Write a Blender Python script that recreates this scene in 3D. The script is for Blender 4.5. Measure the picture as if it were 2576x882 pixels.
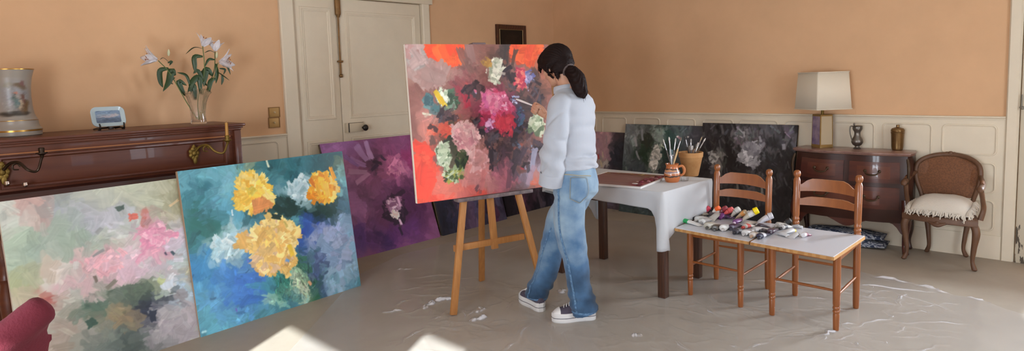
import bpy, bmesh, math, random
import numpy as np
from mathutils import Vector, Matrix, Euler
from mathutils.bvhtree import BVHTree
from mathutils import noise as mnoise

for o in list(bpy.data.objects):
    bpy.data.objects.remove(o, do_unlink=True)
SC = bpy.context.scene
COL = SC.collection
PI = math.pi
V = Vector

# ------------------------------------------------------------------ camera
F_PX, CX, CY = 1592.0, 1288.0, 355.58          # focal length and principal point, 2576 x 882
YAW, PITCH, ROLL, CAM_H = 0.777791, 0.0942655, -0.0316111, 1.55
c_f = V((-math.sin(YAW)*math.cos(PITCH), math.cos(YAW)*math.cos(PITCH), -math.sin(PITCH)))
_r0 = V((math.cos(YAW), math.sin(YAW), 0)); _u0 = _r0.cross(c_f)
c_r = _r0*math.cos(ROLL) + _u0*math.sin(ROLL)
c_u = c_r.cross(c_f)
CAM = V((0, 0, CAM_H))
cam_d = bpy.data.cameras.new('camera'); cam = bpy.data.objects.new('camera', cam_d); COL.objects.link(cam)
cam.matrix_world = Matrix(((c_r.x, c_u.x, -c_f.x, 0), (c_r.y, c_u.y, -c_f.y, 0), (c_r.z, c_u.z, -c_f.z, CAM_H), (0, 0, 0, 1)))
cam_d.sensor_width = 36; cam_d.sensor_fit = 'HORIZONTAL'
cam_d.lens = 36*F_PX/2576; cam_d.shift_y = -(441-CY)/2576; cam_d.clip_start = 0.02; cam_d.clip_end = 100
SC.camera = cam

# ------------------------------------------------------------------ light
SC.view_settings.view_transform = 'Standard'; SC.view_settings.look = 'None'
SC.view_settings.gamma = 1.0; SC.view_settings.use_curve_mapping = False
SC.view_settings.exposure = 1.2
world = bpy.data.worlds.new('sky'); SC.world = world; world.use_nodes = True
_bg = world.node_tree.nodes['Background']; _bg.inputs[0].default_value = (0.62, 0.78, 1.0, 1); _bg.inputs[1].default_value = 2.0
SUN_EL = math.radians(24); SUN_DIR = V((-0.5*math.cos(SUN_EL), 0.866*math.cos(SUN_EL), -math.sin(SUN_EL)))
def sun(strength):
    d = bpy.data.lights.new('sun', 'SUN'); d.energy = strength; d.angle = math.radians(0.6); d.color = (0.87, 0.95, 1.0)
    o = bpy.data.objects.new('sun', d); COL.objects.link(o); o.location = (3, -4, 4)
    o.rotation_euler = SUN_DIR.to_track_quat('-Z', 'Y').to_euler()
sun(10.0)
def window_light(name, loc, direc, sx, sy, power, color):
    d = bpy.data.lights.new(name, 'AREA'); d.shape = 'RECTANGLE'; d.size = sx; d.size_y = sy; d.energy = power; d.color = color
    o = bpy.data.objects.new(name, d); COL.objects.link(o); o.location = loc
    o.rotation_euler = V(direc).to_track_quat('-Z', 'Z').to_euler()
# daylight through the room's three windows
window_light('daylight_rear', (-1.08, -1.72, 1.25), (-0.25, 1, 0.0), 1.9, 1.4, 85, (0.84, 0.92, 1.0))
window_light('daylight_side', (1.78, 2.9, 1.4), (-1, 0, -0.05), 4.3, 1.9, 115, (0.84, 0.92, 1.0))
window_light('daylight_back', (1.2, 8.6, 1.75), (-0.5, -1, -0.03), 2.4, 2.4, 500, (0.86, 0.93, 1.0))

# ------------------------------------------------------------------ room dimensions
XL, YW, XR, YB, ZC = -5.385, 6.292, 1.65, -1.5, 3.25

def ray(x, y): return c_f + c_r*((x-CX)/F_PX) - c_u*((y-CY)/F_PX)
def at_z(x, y, z=0.0):
    d = ray(x, y); return CAM + d*((z-CAM_H)/d.z)
def at_y(x, y, Y):
    d = ray(x, y); return CAM + d*(Y/d.y)
def at_x(x, y, X):
    d = ray(x, y); return CAM + d*(X/d.x)
def at_plane(x, y, p, n):
    d = ray(x, y); return CAM + d*((V(p)-CAM).dot(n)/d.dot(n))

# ------------------------------------------------------------------ colours and materials
def lin(h):
    h = h.lstrip('#'); c = [int(h[i:i+2], 16)/255 for i in (0, 2, 4)]
    return tuple(x/12.92 if x <= 0.04045 else ((x+0.055)/1.055)**2.4 for x in c)
_mats = {}
def mat(name, hexcol, rough=0.6, metal=0.0, spec=0.5, var=0.0, vscale=8.0, hex2=None, bump=0.0, bscale=60.0, coat=0.0, sheen=0.0, trans=0.0, kind='noise', stretch=(1, 1, 1)):
    if name in _mats: return _mats[name]
    m = bpy.data.materials.new(name); m.use_nodes = True; _mats[name] = m
    nt = m.node_tree; b = nt.nodes['Principled BSDF']
    c = lin(hexcol)
    b.inputs['Base Color'].default_value = (*c, 1); b.inputs['Roughness'].default_value = rough
    b.inputs['Metallic'].default_value = metal; b.inputs['Specular IOR Level'].default_value = spec
    b.inputs['Coat Weight'].default_value = coat; b.inputs['Sheen Weight'].default_value = sheen
    b.inputs['Transmission Weight'].default_value = trans
    tc = nt.nodes.new('ShaderNodeTexCoord'); mp = nt.nodes.new('ShaderNodeMapping'); mp.inputs['Scale'].default_value = stretch
    nt.links.new(tc.outputs['Object'], mp.inputs[0])
    if var > 0 or hex2:
        if kind == 'wood':
            t = nt.nodes.new('ShaderNodeTexWave'); t.wave_type = 'BANDS'; t.bands_direction = 'X'
            t.inputs['Scale'].default_value = vscale; t.inputs['Distortion'].default_value = 6.0
            t.inputs['Detail'].default_value = 3.0; t.inputs['Detail Scale'].default_value = 1.2; out = t.outputs['Fac']
        elif kind == 'voronoi':
            t = nt.nodes.new('ShaderNodeTexVoronoi'); t.inputs['Scale'].default_value = vscale; out = t.outputs['Distance']
        else:
            t = nt.nodes.new('ShaderNodeTexNoise'); t.inputs['Scale'].default_value = vscale; t.inputs['Detail'].default_value = 6.0
            t.inputs['Roughness'].default_value = 0.62; out = t.outputs['Fac']
        nt.links.new(mp.outputs[0], t.inputs['Vector'])
        r = nt.nodes.new('ShaderNodeValToRGB'); r.color_ramp.elements[0].position = 0.3; r.color_ramp.elements[1].position = 0.7
        if hex2: c0, c1 = c, lin(hex2)
        else: c0 = tuple(x*(1-var) for x in c); c1 = tuple(min(1, x*(1+var)) for x in c)
        r.color_ramp.elements[0].color = (*c0, 1); r.color_ramp.elements[1].color = (*c1, 1)
        nt.links.new(out, r.inputs[0]); nt.links.new(r.outputs[0], b.inputs['Base Color'])
    if bump > 0:
        n2 = nt.nodes.new('ShaderNodeTexNoise'); n2.inputs['Scale'].default_value = bscale; n2.inputs['Detail'].default_value = 4
        bp = nt.nodes.new('ShaderNodeBump'); bp.inputs['Strength'].default_value = bump; bp.inputs['Distance'].default_value = 0.01
        nt.links.new(mp.outputs[0], n2.inputs['Vector']); nt.links.new(n2.outputs[0], bp.inputs['Height']); nt.links.new(bp.outputs[0], b.inputs['Normal'])
    return m
def paint_mat(name, rough=0.42):
    if name in _mats: return _mats[name]
    m = bpy.data.materials.new(name); m.use_nodes = True; _mats[name] = m
    nt = m.node_tree; b = nt.nodes['Principled BSDF']; b.inputs['Roughness'].default_value = rough; b.inputs['Specular IOR Level'].default_value = 0.35
    a = nt.nodes.new('ShaderNodeVertexColor'); a.layer_name = 'paint'
    nt.links.new(a.outputs['Color'], b.inputs['Base Color'])
    return m

# ------------------------------------------------------------------ mesh helpers
def obj(name, bm, material=None, parent=None, smooth=True, angle=35, mw=None):
    me = bpy.data.meshes.new(name)
    if isinstance(bm, bmesh.types.BMesh):
        bmesh.ops.recalc_face_normals(bm, faces=bm.faces); bm.to_mesh(me); bm.free()
    else: me = bm; me.name = name
    if smooth and len(me.polygons):
        me.polygons.foreach_set('use_smooth', [True]*len(me.polygons)); me.set_sharp_from_angle(angle=math.radians(angle))
    if material:
        me.materials.clear()
        for x in (material if isinstance(material, (list, tuple)) else [material]): me.materials.append(x)
    o = bpy.data.objects.new(name, me); COL.objects.link(o)
    if mw is not None: o.matrix_world = mw
    if parent: o.parent = parent
    return o
def tag(o, label=None, cat=None, group=None, kind=None):
    if label: o['label'] = label
    if cat: o['category'] = cat
    if group: o['group'] = group
    if kind: o['kind'] = kind
    return o
def thing(name, label, cat, loc=(0, 0, 0), rotz=0.0, group=None, mw=None):
    o = bpy.data.objects.new(name, None); COL.objects.link(o); o.empty_display_size = 0.1
    o.location = loc; o.rotation_euler = (0, 0, rotz)
    if mw is not None: o.matrix_world = mw
    return tag(o, label, cat, group)
def struct(name, bm, m, smooth=False, angle=35):
    return tag(obj(name, bm, m, smooth=smooth, angle=angle), kind='structure')
def copy_tree(o, parent=None):
    c = o.copy(); COL.objects.link(c)
    if parent: c.parent = parent; c.matrix_parent_inverse = o.matrix_parent_inverse.copy()
    for ch in list(o.children): copy_tree(ch, c)
    return c
def B(): return bmesh.new()
def box(bm, c, s, bev=0.0, rot=None, seg=2):
    r = bmesh.ops.create_cube(bm, size=1.0); vs = r['verts']
    bmesh.ops.scale(bm, vec=s, verts=vs)
    if bev > 0:
        es = list({e for v in vs for e in v.link_edges})
        rb = bmesh.ops.bevel(bm, geom=es, offset=min(bev, min(s)*0.49), segments=seg, profile=0.5, affect='EDGES')
        vs = list({v for f in rb['faces'] for v in f.verts} | {v for v in vs if v.is_valid})
    M = Matrix.Translation(V(c))
    if rot is not None: M = M @ (rot.to_4x4() if not isinstance(rot, Euler) else rot.to_matrix().to_4x4())
    bmesh.ops.transform(bm, matrix=M, verts=vs)
    return vs
def bar(bm, a, b, w, d, bev=0.003, up=(0, 0, 1)):
    """rectangular bar from a to b, width w across 'side', depth d along the remaining axis"""
    a, b = V(a), V(b); z = (b-a).normalized(); u = V(up)
    x = u.cross(z)
    if x.length < 1e-4: x = V((1, 0, 0)).cross(z)
    x.normalize(); y = z.cross(x)
    R = Matrix((x, y, z)).transposed()
    return box(bm, (a+b)/2, (w, d, (b-a).length), bev, R)
def ring_verts(bm, pts): return [bm.verts.new(p) for p in pts]
def loft(bm, rings, cap=True, closed=True):
    vs = [ring_verts(bm, r) for r in rings]; n = len(vs[0])
    for a, b in zip(vs, vs[1:]):
        for i in range(n if closed else n-1):
            j = (i+1) % n
            try: bm.faces.new((a[i], a[j], b[j], b[i]))
            except ValueError: pass
    if cap and closed:
        for r in (vs[0], vs[-1]):
            try: bm.faces.new(r)
            except ValueError: pass
    return vs
def ell(c, ax, ay, n=24, ph=0.0, p=2.0):
    """superellipse ring; ax, ay are full vectors"""
    out = []
    for i in range(n):
        t = 2*PI*i/n + ph; ct, st = math.cos(t), math.sin(t)
        x = math.copysign(abs(ct)**(2/p), ct); y = math.copysign(abs(st)**(2/p), st)
        out.append(V(c) + V(ax)*x + V(ay)*y)
    return out
def tube(bm, pts, radii, n=12, flat=1.0, cap=True, up=None):
    pts = [V(p) for p in pts]
    if not hasattr(radii, '__len__'): radii = [radii]*len(pts)
    rings = []; nrm = None
    for i, p in enumerate(pts):
        t = (pts[min(i+1, len(pts)-1)] - pts[max(i-1, 0)]).normalized()
        if nrm is None:
            ref = V(up) if up else (V((0, 0, 1)) if abs(t.z) < 0.9 else V((1, 0, 0)))
            nrm = (ref - t*ref.dot(t)).normalized()
        else:
            nrm = (nrm - t*nrm.dot(t)).normalized()
        bi = t.cross(nrm); r = radii[i]
        rings.append(ell(p, nrm*r, bi*r*flat, n))
    return loft(bm, rings, cap)
def smooth_path(pts, k=6):
    pts = [V(p) for p in pts]; out = []
    P = [pts[0]*2-pts[1]] + pts + [pts[-1]*2-pts[-2]]
    for i in range(1, len(P)-2):
        a, b, c, d = P[i-1], P[i], P[i+1], P[i+2]
        for j in range(k):
            t = j/k; out.append(0.5*((2*b)+(c-a)*t+(2*a-5*b+4*c-d)*t*t+(3*b-a-3*c+d)*t*t*t))
    out.append(pts[-1]); return out
def lerp_list(vals, k=6):
    out = []
    for a, b in zip(vals, vals[1:]):
        for j in range(k):
            t = j/k; t = t*t*(3-2*t); out.append(a+(b-a)*t)
    return out + [vals[-1]]
def stube(bm, pts, radii, k=6, **kw):
    if not hasattr(radii, "__len__"): radii = [radii]*len(pts)
    return tube(bm, smooth_path(pts, k), lerp_list(list(radii), k), **kw)
def lathe(bm, prof, n=32, c=(0, 0, 0), sq=None):
    rings = [ell((c[0], c[1], c[2]+z), (r, 0, 0), (0, r, 0), n) for r, z in prof]
    return loft(bm, rings, cap=True)
def sphere(bm, c, r, u=16, v=10, rot=None):
    s = bmesh.ops.create_uvsphere(bm, u_segments=u, v_segments=v, radius=1.0)['verts']
    M = Matrix.Translation(V(c))
    if rot is not None: M = M @ rot.to_4x4()
    r3 = r if hasattr(r, '__len__') else (r, r, r)
    M = M @ Matrix.Diagonal((*r3, 1)); bmesh.ops.transform(bm, matrix=M, verts=s); return s
def prism(bm, poly, h0, h1, axis='z'):
    """extrude a 2-D polygon; axis z: (x,y), axis y: (x,z)"""
    f = (lambda p, h: V((p[0], p[1], h))) if axis == 'z' else ((lambda p, h: V((p[0], h, p[1]))) if axis == 'y' else (lambda p, h: V((h, p[0], p[1]))))
    return loft(bm, [[f(p, h0) for p in poly], [f(p, h1) for p in poly]])
def rrect(w, h, r, n=6):
    out = []
    for cx, cy, a0 in ((w/2-r, h/2-r, 0), (-w/2+r, h/2-r, 90), (-w/2+r, -h/2+r, 180), (w/2-r, -h/2+r, 270)):
        for i in range(n+1):
            a = math.radians(a0+90*i/n); out.append((cx+r*math.cos(a), cy+r*math.sin(a)))
    return out
def baked(bm, voxel=0.006, smooth=4, fac=0.5):
    """fuse overlapping closed shapes into one continuous surface"""
    me = bpy.data.meshes.new('tmp'); bmesh.ops.recalc_face_normals(bm, faces=bm.faces); bm.to_mesh(me); bm.free()
    o = bpy.data.objects.new('tmp', me); COL.objects.link(o)
    m = o.modifiers.new('r', 'REMESH'); m.mode = 'VOXEL'; m.voxel_size = voxel; m.use_smooth_shade = True
    if smooth:
        s = o.modifiers.new('s', 'SMOOTH'); s.factor = fac; s.iterations = smooth
    dg = bpy.context.evaluated_depsgraph_get(); dg.update()
    out = bpy.data.meshes.new_from_object(o.evaluated_get(dg))
    bpy.data.objects.remove(o, do_unlink=True); bpy.data.meshes.remove(me)
    return out
def displace(me, fn):
    n = len(me.vertices); co = np.empty(n*3); no = np.empty(n*3)
    me.vertices.foreach_get('co', co); me.vertices.foreach_get('normal', no)
    co = co.reshape(-1, 3); no = no.reshape(-1, 3)
    for i in range(n):
        co[i] += no[i]*fn(co[i], no[i])
    me.vertices.foreach_set('co', co.ravel()); me.update(); return me

# ------------------------------------------------------------------ structure
M_peach = mat('peach_wall_paint', '#d8ae87', 0.85, var=0.05, vscale=2.2, spec=0.2)
M_cream = mat('cream_paint', '#ddd0b9', 0.55, var=0.03, vscale=5, spec=0.35)
M_ceil = mat('ceiling_white', '#d8d0c4', 0.9)
M_floor = mat('worn_floor', '#9a8f80', 0.55, hex2='#aaa091', vscale=1.6, spec=0.35, bump=0.05, bscale=25)

b = B(); box(b, ((XL+XR)/2, (YB+YW)/2, -0.06), (XR-XL+0.8, YW-YB+0.8, 0.12)); struct('floor', b, M_floor)
b = B(); box(b, ((XL+XR)/2, (YB+YW)/2, ZC+0.06), (XR-XL+0.8, YW-YB+0.8, 0.12)); struct('ceiling', b, M_ceil)
def wall_along_x(name, y0, y1, x0, x1, holes):
    bm = B(); edges = sorted(holes)
    cur = x0
    for (a, c, z0, z1) in edges:
        if a > cur: box(bm, ((cur+a)/2, (y0+y1)/2, ZC/2), (a-cur, y1-y0, ZC))
        if z0 > 0: box(bm, ((a+c)/2, (y0+y1)/2, z0/2), (c-a, y1-y0, z0))
        box(bm, ((a+c)/2, (y0+y1)/2, (z1+ZC)/2), (c-a, y1-y0, ZC-z1)); cur = c
    box(bm, ((cur+x1)/2, (y0+y1)/2, ZC/2), (x1-cur, y1-y0, ZC))
    return struct(name, bm, M_peach)
def wall_along_y(name, x0, x1, y0, y1, holes):
    bm = B(); cur = y0
    for (a, c, z0, z1) in sorted(holes):
        if a > cur: box(bm, ((x0+x1)/2, (cur+a)/2, ZC/2), (x1-x0, a-cur, ZC))
        if z0 > 0: box(bm, ((x0+x1)/2, (a+c)/2, z0/2), (x1-x0, c-a, z0))
        box(bm, ((x0+x1)/2, (a+c)/2, (z1+ZC)/2), (x1-x0, c-a, ZC-z1)); cur = c
    box(bm, ((x0+x1)/2, (cur+y1)/2, ZC/2), (x1-x0, y1-cur, ZC))
    return struct(name, bm, M_peach)
DY0, DY1, DZ = 2.74, 4.16, 2.385          # door opening in the left wall
WX0, WX1, WZ1 = -0.50, 0.70, 2.55         # window in the back wall
wall_along_y('wall_left', XL-0.2, XL, YB-0.2, YW+0.2, [(DY0, DY1, 0.0, DZ)])
wall_along_x('wall_back', YW, YW+0.2, XL, XR+0.2, [(WX0, WX1, 0.80, WZ1)])
wall_along_y('wall_right', XR, XR+0.2, YB-0.2, YW, [(0.95, 1.72, 0.5, 2.02), (2.9, 4.2, 0.6, 2.5)])
wall_along_x('wall_front', YB-0.2, YB, XL, XR, [(-1.99, -0.98, 0.45, 1.81), (-0.89, -0.10, 0.45, 2.07)])
M_glass = bpy.data.materials.new('window_glass'); M_glass.use_nodes = True
_nt = M_glass.node_tree; _nt.nodes.remove(_nt.nodes['Principled BSDF'])
_g = _nt.nodes.new('ShaderNodeBsdfGlossy'); _g.inputs['Roughness'].default_value = 0.02
_t = _nt.nodes.new('ShaderNodeBsdfTransparent'); _x = _nt.nodes.new('ShaderNodeMixShader'); _x.inputs[0].default_value = 0.06
_nt.links.new(_t.outputs[0], _x.inputs[1]); _nt.links.new(_g.outputs[0], _x.inputs[2]); _nt.links.new(_x.outputs[0], _nt.nodes['Material Output'].inputs[0])
def window(n, axis, wall, a, c, z0, z1, out):
    """casement: frame, two bars and one glass pane, set in the wall opening"""
    bm = B(); w = 0.05; p = wall + out*0.1
    def bx(u0, u1, za, zb, t=0.05):
        cc, s = ((u0+u1)/2, (za+zb)/2), (u1-u0, zb-za)
        if axis == 'x': box(bm, (cc[0], p, cc[1]), (s[0], t, s[1]), 0.004)
        else: box(bm, (p, cc[0], cc[1]), (t, s[0], s[1]), 0.004)
    bx(a, a+w, z0, z1); bx(c-w, c, z0, z1); bx(a, c, z0, z0+w); bx(a, c, z1-w, z1)
    if c-a > 1.1: bx((a+c)/2-0.04, (a+c)/2+0.04, z0, z1)
    fr = struct('window_%d' % n, bm, M_cream, smooth=True)
    bm = B()
    if axis == 'x': box(bm, ((a+c)/2, p, (z0+z1)/2), (c-a-0.02, 0.006, z1-z0-0.02))
    else: box(bm, (p, (a+c)/2, (z0+z1)/2), (0.006, c-a-0.02, z1-z0-0.02))
    g = obj('window_pane', bm, M_glass, fr, smooth=False)
window(1, 'x', YW, WX0, WX1, 0.80, WZ1, 1)
window(2, 'y', XR, 0.95, 1.72, 0.5, 2.02, 1)
window(3, 'y', XR, 2.9, 4.2, 0.6, 2.5, 1)
window(4, 'x', YB, -1.99, -0.98, 0.45, 1.81, -1)
window(5, 'x', YB, -0.89, -0.10, 0.45, 2.07, -1)

DADO = 1.155
def profile_run(bm, prof, a, c, axis, wall, sgn):
    """sweep a (depth,z) profile along a wall"""
    def P(d, z, u): return V((u, wall-sgn*d, z)) if axis == 'x' else V((wall+sgn*d, u, z))
    loft(bm, [[P(d, z, a) for d, z in prof], [P(d, z, c) for d, z in prof]])
cap_prof = [(0, DADO-0.03), (0.022, DADO-0.03), (0.026, DADO-0.018), (0.036, DADO-0.012), (0.036, DADO-0.004), (0.030, DADO), (0, DADO)]
base_prof = [(0, 0), (0.028, 0), (0.028, 0.155), (0.022, 0.172), (0.020, 0.19), (0, 0.195)]
# back wall dado
DX1 = -0.712
b = B(); box(b, ((XL+DX1)/2, YW-0.007, DADO/2), (DX1-XL, 0.014, DADO-0.01)); struct('trim_1', b, M_cream)
b = B(); profile_run(b, cap_prof, XL, DX1, 'x', YW, 1); struct('trim_2', b, M_cream, True, 25)
b = B(); profile_run(b, base_prof, XL, DX1, 'x', YW, 1); struct('baseboard_back', b, M_cream, True, 25)
def panel_ring(bm, u0, u1, z0, z1, axis, wall, sgn, off=0.014, r=0.034):
    """bolection moulding round a sunk dado panel: a rounded rectangle swept with a small profile"""
    cu, cz, w, h = (u0+u1)/2, (z0+z1)/2, u1-u0, z1-z0
    r = min(r, h*0.3)
    rings = []
    for inset, d in ((-0.010, off), (-0.007, off+0.006), (-0.001, off+0.007), (0.003, off+0.001), (0.012, off)):
        pts = rrect(w-2*inset, h-2*inset, max(0.004, r-inset*0.5), 6)
        rings.append([V((cu+p, wall-sgn*d, cz+q)) if axis == 'x' else V((wall+sgn*d, cu+p, cz+q)) for p, q in pts])
    loft(bm, rings, cap=False)
cols = [(-5.05, -4.72), (-4.62, -4.28), (-4.165, -3.83), (-3.725, -3.39), (-3.29, -2.96), (-2.88, -2.50), (-2.42, -2.08), (-2.00, -1.645), (-1.57, -1.21), (-1.125, -0.77)]
n = 3
for i, (u0, u1) in enumerate(cols):
    bm = B()
    if i == len(cols)-1: rows = [(0.845, 1.077), (0.537, 0.772), (0.232, 0.468)]
    else: rows = [(0.71, 1.08), (0.25, 0.635)]
    for z0, z1 in rows: panel_ring(bm, u0, u1, z0, z1, 'x', YW, 1)
    struct('trim_%d' % n, bm, M_cream, True, 50); n += 1
# left wall dado
LD = DY0-0.138
for (y0, y1) in ((YB, LD), (DY1+0.10, YW-0.02)):
    bm = B(); box(bm, (XL+0.007, (y0+y1)/2, DADO/2), (0.014, y1-y0, DADO-0.01)); struct('trim_%d' % n, bm, M_cream); n += 1
    bm = B(); profile_run(bm, cap_prof, y0, y1, 'y', XL, 1); struct('trim_%d' % n, bm, M_cream, True, 25); n += 1
    bm = B(); profile_run(bm, base_prof, y0, y1, 'y', XL, 1); struct('baseboard_left' if y0 < 0 else 'baseboard_far_left', bm, M_cream, True, 25)
for (u0, u1) in ((1.72, 2.06), (2.17, 2.51), (4.36, 4.75), (4.86, 5.25), (5.36, 5.75)):
    bm = B(); panel_ring(bm, u0, u1, 0.71, 1.09, 'y', XL, 1); panel_ring(bm, u0, u1, 0.25, 0.635, 'y', XL, 1)
    struct('trim_%d' % n, bm, M_cream, True, 50); n += 1
# door in the left wall: casing, two unequal leaves, long bolt, box lock
bm = B()
for y0, y1 in ((DY0-0.14, DY0), (DY1, DY1+0.105)):
    prism(bm, [(XL-0.02, y0), (XL+0.028, y0), (XL+0.036, y0+0.012), (XL+0.036, y1-0.02), (XL+0.024, y1-0.006), (XL+0.018, y1), (XL-0.02, y1)], 0, DZ+0.12)
box(bm, (XL+0.011, (DY0+DY1)/2, DZ+0.064), (0.066, DY1-DY0+0.262, 0.128), 0.004)
struct('trim_%d' % n, bm, M_cream, True, 30); n += 1
door = B()
SEAM = 3.175
def leaf(bm, y0, y1, panels):
    x = XL-0.03
    box(bm, (x, (y0+y1)/2, DZ/2), (0.044, y1-y0, DZ-0.01), 0.004); box(bm, (x-0.02, (y0+y1)/2, DZ/2+0.02), (0.03, y1-y0+0.08, DZ+0.06))
    for (a, c, z0, z1) in panels:
        rings = []
        for ins, d in ((-0.03, 0.0), (-0.026, 0.008), (-0.012, 0.010), (-0.004, 0.004), (0.004, 0.006), (0.012, 0.0)):
            w, h = c-a-2*ins, z1-z0-2*ins; cy_, cz_ = (a+c)/2, (z0+z1)/2
            rings.append([V((x+0.022+d, cy_+p, cz_+q)) for p, q in ((w/2, h/2), (-w/2, h/2), (-w/2, -h/2), (w/2, -h/2))])
        loft(bm, rings, cap=False)
leaf(door, DY0+0.006, SEAM-0.003, [(DY0+0.09, SEAM-0.09, 1.28, 2.255), (DY0+0.09, SEAM-0.09, 0.28, 1.03)])
leaf(door, SEAM+0.003, DY1-0.006, [(SEAM+0.115, DY1-0.10, 1.275, 2.235), (SEAM+0.115, DY1-0.10, 0.28, 1.035)])
dr = struct('door_1', door, M_cream, True, 30)
M_bronze = mat('aged_bronze', '#8a6a44', 0.45, metal=0.75, var=0.2, vscale=20)
M_black = mat('black_enamel', '#1b1512', 0.25)
bm = B(); x = XL+0.008
box(bm, (x, 3.181, 2.32), (0.03, 0.055, 0.20), 0.010)
tube(bm, [(x+0.004, 3.181, 2.23), (x+0.004, 3.181, 2.20)], [0.024, 0.013], 10)
tube(bm, [(x, 3.181, 2.21), (x, 3.176, 1.66)], 0.008, 10); sphere(bm, (x+0.002, 3.176, 1.655), 0.018)
box(bm, (x, 3.177, 1.79), (0.022, 0.055, 0.018), 0.004)
tube(bm, [(x+0.002, 3.176, 1.655), (x+0.012, 3.19, 1.655)], [0.012, 0.016], 10)
obj('bolt', bm, M_bronze, dr)
bm = B(); box(bm, (XL+0.010, 3.30, 1.157), (0.036, 0.165, 0.088), 0.005); box(bm, (XL+0.010, 3.205, 1.157), (0.042, 0.022, 0.092), 0.004)
lk = obj('lock', bm, mat('lock_cream', '#cdbfa6', 0.45), dr)
bm = B(); box(bm, (XL+0.0295, 3.221, 1.157), (0.006, 0.007, 0.086)); box(bm, (XL+0.027, 3.30, 1.2025), (0.004, 0.165, 0.003)); obj('lock_gap', bm, M_black, lk)
bm = B(); tube(bm, [(XL+0.02, 3.372, 1.150), (XL+0.055, 3.374, 1.150)], [0.012, 0.011], 12); sphere(bm, (XL+0.072, 3.376, 1.150), (0.020, 0.031, 0.031))
obj('knob', bm, M_black, lk)
# window surround beside the back wall dado, with its folded inner shutter
bm = B(); prism(bm, [(DX1, YW+0.02), (DX1, YW-0.020), (DX1+0.010, YW-0.034), (DX1+0.07, YW-0.034), (DX1+0.085, YW-0.022), (DX1+0.09, YW+0.02)], 0, WZ1+0.2)
box(bm, ((DX1+WX1)/2, YW-0.01, WZ1+0.14), (WX1-DX1+0.2, 0.05, 0.12), 0.006); box(bm, (WX1+0.05, YW-0.008, (WZ1+0.1)/2), (0.1, 0.05, WZ1+0.1), 0.005)
struct('trim_%d' % n, bm, M_cream, True, 30); n += 1
def peel_mat():
    m = mat('peeling_cream_paint', '#ddd0b9', 0.6); nt = m.node_tree; bs = nt.nodes['Principled BSDF']
    tc = nt.nodes.new('ShaderNodeTexCoord'); mp = nt.nodes.new('ShaderNodeMapping'); mp.inputs['Scale'].default_value = (40, 40, 9)
    ns = nt.nodes.new('ShaderNodeTexNoise'); ns.inputs['Scale'].default_value = 1.0; ns.inputs['Detail'].default_value = 5
    sx = nt.nodes.new('ShaderNodeSeparateXYZ'); mr = nt.nodes.new('ShaderNodeMapRange')
    mr.inputs[1].default_value = 0.75; mr.inputs[2].default_value = 0.1; mr.inputs[3].default_value = -0.2; mr.inputs[4].default_value = 0.12
    ad = nt.nodes.new('ShaderNodeMath'); ad.operation = 'ADD'
    rp = nt.nodes.new('ShaderNodeValToRGB'); rp.color_ramp.elements[0].position = 0.64; rp.color_ramp.elements[1].position = 0.66
    rp.color_ramp.elements[0].color = (*lin('#cbbfa8'), 1); rp.color_ramp.elements[1].color = (*lin('#5a5044'), 1)
    nt.links.new(tc.outputs['Object'], mp.inputs[0]); nt.links.new(mp.outputs[0], ns.inputs['Vector']); nt.links.new(tc.outputs['Object'], sx.inputs[0])
    nt.links.new(sx.outputs[2], mr.inputs[0]); nt.links.new(mr.outputs[0], ad.inputs[0]); nt.links.new(ns.outputs[0], ad.inputs[1])
    nt.links.new(ad.outputs[0], rp.inputs[0]); nt.links.new(rp.outputs[0], bs.inputs['Base Color']); return m
bm = B()
box(bm, (DX1+0.135, YW-0.018, WZ1/2), (0.085, 0.036, WZ1), 0.004); box(bm, (DX1+0.185, YW-0.03, WZ1/2), (0.02, 0.06, WZ1), 0.004)
sh = struct('trim_%d' % n, bm, peel_mat(), True, 30); n += 1
bm = B(); hx = at_y(2570, 270, YW-0.05)
tube(bm, [(hx.x, hx.y, hx.z+0.10), (hx.x, hx.y, hx.z)], 0.005, 8); tube(bm, [(hx.x-0.014, hx.y-0.004, hx.z), (hx.x+0.01, hx.y-0.004, hx.z)], [0.005, 0.012], 8)
sphere(bm, (hx.x+0.006, hx.y-0.006, hx.z-0.004), 0.013)
obj('latch', bm, mat('grey_iron', '#8a8478', 0.5, metal=0.5), sh)

# ------------------------------------------------------------------ paintings: pigment laid down stroke by stroke on a fine canvas mesh
def s2l(a):
    a = np.clip(a, 0, 1); return np.where(a <= 0.04045, a/12.92, ((a+0.055)/1.055)**2.4)
def hexs(h):
    h = h.lstrip('#'); return np.array([int(h[i:i+2], 16)/255 for i in (0, 2, 4)])
def smooth_noise(rng, H, W, cells):
    ch, cw = max(2, int(cells*H/max(H, W))+2), max(2, int(cells*W/max(H, W))+2)
    g = rng.standard_normal((ch, cw))
    ys, xs = np.linspace(0, ch-1.001, H), np.linspace(0, cw-1.001, W)
    yi, xi = ys.astype(int), xs.astype(int); fy, fx = (ys-yi)[:, None], (xs-xi)[None, :]
    fy = fy*fy*(3-2*fy); fx = fx*fx*(3-2*fx)
    a = g[yi][:, xi]; b_ = g[yi][:, xi+1]; c = g[yi+1][:, xi]; d = g[yi+1][:, xi+1]
    return (a*(1-fx)+b_*fx)*(1-fy)+(c*(1-fx)+d*fx)*fy
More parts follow.
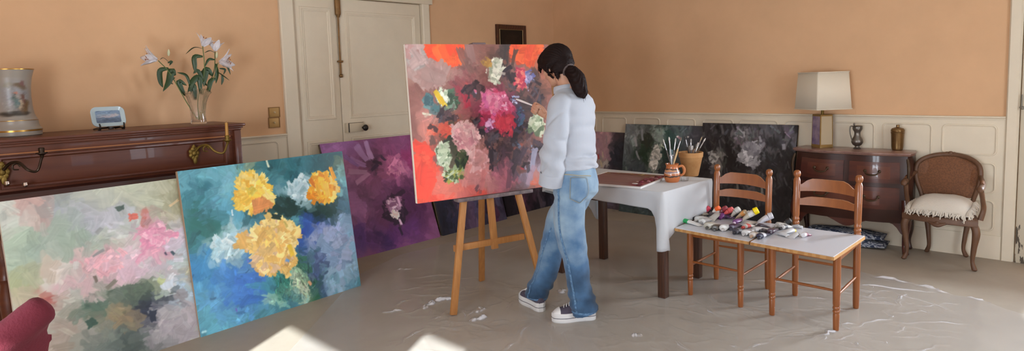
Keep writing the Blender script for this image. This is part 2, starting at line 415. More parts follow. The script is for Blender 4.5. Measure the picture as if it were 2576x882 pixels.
class Painting:
    def __init__(s, W, H, seed, base, warp=0.05, cells=5):
        s.W, s.H = W, H; s.rng = np.random.default_rng(seed)
        s.img = np.zeros((H, W, 3)) + hexs(base)
        s.U, s.Vv = np.meshgrid((np.arange(W)+.5)/W, (np.arange(H)+.5)/H)
        s.wu = smooth_noise(s.rng, H, W, cells)*warp + smooth_noise(s.rng, H, W, cells*4)*warp*0.35
        s.wv = smooth_noise(s.rng, H, W, cells)*warp + smooth_noise(s.rng, H, W, cells*4)*warp*0.35
        s.dirn = smooth_noise(s.rng, H, W, 6)*1.2
    def blob(s, u, v, ru, rv, col, soft=0.5, ang=0.0, a=1.0):
        du, dv = s.U+s.wu-u, s.Vv+s.wv-v
        c, sn = math.cos(math.radians(ang)), math.sin(math.radians(ang))
        x, y = (du*c+dv*sn)/ru, (-du*sn+dv*c)/rv
        d = np.sqrt(x*x+y*y); t = np.clip((1+soft-d)/(2*soft+1e-6), 0, 1); t = (t*t*(3-2*t)*a)[..., None]
        s.img = s.img*(1-t)+hexs(col)*t
    def blobs(s, L):
        for q in L: s.blob(*q)
    def stroke(s, cx, cy, L, w, ang, col, a=0.9, rough=0.03):
        """one palette-knife or brush mark; cx, cy, L, w in pixels"""
        R = int((L+w)*1.25)+2; x0, x1 = max(0, int(cx)-R), min(s.W, int(cx)+R+1); y0, y1 = max(0, int(cy)-R), min(s.H, int(cy)+R+1)
        if x1 <= x0 or y1 <= y0: return
        X, Y = np.meshgrid(np.arange(x0, x1)-cx, np.arange(y0, y1)-cy)
        c, sn = math.cos(ang), math.sin(ang); p = (X*c+Y*sn)/L; q = (-X*sn+Y*c)
        bend, taper = s.rng.uniform(-.35, .35), s.rng.uniform(.0, .55)*(1 if s.rng.uniform() < .5 else -1)
        q = (q + bend*w*p*p)/(w*(1-taper*0.5*(p+1)*0.8+0.05 if taper > 0 else 1+taper*0.5*(1-p)*0.8+0.05))
        k = s.rng.standard_normal(9); br = np.interp(np.clip(q, -1, 1), np.linspace(-1, 1, 9), k); k2 = s.rng.standard_normal(7); bp = np.interp(np.clip(p, -1, 1), np.linspace(-1, 1, 7), k2)
        e = np.clip((1.0-np.abs(p)+0.075*br)*L*0.40, 0, 1)*np.clip((1.0-np.abs(q)+0.07*bp)*w*0.45, 0, 1)
        al = (e*a)[..., None]
        cc = np.clip(np.asarray(col)[None, None, :]*(1+rough*br[..., None]+rough*.6*bp[..., None]), 0, 1)
        s.img[y0:y1, x0:x1] = s.img[y0:y1, x0:x1]*(1-al)+cc*al
    def strokes(s, n, L, w, jit=0.05, a=0.85, region=None, ang=None, spread=0.5, ajit=0.012):
        src = s.img.copy(); rng = s.rng
        for i in range(n):
            if region:
                u0, v0, ru, rv = region; t = rng.uniform(0, 2*PI); r = math.sqrt(rng.uniform()); u = u0+ru*r*math.cos(t); v = v0+rv*r*math.sin(t)
            else: u, v = rng.uniform(), rng.uniform()
            px, py = min(s.W-1, max(0, int(u*s.W))), min(s.H-1, max(0, int(v*s.H)))
            sx = min(s.W-1, max(0, px+int(rng.normal()*ajit*s.W))); sy = min(s.H-1, max(0, py+int(rng.normal()*ajit*s.W)))
            col = src[sy, sx]*(1+rng.normal()*jit)*(1+rng.normal(size=3)*jit*0.14)
            an = (s.dirn[py, px]*1.5 if ang is None else ang)+rng.normal()*spread
            f = rng.uniform(0.5, 1.4)
            s.stroke(u*s.W, v*s.H, L*f, w*rng.uniform(.6, 1.3), an, col, a)
    def flower(s, u, v, ru, rv, cols, n=60, L=9, w=4, a=0.95, swirl=0.5, core=0.0):
        """petal dabs of several sizes laid round a centre, ragged at the rim"""
        rng = s.rng; k = rng.uniform(0, 6, 3); cols = [hexs(c) for c in cols]
        for i in range(n):
            t = rng.uniform(0, 2*PI); rim = 1+.16*math.sin(3*t+k[0])+.12*math.sin(5*t+k[1])
            r = (math.sqrt(1-i/n*0.98)*rng.uniform(0.75, 1.02))*rim*0.92
            q = min(len(cols)-1, max(0, int((0.5-0.42*math.sin(t+2.2)*r+rng.normal()*.28)*len(cols)))) if rng.uniform() < .7 else int(rng.uniform()*len(cols))
            c = cols[q]*(1+rng.normal()*0.04); f = rng.uniform(.5, 1.5)
            s.stroke((u+ru*r*math.cos(t))*s.W, (v+rv*r*math.sin(t))*s.H, L*f, w*f*rng.uniform(.7, 1.3), t+PI/2*(swirl*2 if rng.uniform() < .5 else swirl)+rng.normal()*0.6, c, a)
    def dabs(s, pts):
        """explicit strokes: u, v, L, w, angle in degrees, colour"""
        for (u, v, L, w, an, c) in pts: s.stroke(u*s.W, v*s.H, L, w, math.radians(an), hexs(c), 0.95)
def face_mesh(P, w, h, gain, y=0.0):
    """grid of painted points in the local x-z plane; row 0 of the painting is the top edge"""
    W, H = P.W, P.H
    xs, zs = np.linspace(0, w, W), np.linspace(h, 0, H)
    X, Z = np.meshgrid(xs, zs); co = np.stack([X, np.full_like(X, y), Z], -1).reshape(-1, 3)
    idx = np.arange(W*H).reshape(H, W)
    q = np.stack([idx[1:, :-1], idx[1:, 1:], idx[:-1, 1:], idx[:-1, :-1]], -1).reshape(-1)
    nf = (W-1)*(H-1); me = bpy.data.meshes.new('painted_face')
    me.vertices.add(W*H); me.vertices.foreach_set('co', co.ravel())
    me.loops.add(nf*4); me.loops.foreach_set('vertex_index', q.astype(np.int32))
    me.polygons.add(nf); me.polygons.foreach_set('loop_start', (np.arange(nf)*4).astype(np.int32))
    me.update(calc_edges=True); me.validate()
    col = np.ones((W*H, 4)); col[:, :3] = np.clip(s2l(P.img.reshape(-1, 3))*gain, 0, 0.95)
    at = me.color_attributes.new('paint', 'FLOAT_COLOR', 'POINT'); at.data.foreach_set('color', col.ravel().astype(np.float32))
    return me
M_paint = paint_mat('oil_paint')
M_edge = {}
def canvas(P, bl, br, h, tilt, label, gain=1.0, edge='#c9c0b2', thick=0.028, frame=None, group=None, name='painting'):
    """leaning stretched canvas: bl and br are the lower front corners, tilt is the backward lean in degrees"""
    bl, br = V(bl), V(br); e = br-bl; w = e.length; e.normalize()
    n = V((e.y, -e.x, 0)).normalized()
    if n.dot(CAM-bl) < 0: n = -n
    t = math.radians(tilt); nn = n*math.cos(t)+V((0, 0, 1))*math.sin(t); up = nn.cross(e)
    if up.z < 0: up = -up
    back = -nn
    M = Matrix(((e.x, back.x, up.x, bl.x), (e.y, back.y, up.y, bl.y), (e.z, back.z, up.z, bl.z), (0, 0, 0, 1)))
    t_ = thing(name, label, 'painting', mw=M, group=group)
    bm = B(); box(bm, (w/2, thick/2+0.0012, h/2), (w, thick, h), 0.003)
    c = obj('canvas', bm, mat('canvas_edge_'+edge.strip('#'), edge, 0.8, bump=0.2, bscale=300), t_)
    bm = B()
    for x0, x1, z0, z1 in ((0, w, 0, .045), (0, w, h-.045, h), (0, .045, .045, h-.045), (w-.045, w, .045, h-.045)):
        box(bm, ((x0+x1)/2, thick+0.006, (z0+z1)/2), (x1-x0-0.004, 0.010, z1-z0-0.004), 0.002)
    obj('stretcher_bar', bm, mat('pale_stretcher_wood', '#b08f64', 0.7, var=0.2, vscale=6, kind='wood'), t_)
    f = obj('painted_face', face_mesh(P, w, h, gain), M_paint, t_, smooth=False)
    return t_, M, w
G = 0.95    # pigment reflectance relative to the colours written below

# --- large pale pink and grey-green floral, far left
P = Painting(330, 340, 11, '#aeb2a6', 0.06)
P.blobs([(.1, .12, .22, .12, '#c2c6bc', .6), (.18, .04, .1, .06, '#c49a92', .6), (.32, .1, .14, .08, '#8d9896', .6), (.42, .17, .16, .12, '#a9abb5', .6), (.7, .1, .2, .1, '#b2b59f', .6),
 (.9, .12, .12, .12, '#a19f84', .6), (.95, .04, .06, .05, '#c9ccd2', .4), (.08, .3, .16, .1, '#a7b7a2', .6), (.25, .25, .16, .12, '#94a496', .6), (.5, .32, .16, .08, '#b3b9ad', .5),
 (.62, .2, .05, .04, '#c5685a', .4), (.72, .32, .12, .09, '#d486a2', .5), (.82, .28, .1, .05, '#cdb0bb', .5), (.44, .42, .14, .09, '#d6949f', .5), (.5, .38, .1, .05, '#d2a0ac', .4), (.58, .45, .16, .09, '#bdacb6', .5),
 (.56, .36, .07, .03, '#cfcac6', .4), (.68, .39, .07, .025, '#c9cab6', .4), (.94, .36, .1, .12, '#b9c2ce', .5), (.83, .5, .12, .09, '#a9b9be', .5), (.9, .56, .1, .08, '#b4b880', .5),
 (.12, .52, .12, .09, '#b59e8c', .5), (.04, .46, .08, .1, '#a0a482', .5), (.12, .63, .09, .05, '#a8524c', .5), (.3, .55, .1, .06, '#c9a9ac', .5), (.2, .5, .06, .05, '#c8c2b8', .4),
 (.5, .62, .12, .08, '#4d5c4d', .6), (.56, .75, .14, .12, '#36423f', .6), (.62, .78, .09, .1, '#272d3d', .5), (.32, .72, .08, .09, '#3d5a4a', .5), (.42, .76, .08, .06, '#8d7a5c', .5),
 (.65, .6, .07, .05, '#aab380', .4), (.7, .63, .05, .08, '#bcc7cd', .4), (.78, .73, .08, .08, '#97aabb', .4), (.86, .62, .1, .08, '#aca89e', .5), (.97, .72, .07, .08, '#a38d9f', .5), (.9, .74, .05, .04, '#c2b1a9', .4),
 (.25, .82, .12, .1, '#8d8f84', .6), (.12, .76, .12, .1, '#9b8c80', .6), (.45, .92, .2, .1, '#4a5550', .7), (.8, .9, .2, .1, '#a49ca0', .7), (.12, .93, .15, .1, '#7f8278', .7)])
P.strokes(260, 26, 13, .03, .6); P.strokes(420, 13, 7, .035, .75); P.strokes(260, 8, 4.5, .07, .85, region=(.62, .55, .42, .36))
P.flower(.72, .33, .09, .06, ['#e0b0be', '#d898ae', '#d28aa4'], 40, 10, 5); P.flower(.43, .42, .1, .06, ['#dcb2b8', '#d8a4ac', '#cfa8b2'], 40, 10, 5)
P.dabs([(.54, .13, 6, 9, 80, '#46564e'), (.6, .19, 9, 9, 0, '#c86456'), (.72, .635, 9, 13, 80, '#c3cdd6'), (.69, .6, 8, 8, 40, '#b4bd8a'), (.62, .79, 12, 8, 95, '#22293a'), (.32, .73, 9, 9, 70, '#2f4a3e'), (.4, .36, 12, 4, -25, '#8c8a8a'), (.78, .45, 6, 4, 60, '#3d5058'), (.74, .445, 5, 3, 70, '#514a5c'), (.37, .5, 8, 4, 80, '#6c6258'), (.44, .55, 12, 5, -35, '#7a7468'), (.83, .15, 12, 4, -30, '#d0b890')])

cA = V((-4.081, 0.455, 0)); cAr = V((-4.185, 1.50, 0))
canvas(P, cA, cAr, 1.018, 9.5, 'large pale pink and grey-green floral canvas leaning at the far left below the piano', G*1.08, group='canvases leaning along the left wall')

# --- blue and teal canvas with three yellow flowers
P = Painting(360, 310, 5, '#4d8694', 0.05)
P.blobs([(.12, .1, .2, .12, '#67a7b6', .6), (.1, .22, .12, .1, '#34707f', .6), (.3, .14, .12, .12, '#74abba', .6), (.42, .05, .12, .06, '#83977f', .6), (.6, .08, .16, .1, '#2c646c', .6), (.9, .05, .15, .08, '#265158', .6), (.97, .14, .08, .09, '#5f6c52', .5),
 (.06, .42, .08, .2, '#2f6b66', .6), (.25, .32, .1, .1, '#5b9bb0', .6), (.67, .22, .12, .12, '#9fbfc6', .5), (.95, .28, .1, .12, '#82b4b8', .6), (.8, .4, .16, .13, '#1b3833', .5), (.52, .33, .1, .09, '#213b37', .5), (.95, .42, .08, .1, '#3d5f70', .6),
 (.2, .5, .13, .1, '#a4c0c6', .5), (.72, .55, .12, .1, '#2a49a0', .6), (.68, .63, .08, .08, '#24407c', .5), (.88, .68, .17, .2, '#8a97b4', .5), (.97, .75, .08, .2, '#7ea4bb', .6), (.8, .62, .09, .1, '#96a0bd', .5),
 (.06, .62, .09, .12, '#3b7cac', .6), (.22, .78, .14, .14, '#3a6cbc', .5), (.3, .7, .1, .1, '#4274bb', .5), (.1, .82, .1, .12, '#5a93b9', .6), (.48, .8, .14, .12, '#479297', .6), (.46, .88, .1, .09, '#27675a', .6), (.36, .92, .07, .07, '#8fbdad', .5), (.62, .83, .07, .14, '#2c5d42', .5), (.57, .87, .05, .1, '#b3c3a4', .4), (.75, .83, .08, .1, '#47567a', .5), (.86, .9, .1, .07, '#8aa6ba', .5), (.12, .95, .16, .06, '#66aac0', .6)])
P.strokes(320, 22, 10, .05, .7); P.strokes(620, 11, 6, .06, .8); P.strokes(340, 6, 3, .11, .85)
P.strokes(300, 6, 2.2, .2, .9, region=(.56, .82, .14, .14), ang=1.3)
P.flower(.67, .22, .08, .1, ['#cfe0e2', '#b8d0d6', '#98b8c0'], 60, 9, 4); P.flower(.2, .5, .1, .09, ['#d4e0e0', '#bcd2d6', '#9cbcc4'], 60, 9, 4); P.flower(.88, .68, .13, .15, ['#8b98b5', '#98a4bd', '#7c94b0'], 40, 14, 8)
P.flower(.38, .2, .105, .125, ['#f2d988', '#efd070', '#ecc658', '#e6b848', '#e0aa40'], 170, 13, 6.5, swirl=0.1); P.flower(.42, .29, .06, .04, ['#d28a52', '#d99a58'], 18, 11, 5); P.flower(.37, .18, .03, .035, ['#c9b85a', '#d8bd4c'], 14, 6, 3)
P.flower(.83, .24, .08, .105, ['#f7d070', '#f4bc3c', '#efa528', '#e08a20'], 130, 13, 6, swirl=0.2); P.dabs([(.905, .15, 16, 6, 75, '#eb9b1c'), (.86, .17, 14, 6, 80, '#e8a024'), (.76, .2, 14, 6, 60, '#d4761a'), (.79, .25, 16, 7, 82, '#f0b030'), (.85, .26, 16, 7, 85, '#f3bf4a')])
P.flower(.46, .56, .165, .19, ['#f2dc98', '#eccf84', '#e6c070', '#deb060', '#d6a860', '#d2b088'], 300, 14, 7, swirl=0.1); P.flower(.44, .55, .06, .07, ['#e4b464', '#f0cc70', '#dab474'], 40, 11, 5)
P.dabs([(.55, .44, 9, 4, 70, '#c8b060'), (.56, .62, 14, 6, 80, '#dfb93c'), (.53, .68, 6, 4, 30, '#6f9ccc'), (.5, .38, 12, 6, 20, '#1e3430'), (.49, .02, 10, 3, 80, '#d4dcc0'), (.25, .3, 7, 2.5, 90, '#d8e4e6'), (.3, .62, 4, 2, 80, '#7a6ac0'), (.2, .9, 5, 2.5, 80, '#6a62b8'), (.65, .87, 7, 4, 60, '#d09870'), (.02, .97, 6, 3, 0, '#a8d4d8')])
bB, bR = at_z(505, 848), at_z(908, 718)
canvas(P, bB, bR, 1.062, 8, 'blue and teal canvas of yellow flowers leaning in front of the piano end', G*1.15, group='canvases leaning along the left wall', edge='#a58d76')

# --- purple canvas
P = Painting(250, 270, 8, '#6b3f60', 0.05)
P.blobs([(.1, .06, .2, .1, '#7c5585', .5), (.4, .1, .16, .1, '#6f4a74', .4), (.75, .12, .3, .14, '#6f3f62', .5), (.9, .25, .2, .12, '#78305a', .6), (.15, .3, .16, .12, '#7a5272', .5), (.2, .42, .14, .1, '#83567a', .6), (.55, .22, .12, .1, '#3c2a3e', .6), (.7, .3, .14, .1, '#8c4e70', .5), (.8, .35, .1, .06, '#a06080', .5),
 (.3, .55, .14, .14, '#553450', .6), (.2, .7, .1, .2, '#7c4f78', .6), (.1, .85, .14, .12, '#4a2f66', .6), (.7, .7, .3, .2, '#41203f', .6), (.55, .9, .3, .1, '#4a2553', .6), (.85, .5, .2, .12, '#43213f', .6), (.35, .85, .1, .1, '#352048', .5)])
P.strokes(260, 18, 9, .06, .6); P.strokes(380, 10, 5, .06, .7)
P.dabs([(.38, .12, 24, 10, 65, '#8b6b97'), (.46, .1, 26, 8, 85, '#9a7ba5'), (.32, .2, 22, 9, 30, '#7d5c88'), (.3, .28, 24, 8, 10, '#85627f'), (.33, .34, 22, 7, -25, '#8d6484'), (.26, .18, 22, 7, 45, '#705184'), (.52, .22, 14, 5, 20, '#2f2334'), (.48, .26, 14, 5, -30, '#33243a'), (.6, .2, 12, 5, 50, '#382840')])
P.flower(.7, .28, .1, .09, ['#9a5a7c', '#8c4a70', '#a86a88', '#7c3c62'], 50, 12, 6)
P.flower(.59, .66, .12, .15, ['#2b1b2c', '#3a2238', '#251828'], 70, 12, 6); P.flower(.58, .62, .08, .08, ['#a48898', '#8d6a82', '#b59aa6', '#6d4660'], 50, 8, 4); P.flower(.57, .7, .05, .04, ['#cbb8b2', '#b9a29c'], 26, 6, 3.5); P.dabs([(.64, .6, 14, 4, 85, '#b48ea8'), (.6, .78, 9, 4, 80, '#c4a0b4'), (.58, .86, 12, 4, 80, '#24182c'), (.48, .6, 8, 3, 70, '#1f1624')])
pl, pr = V((-4.957, 2.90, 0)), V((-4.985, 3.98, 0))
canvas(P, pl, pr, 1.10, 20, 'purple canvas with a small white blossom leaning against the white double door', G*2.1, group='canvases leaning along the left wall', edge='#6a5a5a')

# --- two dark canvases beyond the easel
def streaks(seed, cols, W=200, H=200, n=240, base='#2a2530'):
    P = Painting(W, H, seed, base, 0.03); k = len(cols)
    for i, c in enumerate(cols): P.blob((i+.5)/k, .5, .6/k, .8, c, .35)
    P.strokes(n, 26, 8, .12, .7, ang=PI/2, spread=.22, ajit=.05); P.strokes(n, 12, 5, .14, .7, ang=PI/2, spread=.5, ajit=.04)
    return P
P = streaks(21, ['#20222e', '#252a3c', '#3a3040', '#5a4a5e', '#62506a', '#4a4a66', '#241c26', '#5a3450', '#4c4a60'])
canvas(P, V((-4.99, 4.02, 0)), V((-5.02, 4.98, 0)), 1.0, 16, 'dark blue and mauve streaked canvas against the wall, right of the purple one', G*1.4, group='canvases leaning along the left wall', edge='#3a3438')
P = streaks(22, ['#1c181e', '#1a161c', '#4a2a3a', '#3a2a34', '#171419', '#4a4048', '#16131a', '#2a2430'])
canvas(P, V((-5.10, 5.06, 0)), V((-5.12, 6.02, 0)), 1.0, 12, 'near-black and maroon canvas in the corner behind the easel', G*1.5, group='canvases leaning along the left wall', edge='#2a2428')

# --- three canvases along the back wall
def back_canvas(P, xl, xr, ytop, label, edge, lean=0.16, Yt=None, k=1.6):
    Yt = Yt or YW-0.05
    tl = at_y(xl, ytop[0], Yt); tr = at_y(xr, ytop[1], Yt); z = (tl.z+tr.z)/2
    h = math.hypot(z, lean); tilt = math.degrees(math.atan2(lean, z))
    return canvas(P, V((tl.x, Yt-lean, 0)), V((tr.x, Yt-lean, 0)), h, tilt, label, G*k, edge=edge, group='dark canvases along the back wall')
P = Painting(120, 160, 31, '#3a3034', 0.05)
P.blobs([(.35, .12, .40, .14, '#9d7c82', .5), (.45, .28, .22, .12, '#a08088', .5), (.88, .25, .22, .22, '#2b2c33', .4), (.35, .45, .25, .12, '#9a9088', .5), (.55, .48, .2, .06, '#b0a8a2', .4), (.85, .5, .3, .1, '#2a292e', .5), (.5, .8, .6, .25, '#4c4248', .6)])
P.strokes(300, 12, 5, .1, .8); P.dabs([(.34, .33, 7, 3, 70, '#a03a3a'), (.45, .3, 8, 3, 75, '#b8a890'), (.42, .42, 9, 4, 65, '#a89a80'), (.52, .1, 10, 4, 80, '#8a7478')])
back_canvas(P, 1478, 1574, (331, 332.5), 'pink and black canvas, smallest along the back wall, behind the white table', '#2a2628', 0.13, YW-0.045)
P = Painting(230, 240, 32, '#2c3431', 0.05)
P.blobs([(.12, .12, .16, .16, '#565a5c', .5), (.25, .1, .08, .14, '#6a6c6c', .5), (.1, .35, .12, .2, '#42484a', .5), (.3, .15, .09, .12, '#20241f', .5), (.42, .1, .1, .12, '#66706a', .4), (.35, .35, .14, .14, '#1f2c22', .5), (.3, .42, .12, .1, '#1a281d', .5), (.44, .38, .07, .18, '#85837d', .4), (.46, .25, .05, .06, '#8f8e86', .4),
 (.62, .1, .13, .12, '#26403a', .4), (.75, .08, .12, .1, '#4a5456', .5), (.9, .12, .14, .16, '#343439', .5), (.62, .3, .13, .16, '#22302a', .5), (.8, .3, .14, .14, '#3a3d3d', .5), (.95, .4, .1, .2, '#26262b', .5), (.3, .7, .4, .2, '#30353a', .6), (.75, .75, .3, .22, '#23252a', .6)])
P.img[:, int(.515*230):] = P.img[:, int(.515*230):]*0.9
P.strokes(420, 14, 5, .12, .75, ang=1.3, spread=.6); P.strokes(420, 8, 3.5, .16, .85)
P.strokes(90, 9, 4, .15, .95, region=(.45, .36, .05, .16)); P.flower(.44, .38, .05, .15, ['#a09e96', '#8c8a84', '#75746e', '#b0aea8'], 60, 8, 4); P.dabs([(.72, .13, 8, 4, 30, '#7a6068'), (.7, .12, 4, 3, 0, '#b8b0ac'), (.83, .12, 4, 3, 0, '#9a9694'), (.24, .12, 16, 5, 80, '#6c6e72'), (.3, .2, 16, 5, 75, '#23261f'), (.16, .2, 14, 5, 70, '#7a7a7c'), (.2, .35, 14, 4, 60, '#6a6c6e')])
back_canvas(P, 1574, 1768, (310, 318), 'grey-green canvas split into a paler left half, behind the brush pots', '#262826', 0.17, k=2.2)
P = Painting(250, 260, 33, '#1b191b', 0.05)
P.blobs([(.12, .1, .12, .12, '#2e2b2e', .5), (.45, .14, .12, .14, '#5c595c', .5), (.6, .06, .14, .08, '#565357', .5), (.55, .22, .12, .1, '#5a585a', .5), (.65, .25, .12, .08, '#4d4b4e', .5), (.88, .08, .12, .1, '#4a474b', .5), (.3, .15, .1, .14, '#2a282b', .5), (.4, .3, .08, .12, '#141314', .5), (.16, .35, .07, .08, '#6a6866', .5), (.8, .3, .12, .1, '#242325', .5), (.25, .55, .14, .1, '#343333', .5), (.6, .55, .12, .1, '#3c3a3c', .5), (.8, .6, .06, .2, '#3e3d40', .5)])
P.strokes(420, 14, 5, .2, .75, ang=1.35, spread=.5)
for _k in range(170):
    _u, _v = P.rng.uniform(0, 1), P.rng.uniform(0, .75)
    P.stroke(_u*250, _v*260, P.rng.uniform(6, 16), P.rng.uniform(2, 4.5), 1.35+P.rng.normal()*.35, np.array([1, .98, 1.0])*P.rng.uniform(.06, .36), .75)
P.strokes(420, 8, 3.5, .26, .8, ang=1.3, spread=.8)
P.strokes(120, 9, 4, .22, .9, region=(.5, .15, .15, .12), ang=1.2)
P.flower(.5, .32, .07, .055, ['#c9c7c9', '#b4b2b4', '#8d8b8e', '#6e6c70'], 60, 9, 4); P.flower(.6, .36, .05, .04, ['#8a888c', '#6c6a6e'], 24, 8, 3.5); P.flower(.58, .22, .1, .06, ['#8e8c90', '#77757a', '#626066'], 60, 10, 4.5); P.flower(.15, .34, .06, .06, ['#8d8b88', '#a19f9c', '#5a5856'], 30, 7, 3)
P.dabs([(.47, .1, 9, 4, 80, '#8c8a8c'), (.64, .14, 9, 4, 70, '#7d7b80'), (.88, .2, 8, 5, 80, '#807e84'), (.5, .07, 8, 4, 75, '#6c6a6c'), (.7, .6, 12, 4, 80, '#6c6b66'), (.45, .62, 14, 4, 80, '#5c5a54'), (.8, .7, 24, 4, 78, '#525156'), (.26, .5, 12, 4, 60, '#4a4847')])
back_canvas(P, 1768, 2007, (308.5, 314.5), 'black canvas with pale grey flowers, largest along the back wall, left of the chest', '#1a1818', 0.20)

# --- framed little dark picture on the left wall
a, c = at_x(1245, 61, XL), at_x(1319, 66.5, XL); zlo = 1.72
P = Painting(60, 70, 41, '#15110e', 0.05); P.blobs([(.4, .6, .2, .3, '#2c2119', .6), (.5, .3, .2, .15, '#231a15', .6)]); P.strokes(90, 8, 4, .2, .7)
fr = thing('framed_picture', 'small dark picture in a brown wooden frame on the peach wall above the easel', 'picture', mw=Matrix(((0, -1, 0, XL+0.032), (1, 0, 0, a.y), (0, 0, 1, zlo), (0, 0, 0, 1))))
w, h = c.y-a.y, a.z-zlo; bm = B()
rings = []
for ins, d in ((0, -0.0), (0.0, -0.026), (0.015, -0.032), (0.045, -0.020), (0.055, -0.012), (0.058, 0.0)):
    rings.append([V((x, d+0.030, z)) for x, z in ((ins, ins), (w-ins, ins), (w-ins, h-ins), (ins, h-ins))])
loft(bm, rings, cap=False)
obj('frame', bm, mat('dark_frame_wood', '#4a2a1a', 0.45, var=0.25, vscale=8, kind='wood'), fr)
bm = B(); box(bm, (w/2, 0.024, h/2), (w-0.02, 0.012, h-0.02)); obj('backing', bm, mat('dark_backing', '#15110e', 0.8), fr)
me = face_mesh(P, w-0.10, h-0.10, 1.0); f = obj('picture_face', me, M_paint, fr, smooth=False); f.location = (0.05, 0.014, 0.05)
bm = B()
loft(bm, [[V((x, 0.012-d, z)) for x, z in ((.052+i, .052+i), (w-.052-i, .052+i), (w-.052-i, h-.052-i), (.052+i, h-.052-i))] for i, d in ((0, 0), (.003, .004), (.007, 0))], cap=False)
obj('gilt_slip', bm, mat('worn_gilt', '#a08458', 0.4, metal=0.6), fr)

# ------------------------------------------------------------------ easel with the red painting
M_easel = mat('oiled_oak', '#b0783f', 0.5, hex2='#9a6434', vscale=6.0, stretch=(9, 9, 1.2))
zb = 0.785
RB = at_z(1050, 512, zb); _r = at_z(1380, 468, zb); ex = (_r-RB).normalized(); en = V((ex.y, -ex.x, 0))
TILT = 5; tt = math.radians(TILT); enn = en*math.cos(tt)+V((0, 0, 1))*math.sin(tt); eup = V((0, 0, 1))*math.cos(tt)-en*math.sin(tt)
rb_end = at_plane(1389, 245, RB, enn); RW = (rb_end-RB).dot(ex); RH = 1.03
P = Painting(400, 370, 77, '#8a5a50', 0.04)
def cz(x, y):
    l = 35+70*(y-50)/815; u = (x-l)/(790-l); top = 50+20*u; bot = 865-95*u; return u, (y-top)/(bot-top)
def rb(x, y, rx, ry, c, soft=.45, ang=0): u, v = cz(x, y); P.blob(u, v, rx/735, ry/770, c, soft, ang)
for q in [(80, 130, 60, 70, '#b58f88', .6), (110, 160, 50, 35, '#a89c94', .5), (330, 130, 60, 90, '#96685f', .6), (250, 230, 90, 60, '#a06f66', .6), (150, 220, 80, 50, '#ab7f72', .6), (370, 200, 70, 70, '#8a5c56', .6), (460, 90, 50, 60, '#6c4a40', .6), (560, 110, 40, 90, '#463631', .5), (545, 230, 40, 60, '#4b382f', .5),
 (190, 105, 95, 52, '#ea5229', .12, 15), (250, 130, 55, 40, '#e54f28', .15), (655, 110, 75, 65, '#dc5127', .14), (700, 180, 50, 50, '#d4603a', .4), (720, 250, 60, 90, '#9a5f4a', .6), (640, 330, 60, 60, '#382a28', .6), (700, 290, 30, 60, '#3a2b2a', .5), (110, 400, 60, 60, '#b57a6e', .6), (110, 510, 60, 55, '#dd8a7a', .5), (130, 700, 70, 150, '#ea4630', .18), (110, 620, 40, 60, '#ea4a33', .2), (200, 820, 120, 45, '#e64a36', .3),
 (220, 470, 70, 45, '#c9543c', .5), (165, 480, 40, 30, '#dd5a3c', .3), (300, 320, 60, 60, '#82303a', .5), (330, 340, 30, 50, '#a8283a', .3), (240, 400, 50, 40, '#3a3f2c', .5), (145, 345, 30, 35, '#496c6e', .4), (240, 540, 40, 60, '#2c3325', .5), (300, 620, 50, 60, '#35432a', .5), (480, 390, 120, 120, '#7c2a42', .5), (400, 470, 50, 60, '#43202a', .5), (570, 480, 60, 60, '#3a2530', .5), (500, 540, 90, 50, '#341f22', .5), (600, 420, 40, 60, '#41364a', .5), (480, 600, 60, 60, '#3d2830', .5),
 (380, 690, 70, 110, '#bb7a78', .5), (330, 780, 80, 60, '#bf6058', .5), (460, 640, 30, 70, '#3d2c38', .4), (500, 700, 50, 90, '#a8606c', .5), (560, 660, 50, 90, '#54404a', .5), (600, 600, 60, 40, '#5c4048', .5), (640, 700, 70, 70, '#8f8090', .5), (700, 610, 50, 60, '#5f4a54', .5), (700, 690, 60, 60, '#a89098', .5), (690, 765, 70, 30, '#d2664c', .4), (750, 700, 40, 60, '#93a4b4', .5), (430, 800, 70, 40, '#cc4a3c', .4), (525, 790, 40, 50, '#5d4444', .4), (230, 770, 70, 50, '#d9705e', .5), (760, 480, 40, 90, '#a06a64', .6)]: rb(*q)
P.strokes(200, 24, 12, .03, .5); P.strokes(420, 13, 7, .05, .65); P.strokes(260, 8, 4, .08, .8, region=(.5, .5, .42, .4))
def rf(x, y, rx, ry, cols, n, L, w, **k): u, v = cz(x, y); P.flower(u, v, rx/735, ry/770, cols, n, L, w, **k)
rf(490, 195, 45, 62, ['#d2ceba', '#b3b29c', '#e0dcc8', '#9aa08a'], 70, 11, 5, swirl=.2); rf(437, 155, 22, 22, ['#b98f4e', '#a37a44', '#8a6a4c'], 20, 8, 4)
rf(622, 235, 35, 55, ['#c93e4e', '#d65a5c', '#a83048', '#e07a6c'], 50, 11, 5); rf(668, 250, 20, 55, ['#5c5c8e', '#8a86ac', '#3e3c62', '#b4a4c4'], 34, 10, 4)
rf(145, 345, 30, 30, ['#4f7274', '#3c5a60', '#6a8c8a'], 20, 9, 5); rf(250, 340, 40, 55, ['#4d6a50', '#34482f', '#7f9a84', '#2a3828'], 50, 10, 5); rf(212, 320, 25, 40, ['#c9cdb2', '#aab798', '#dde0cc'], 28, 10, 5); 
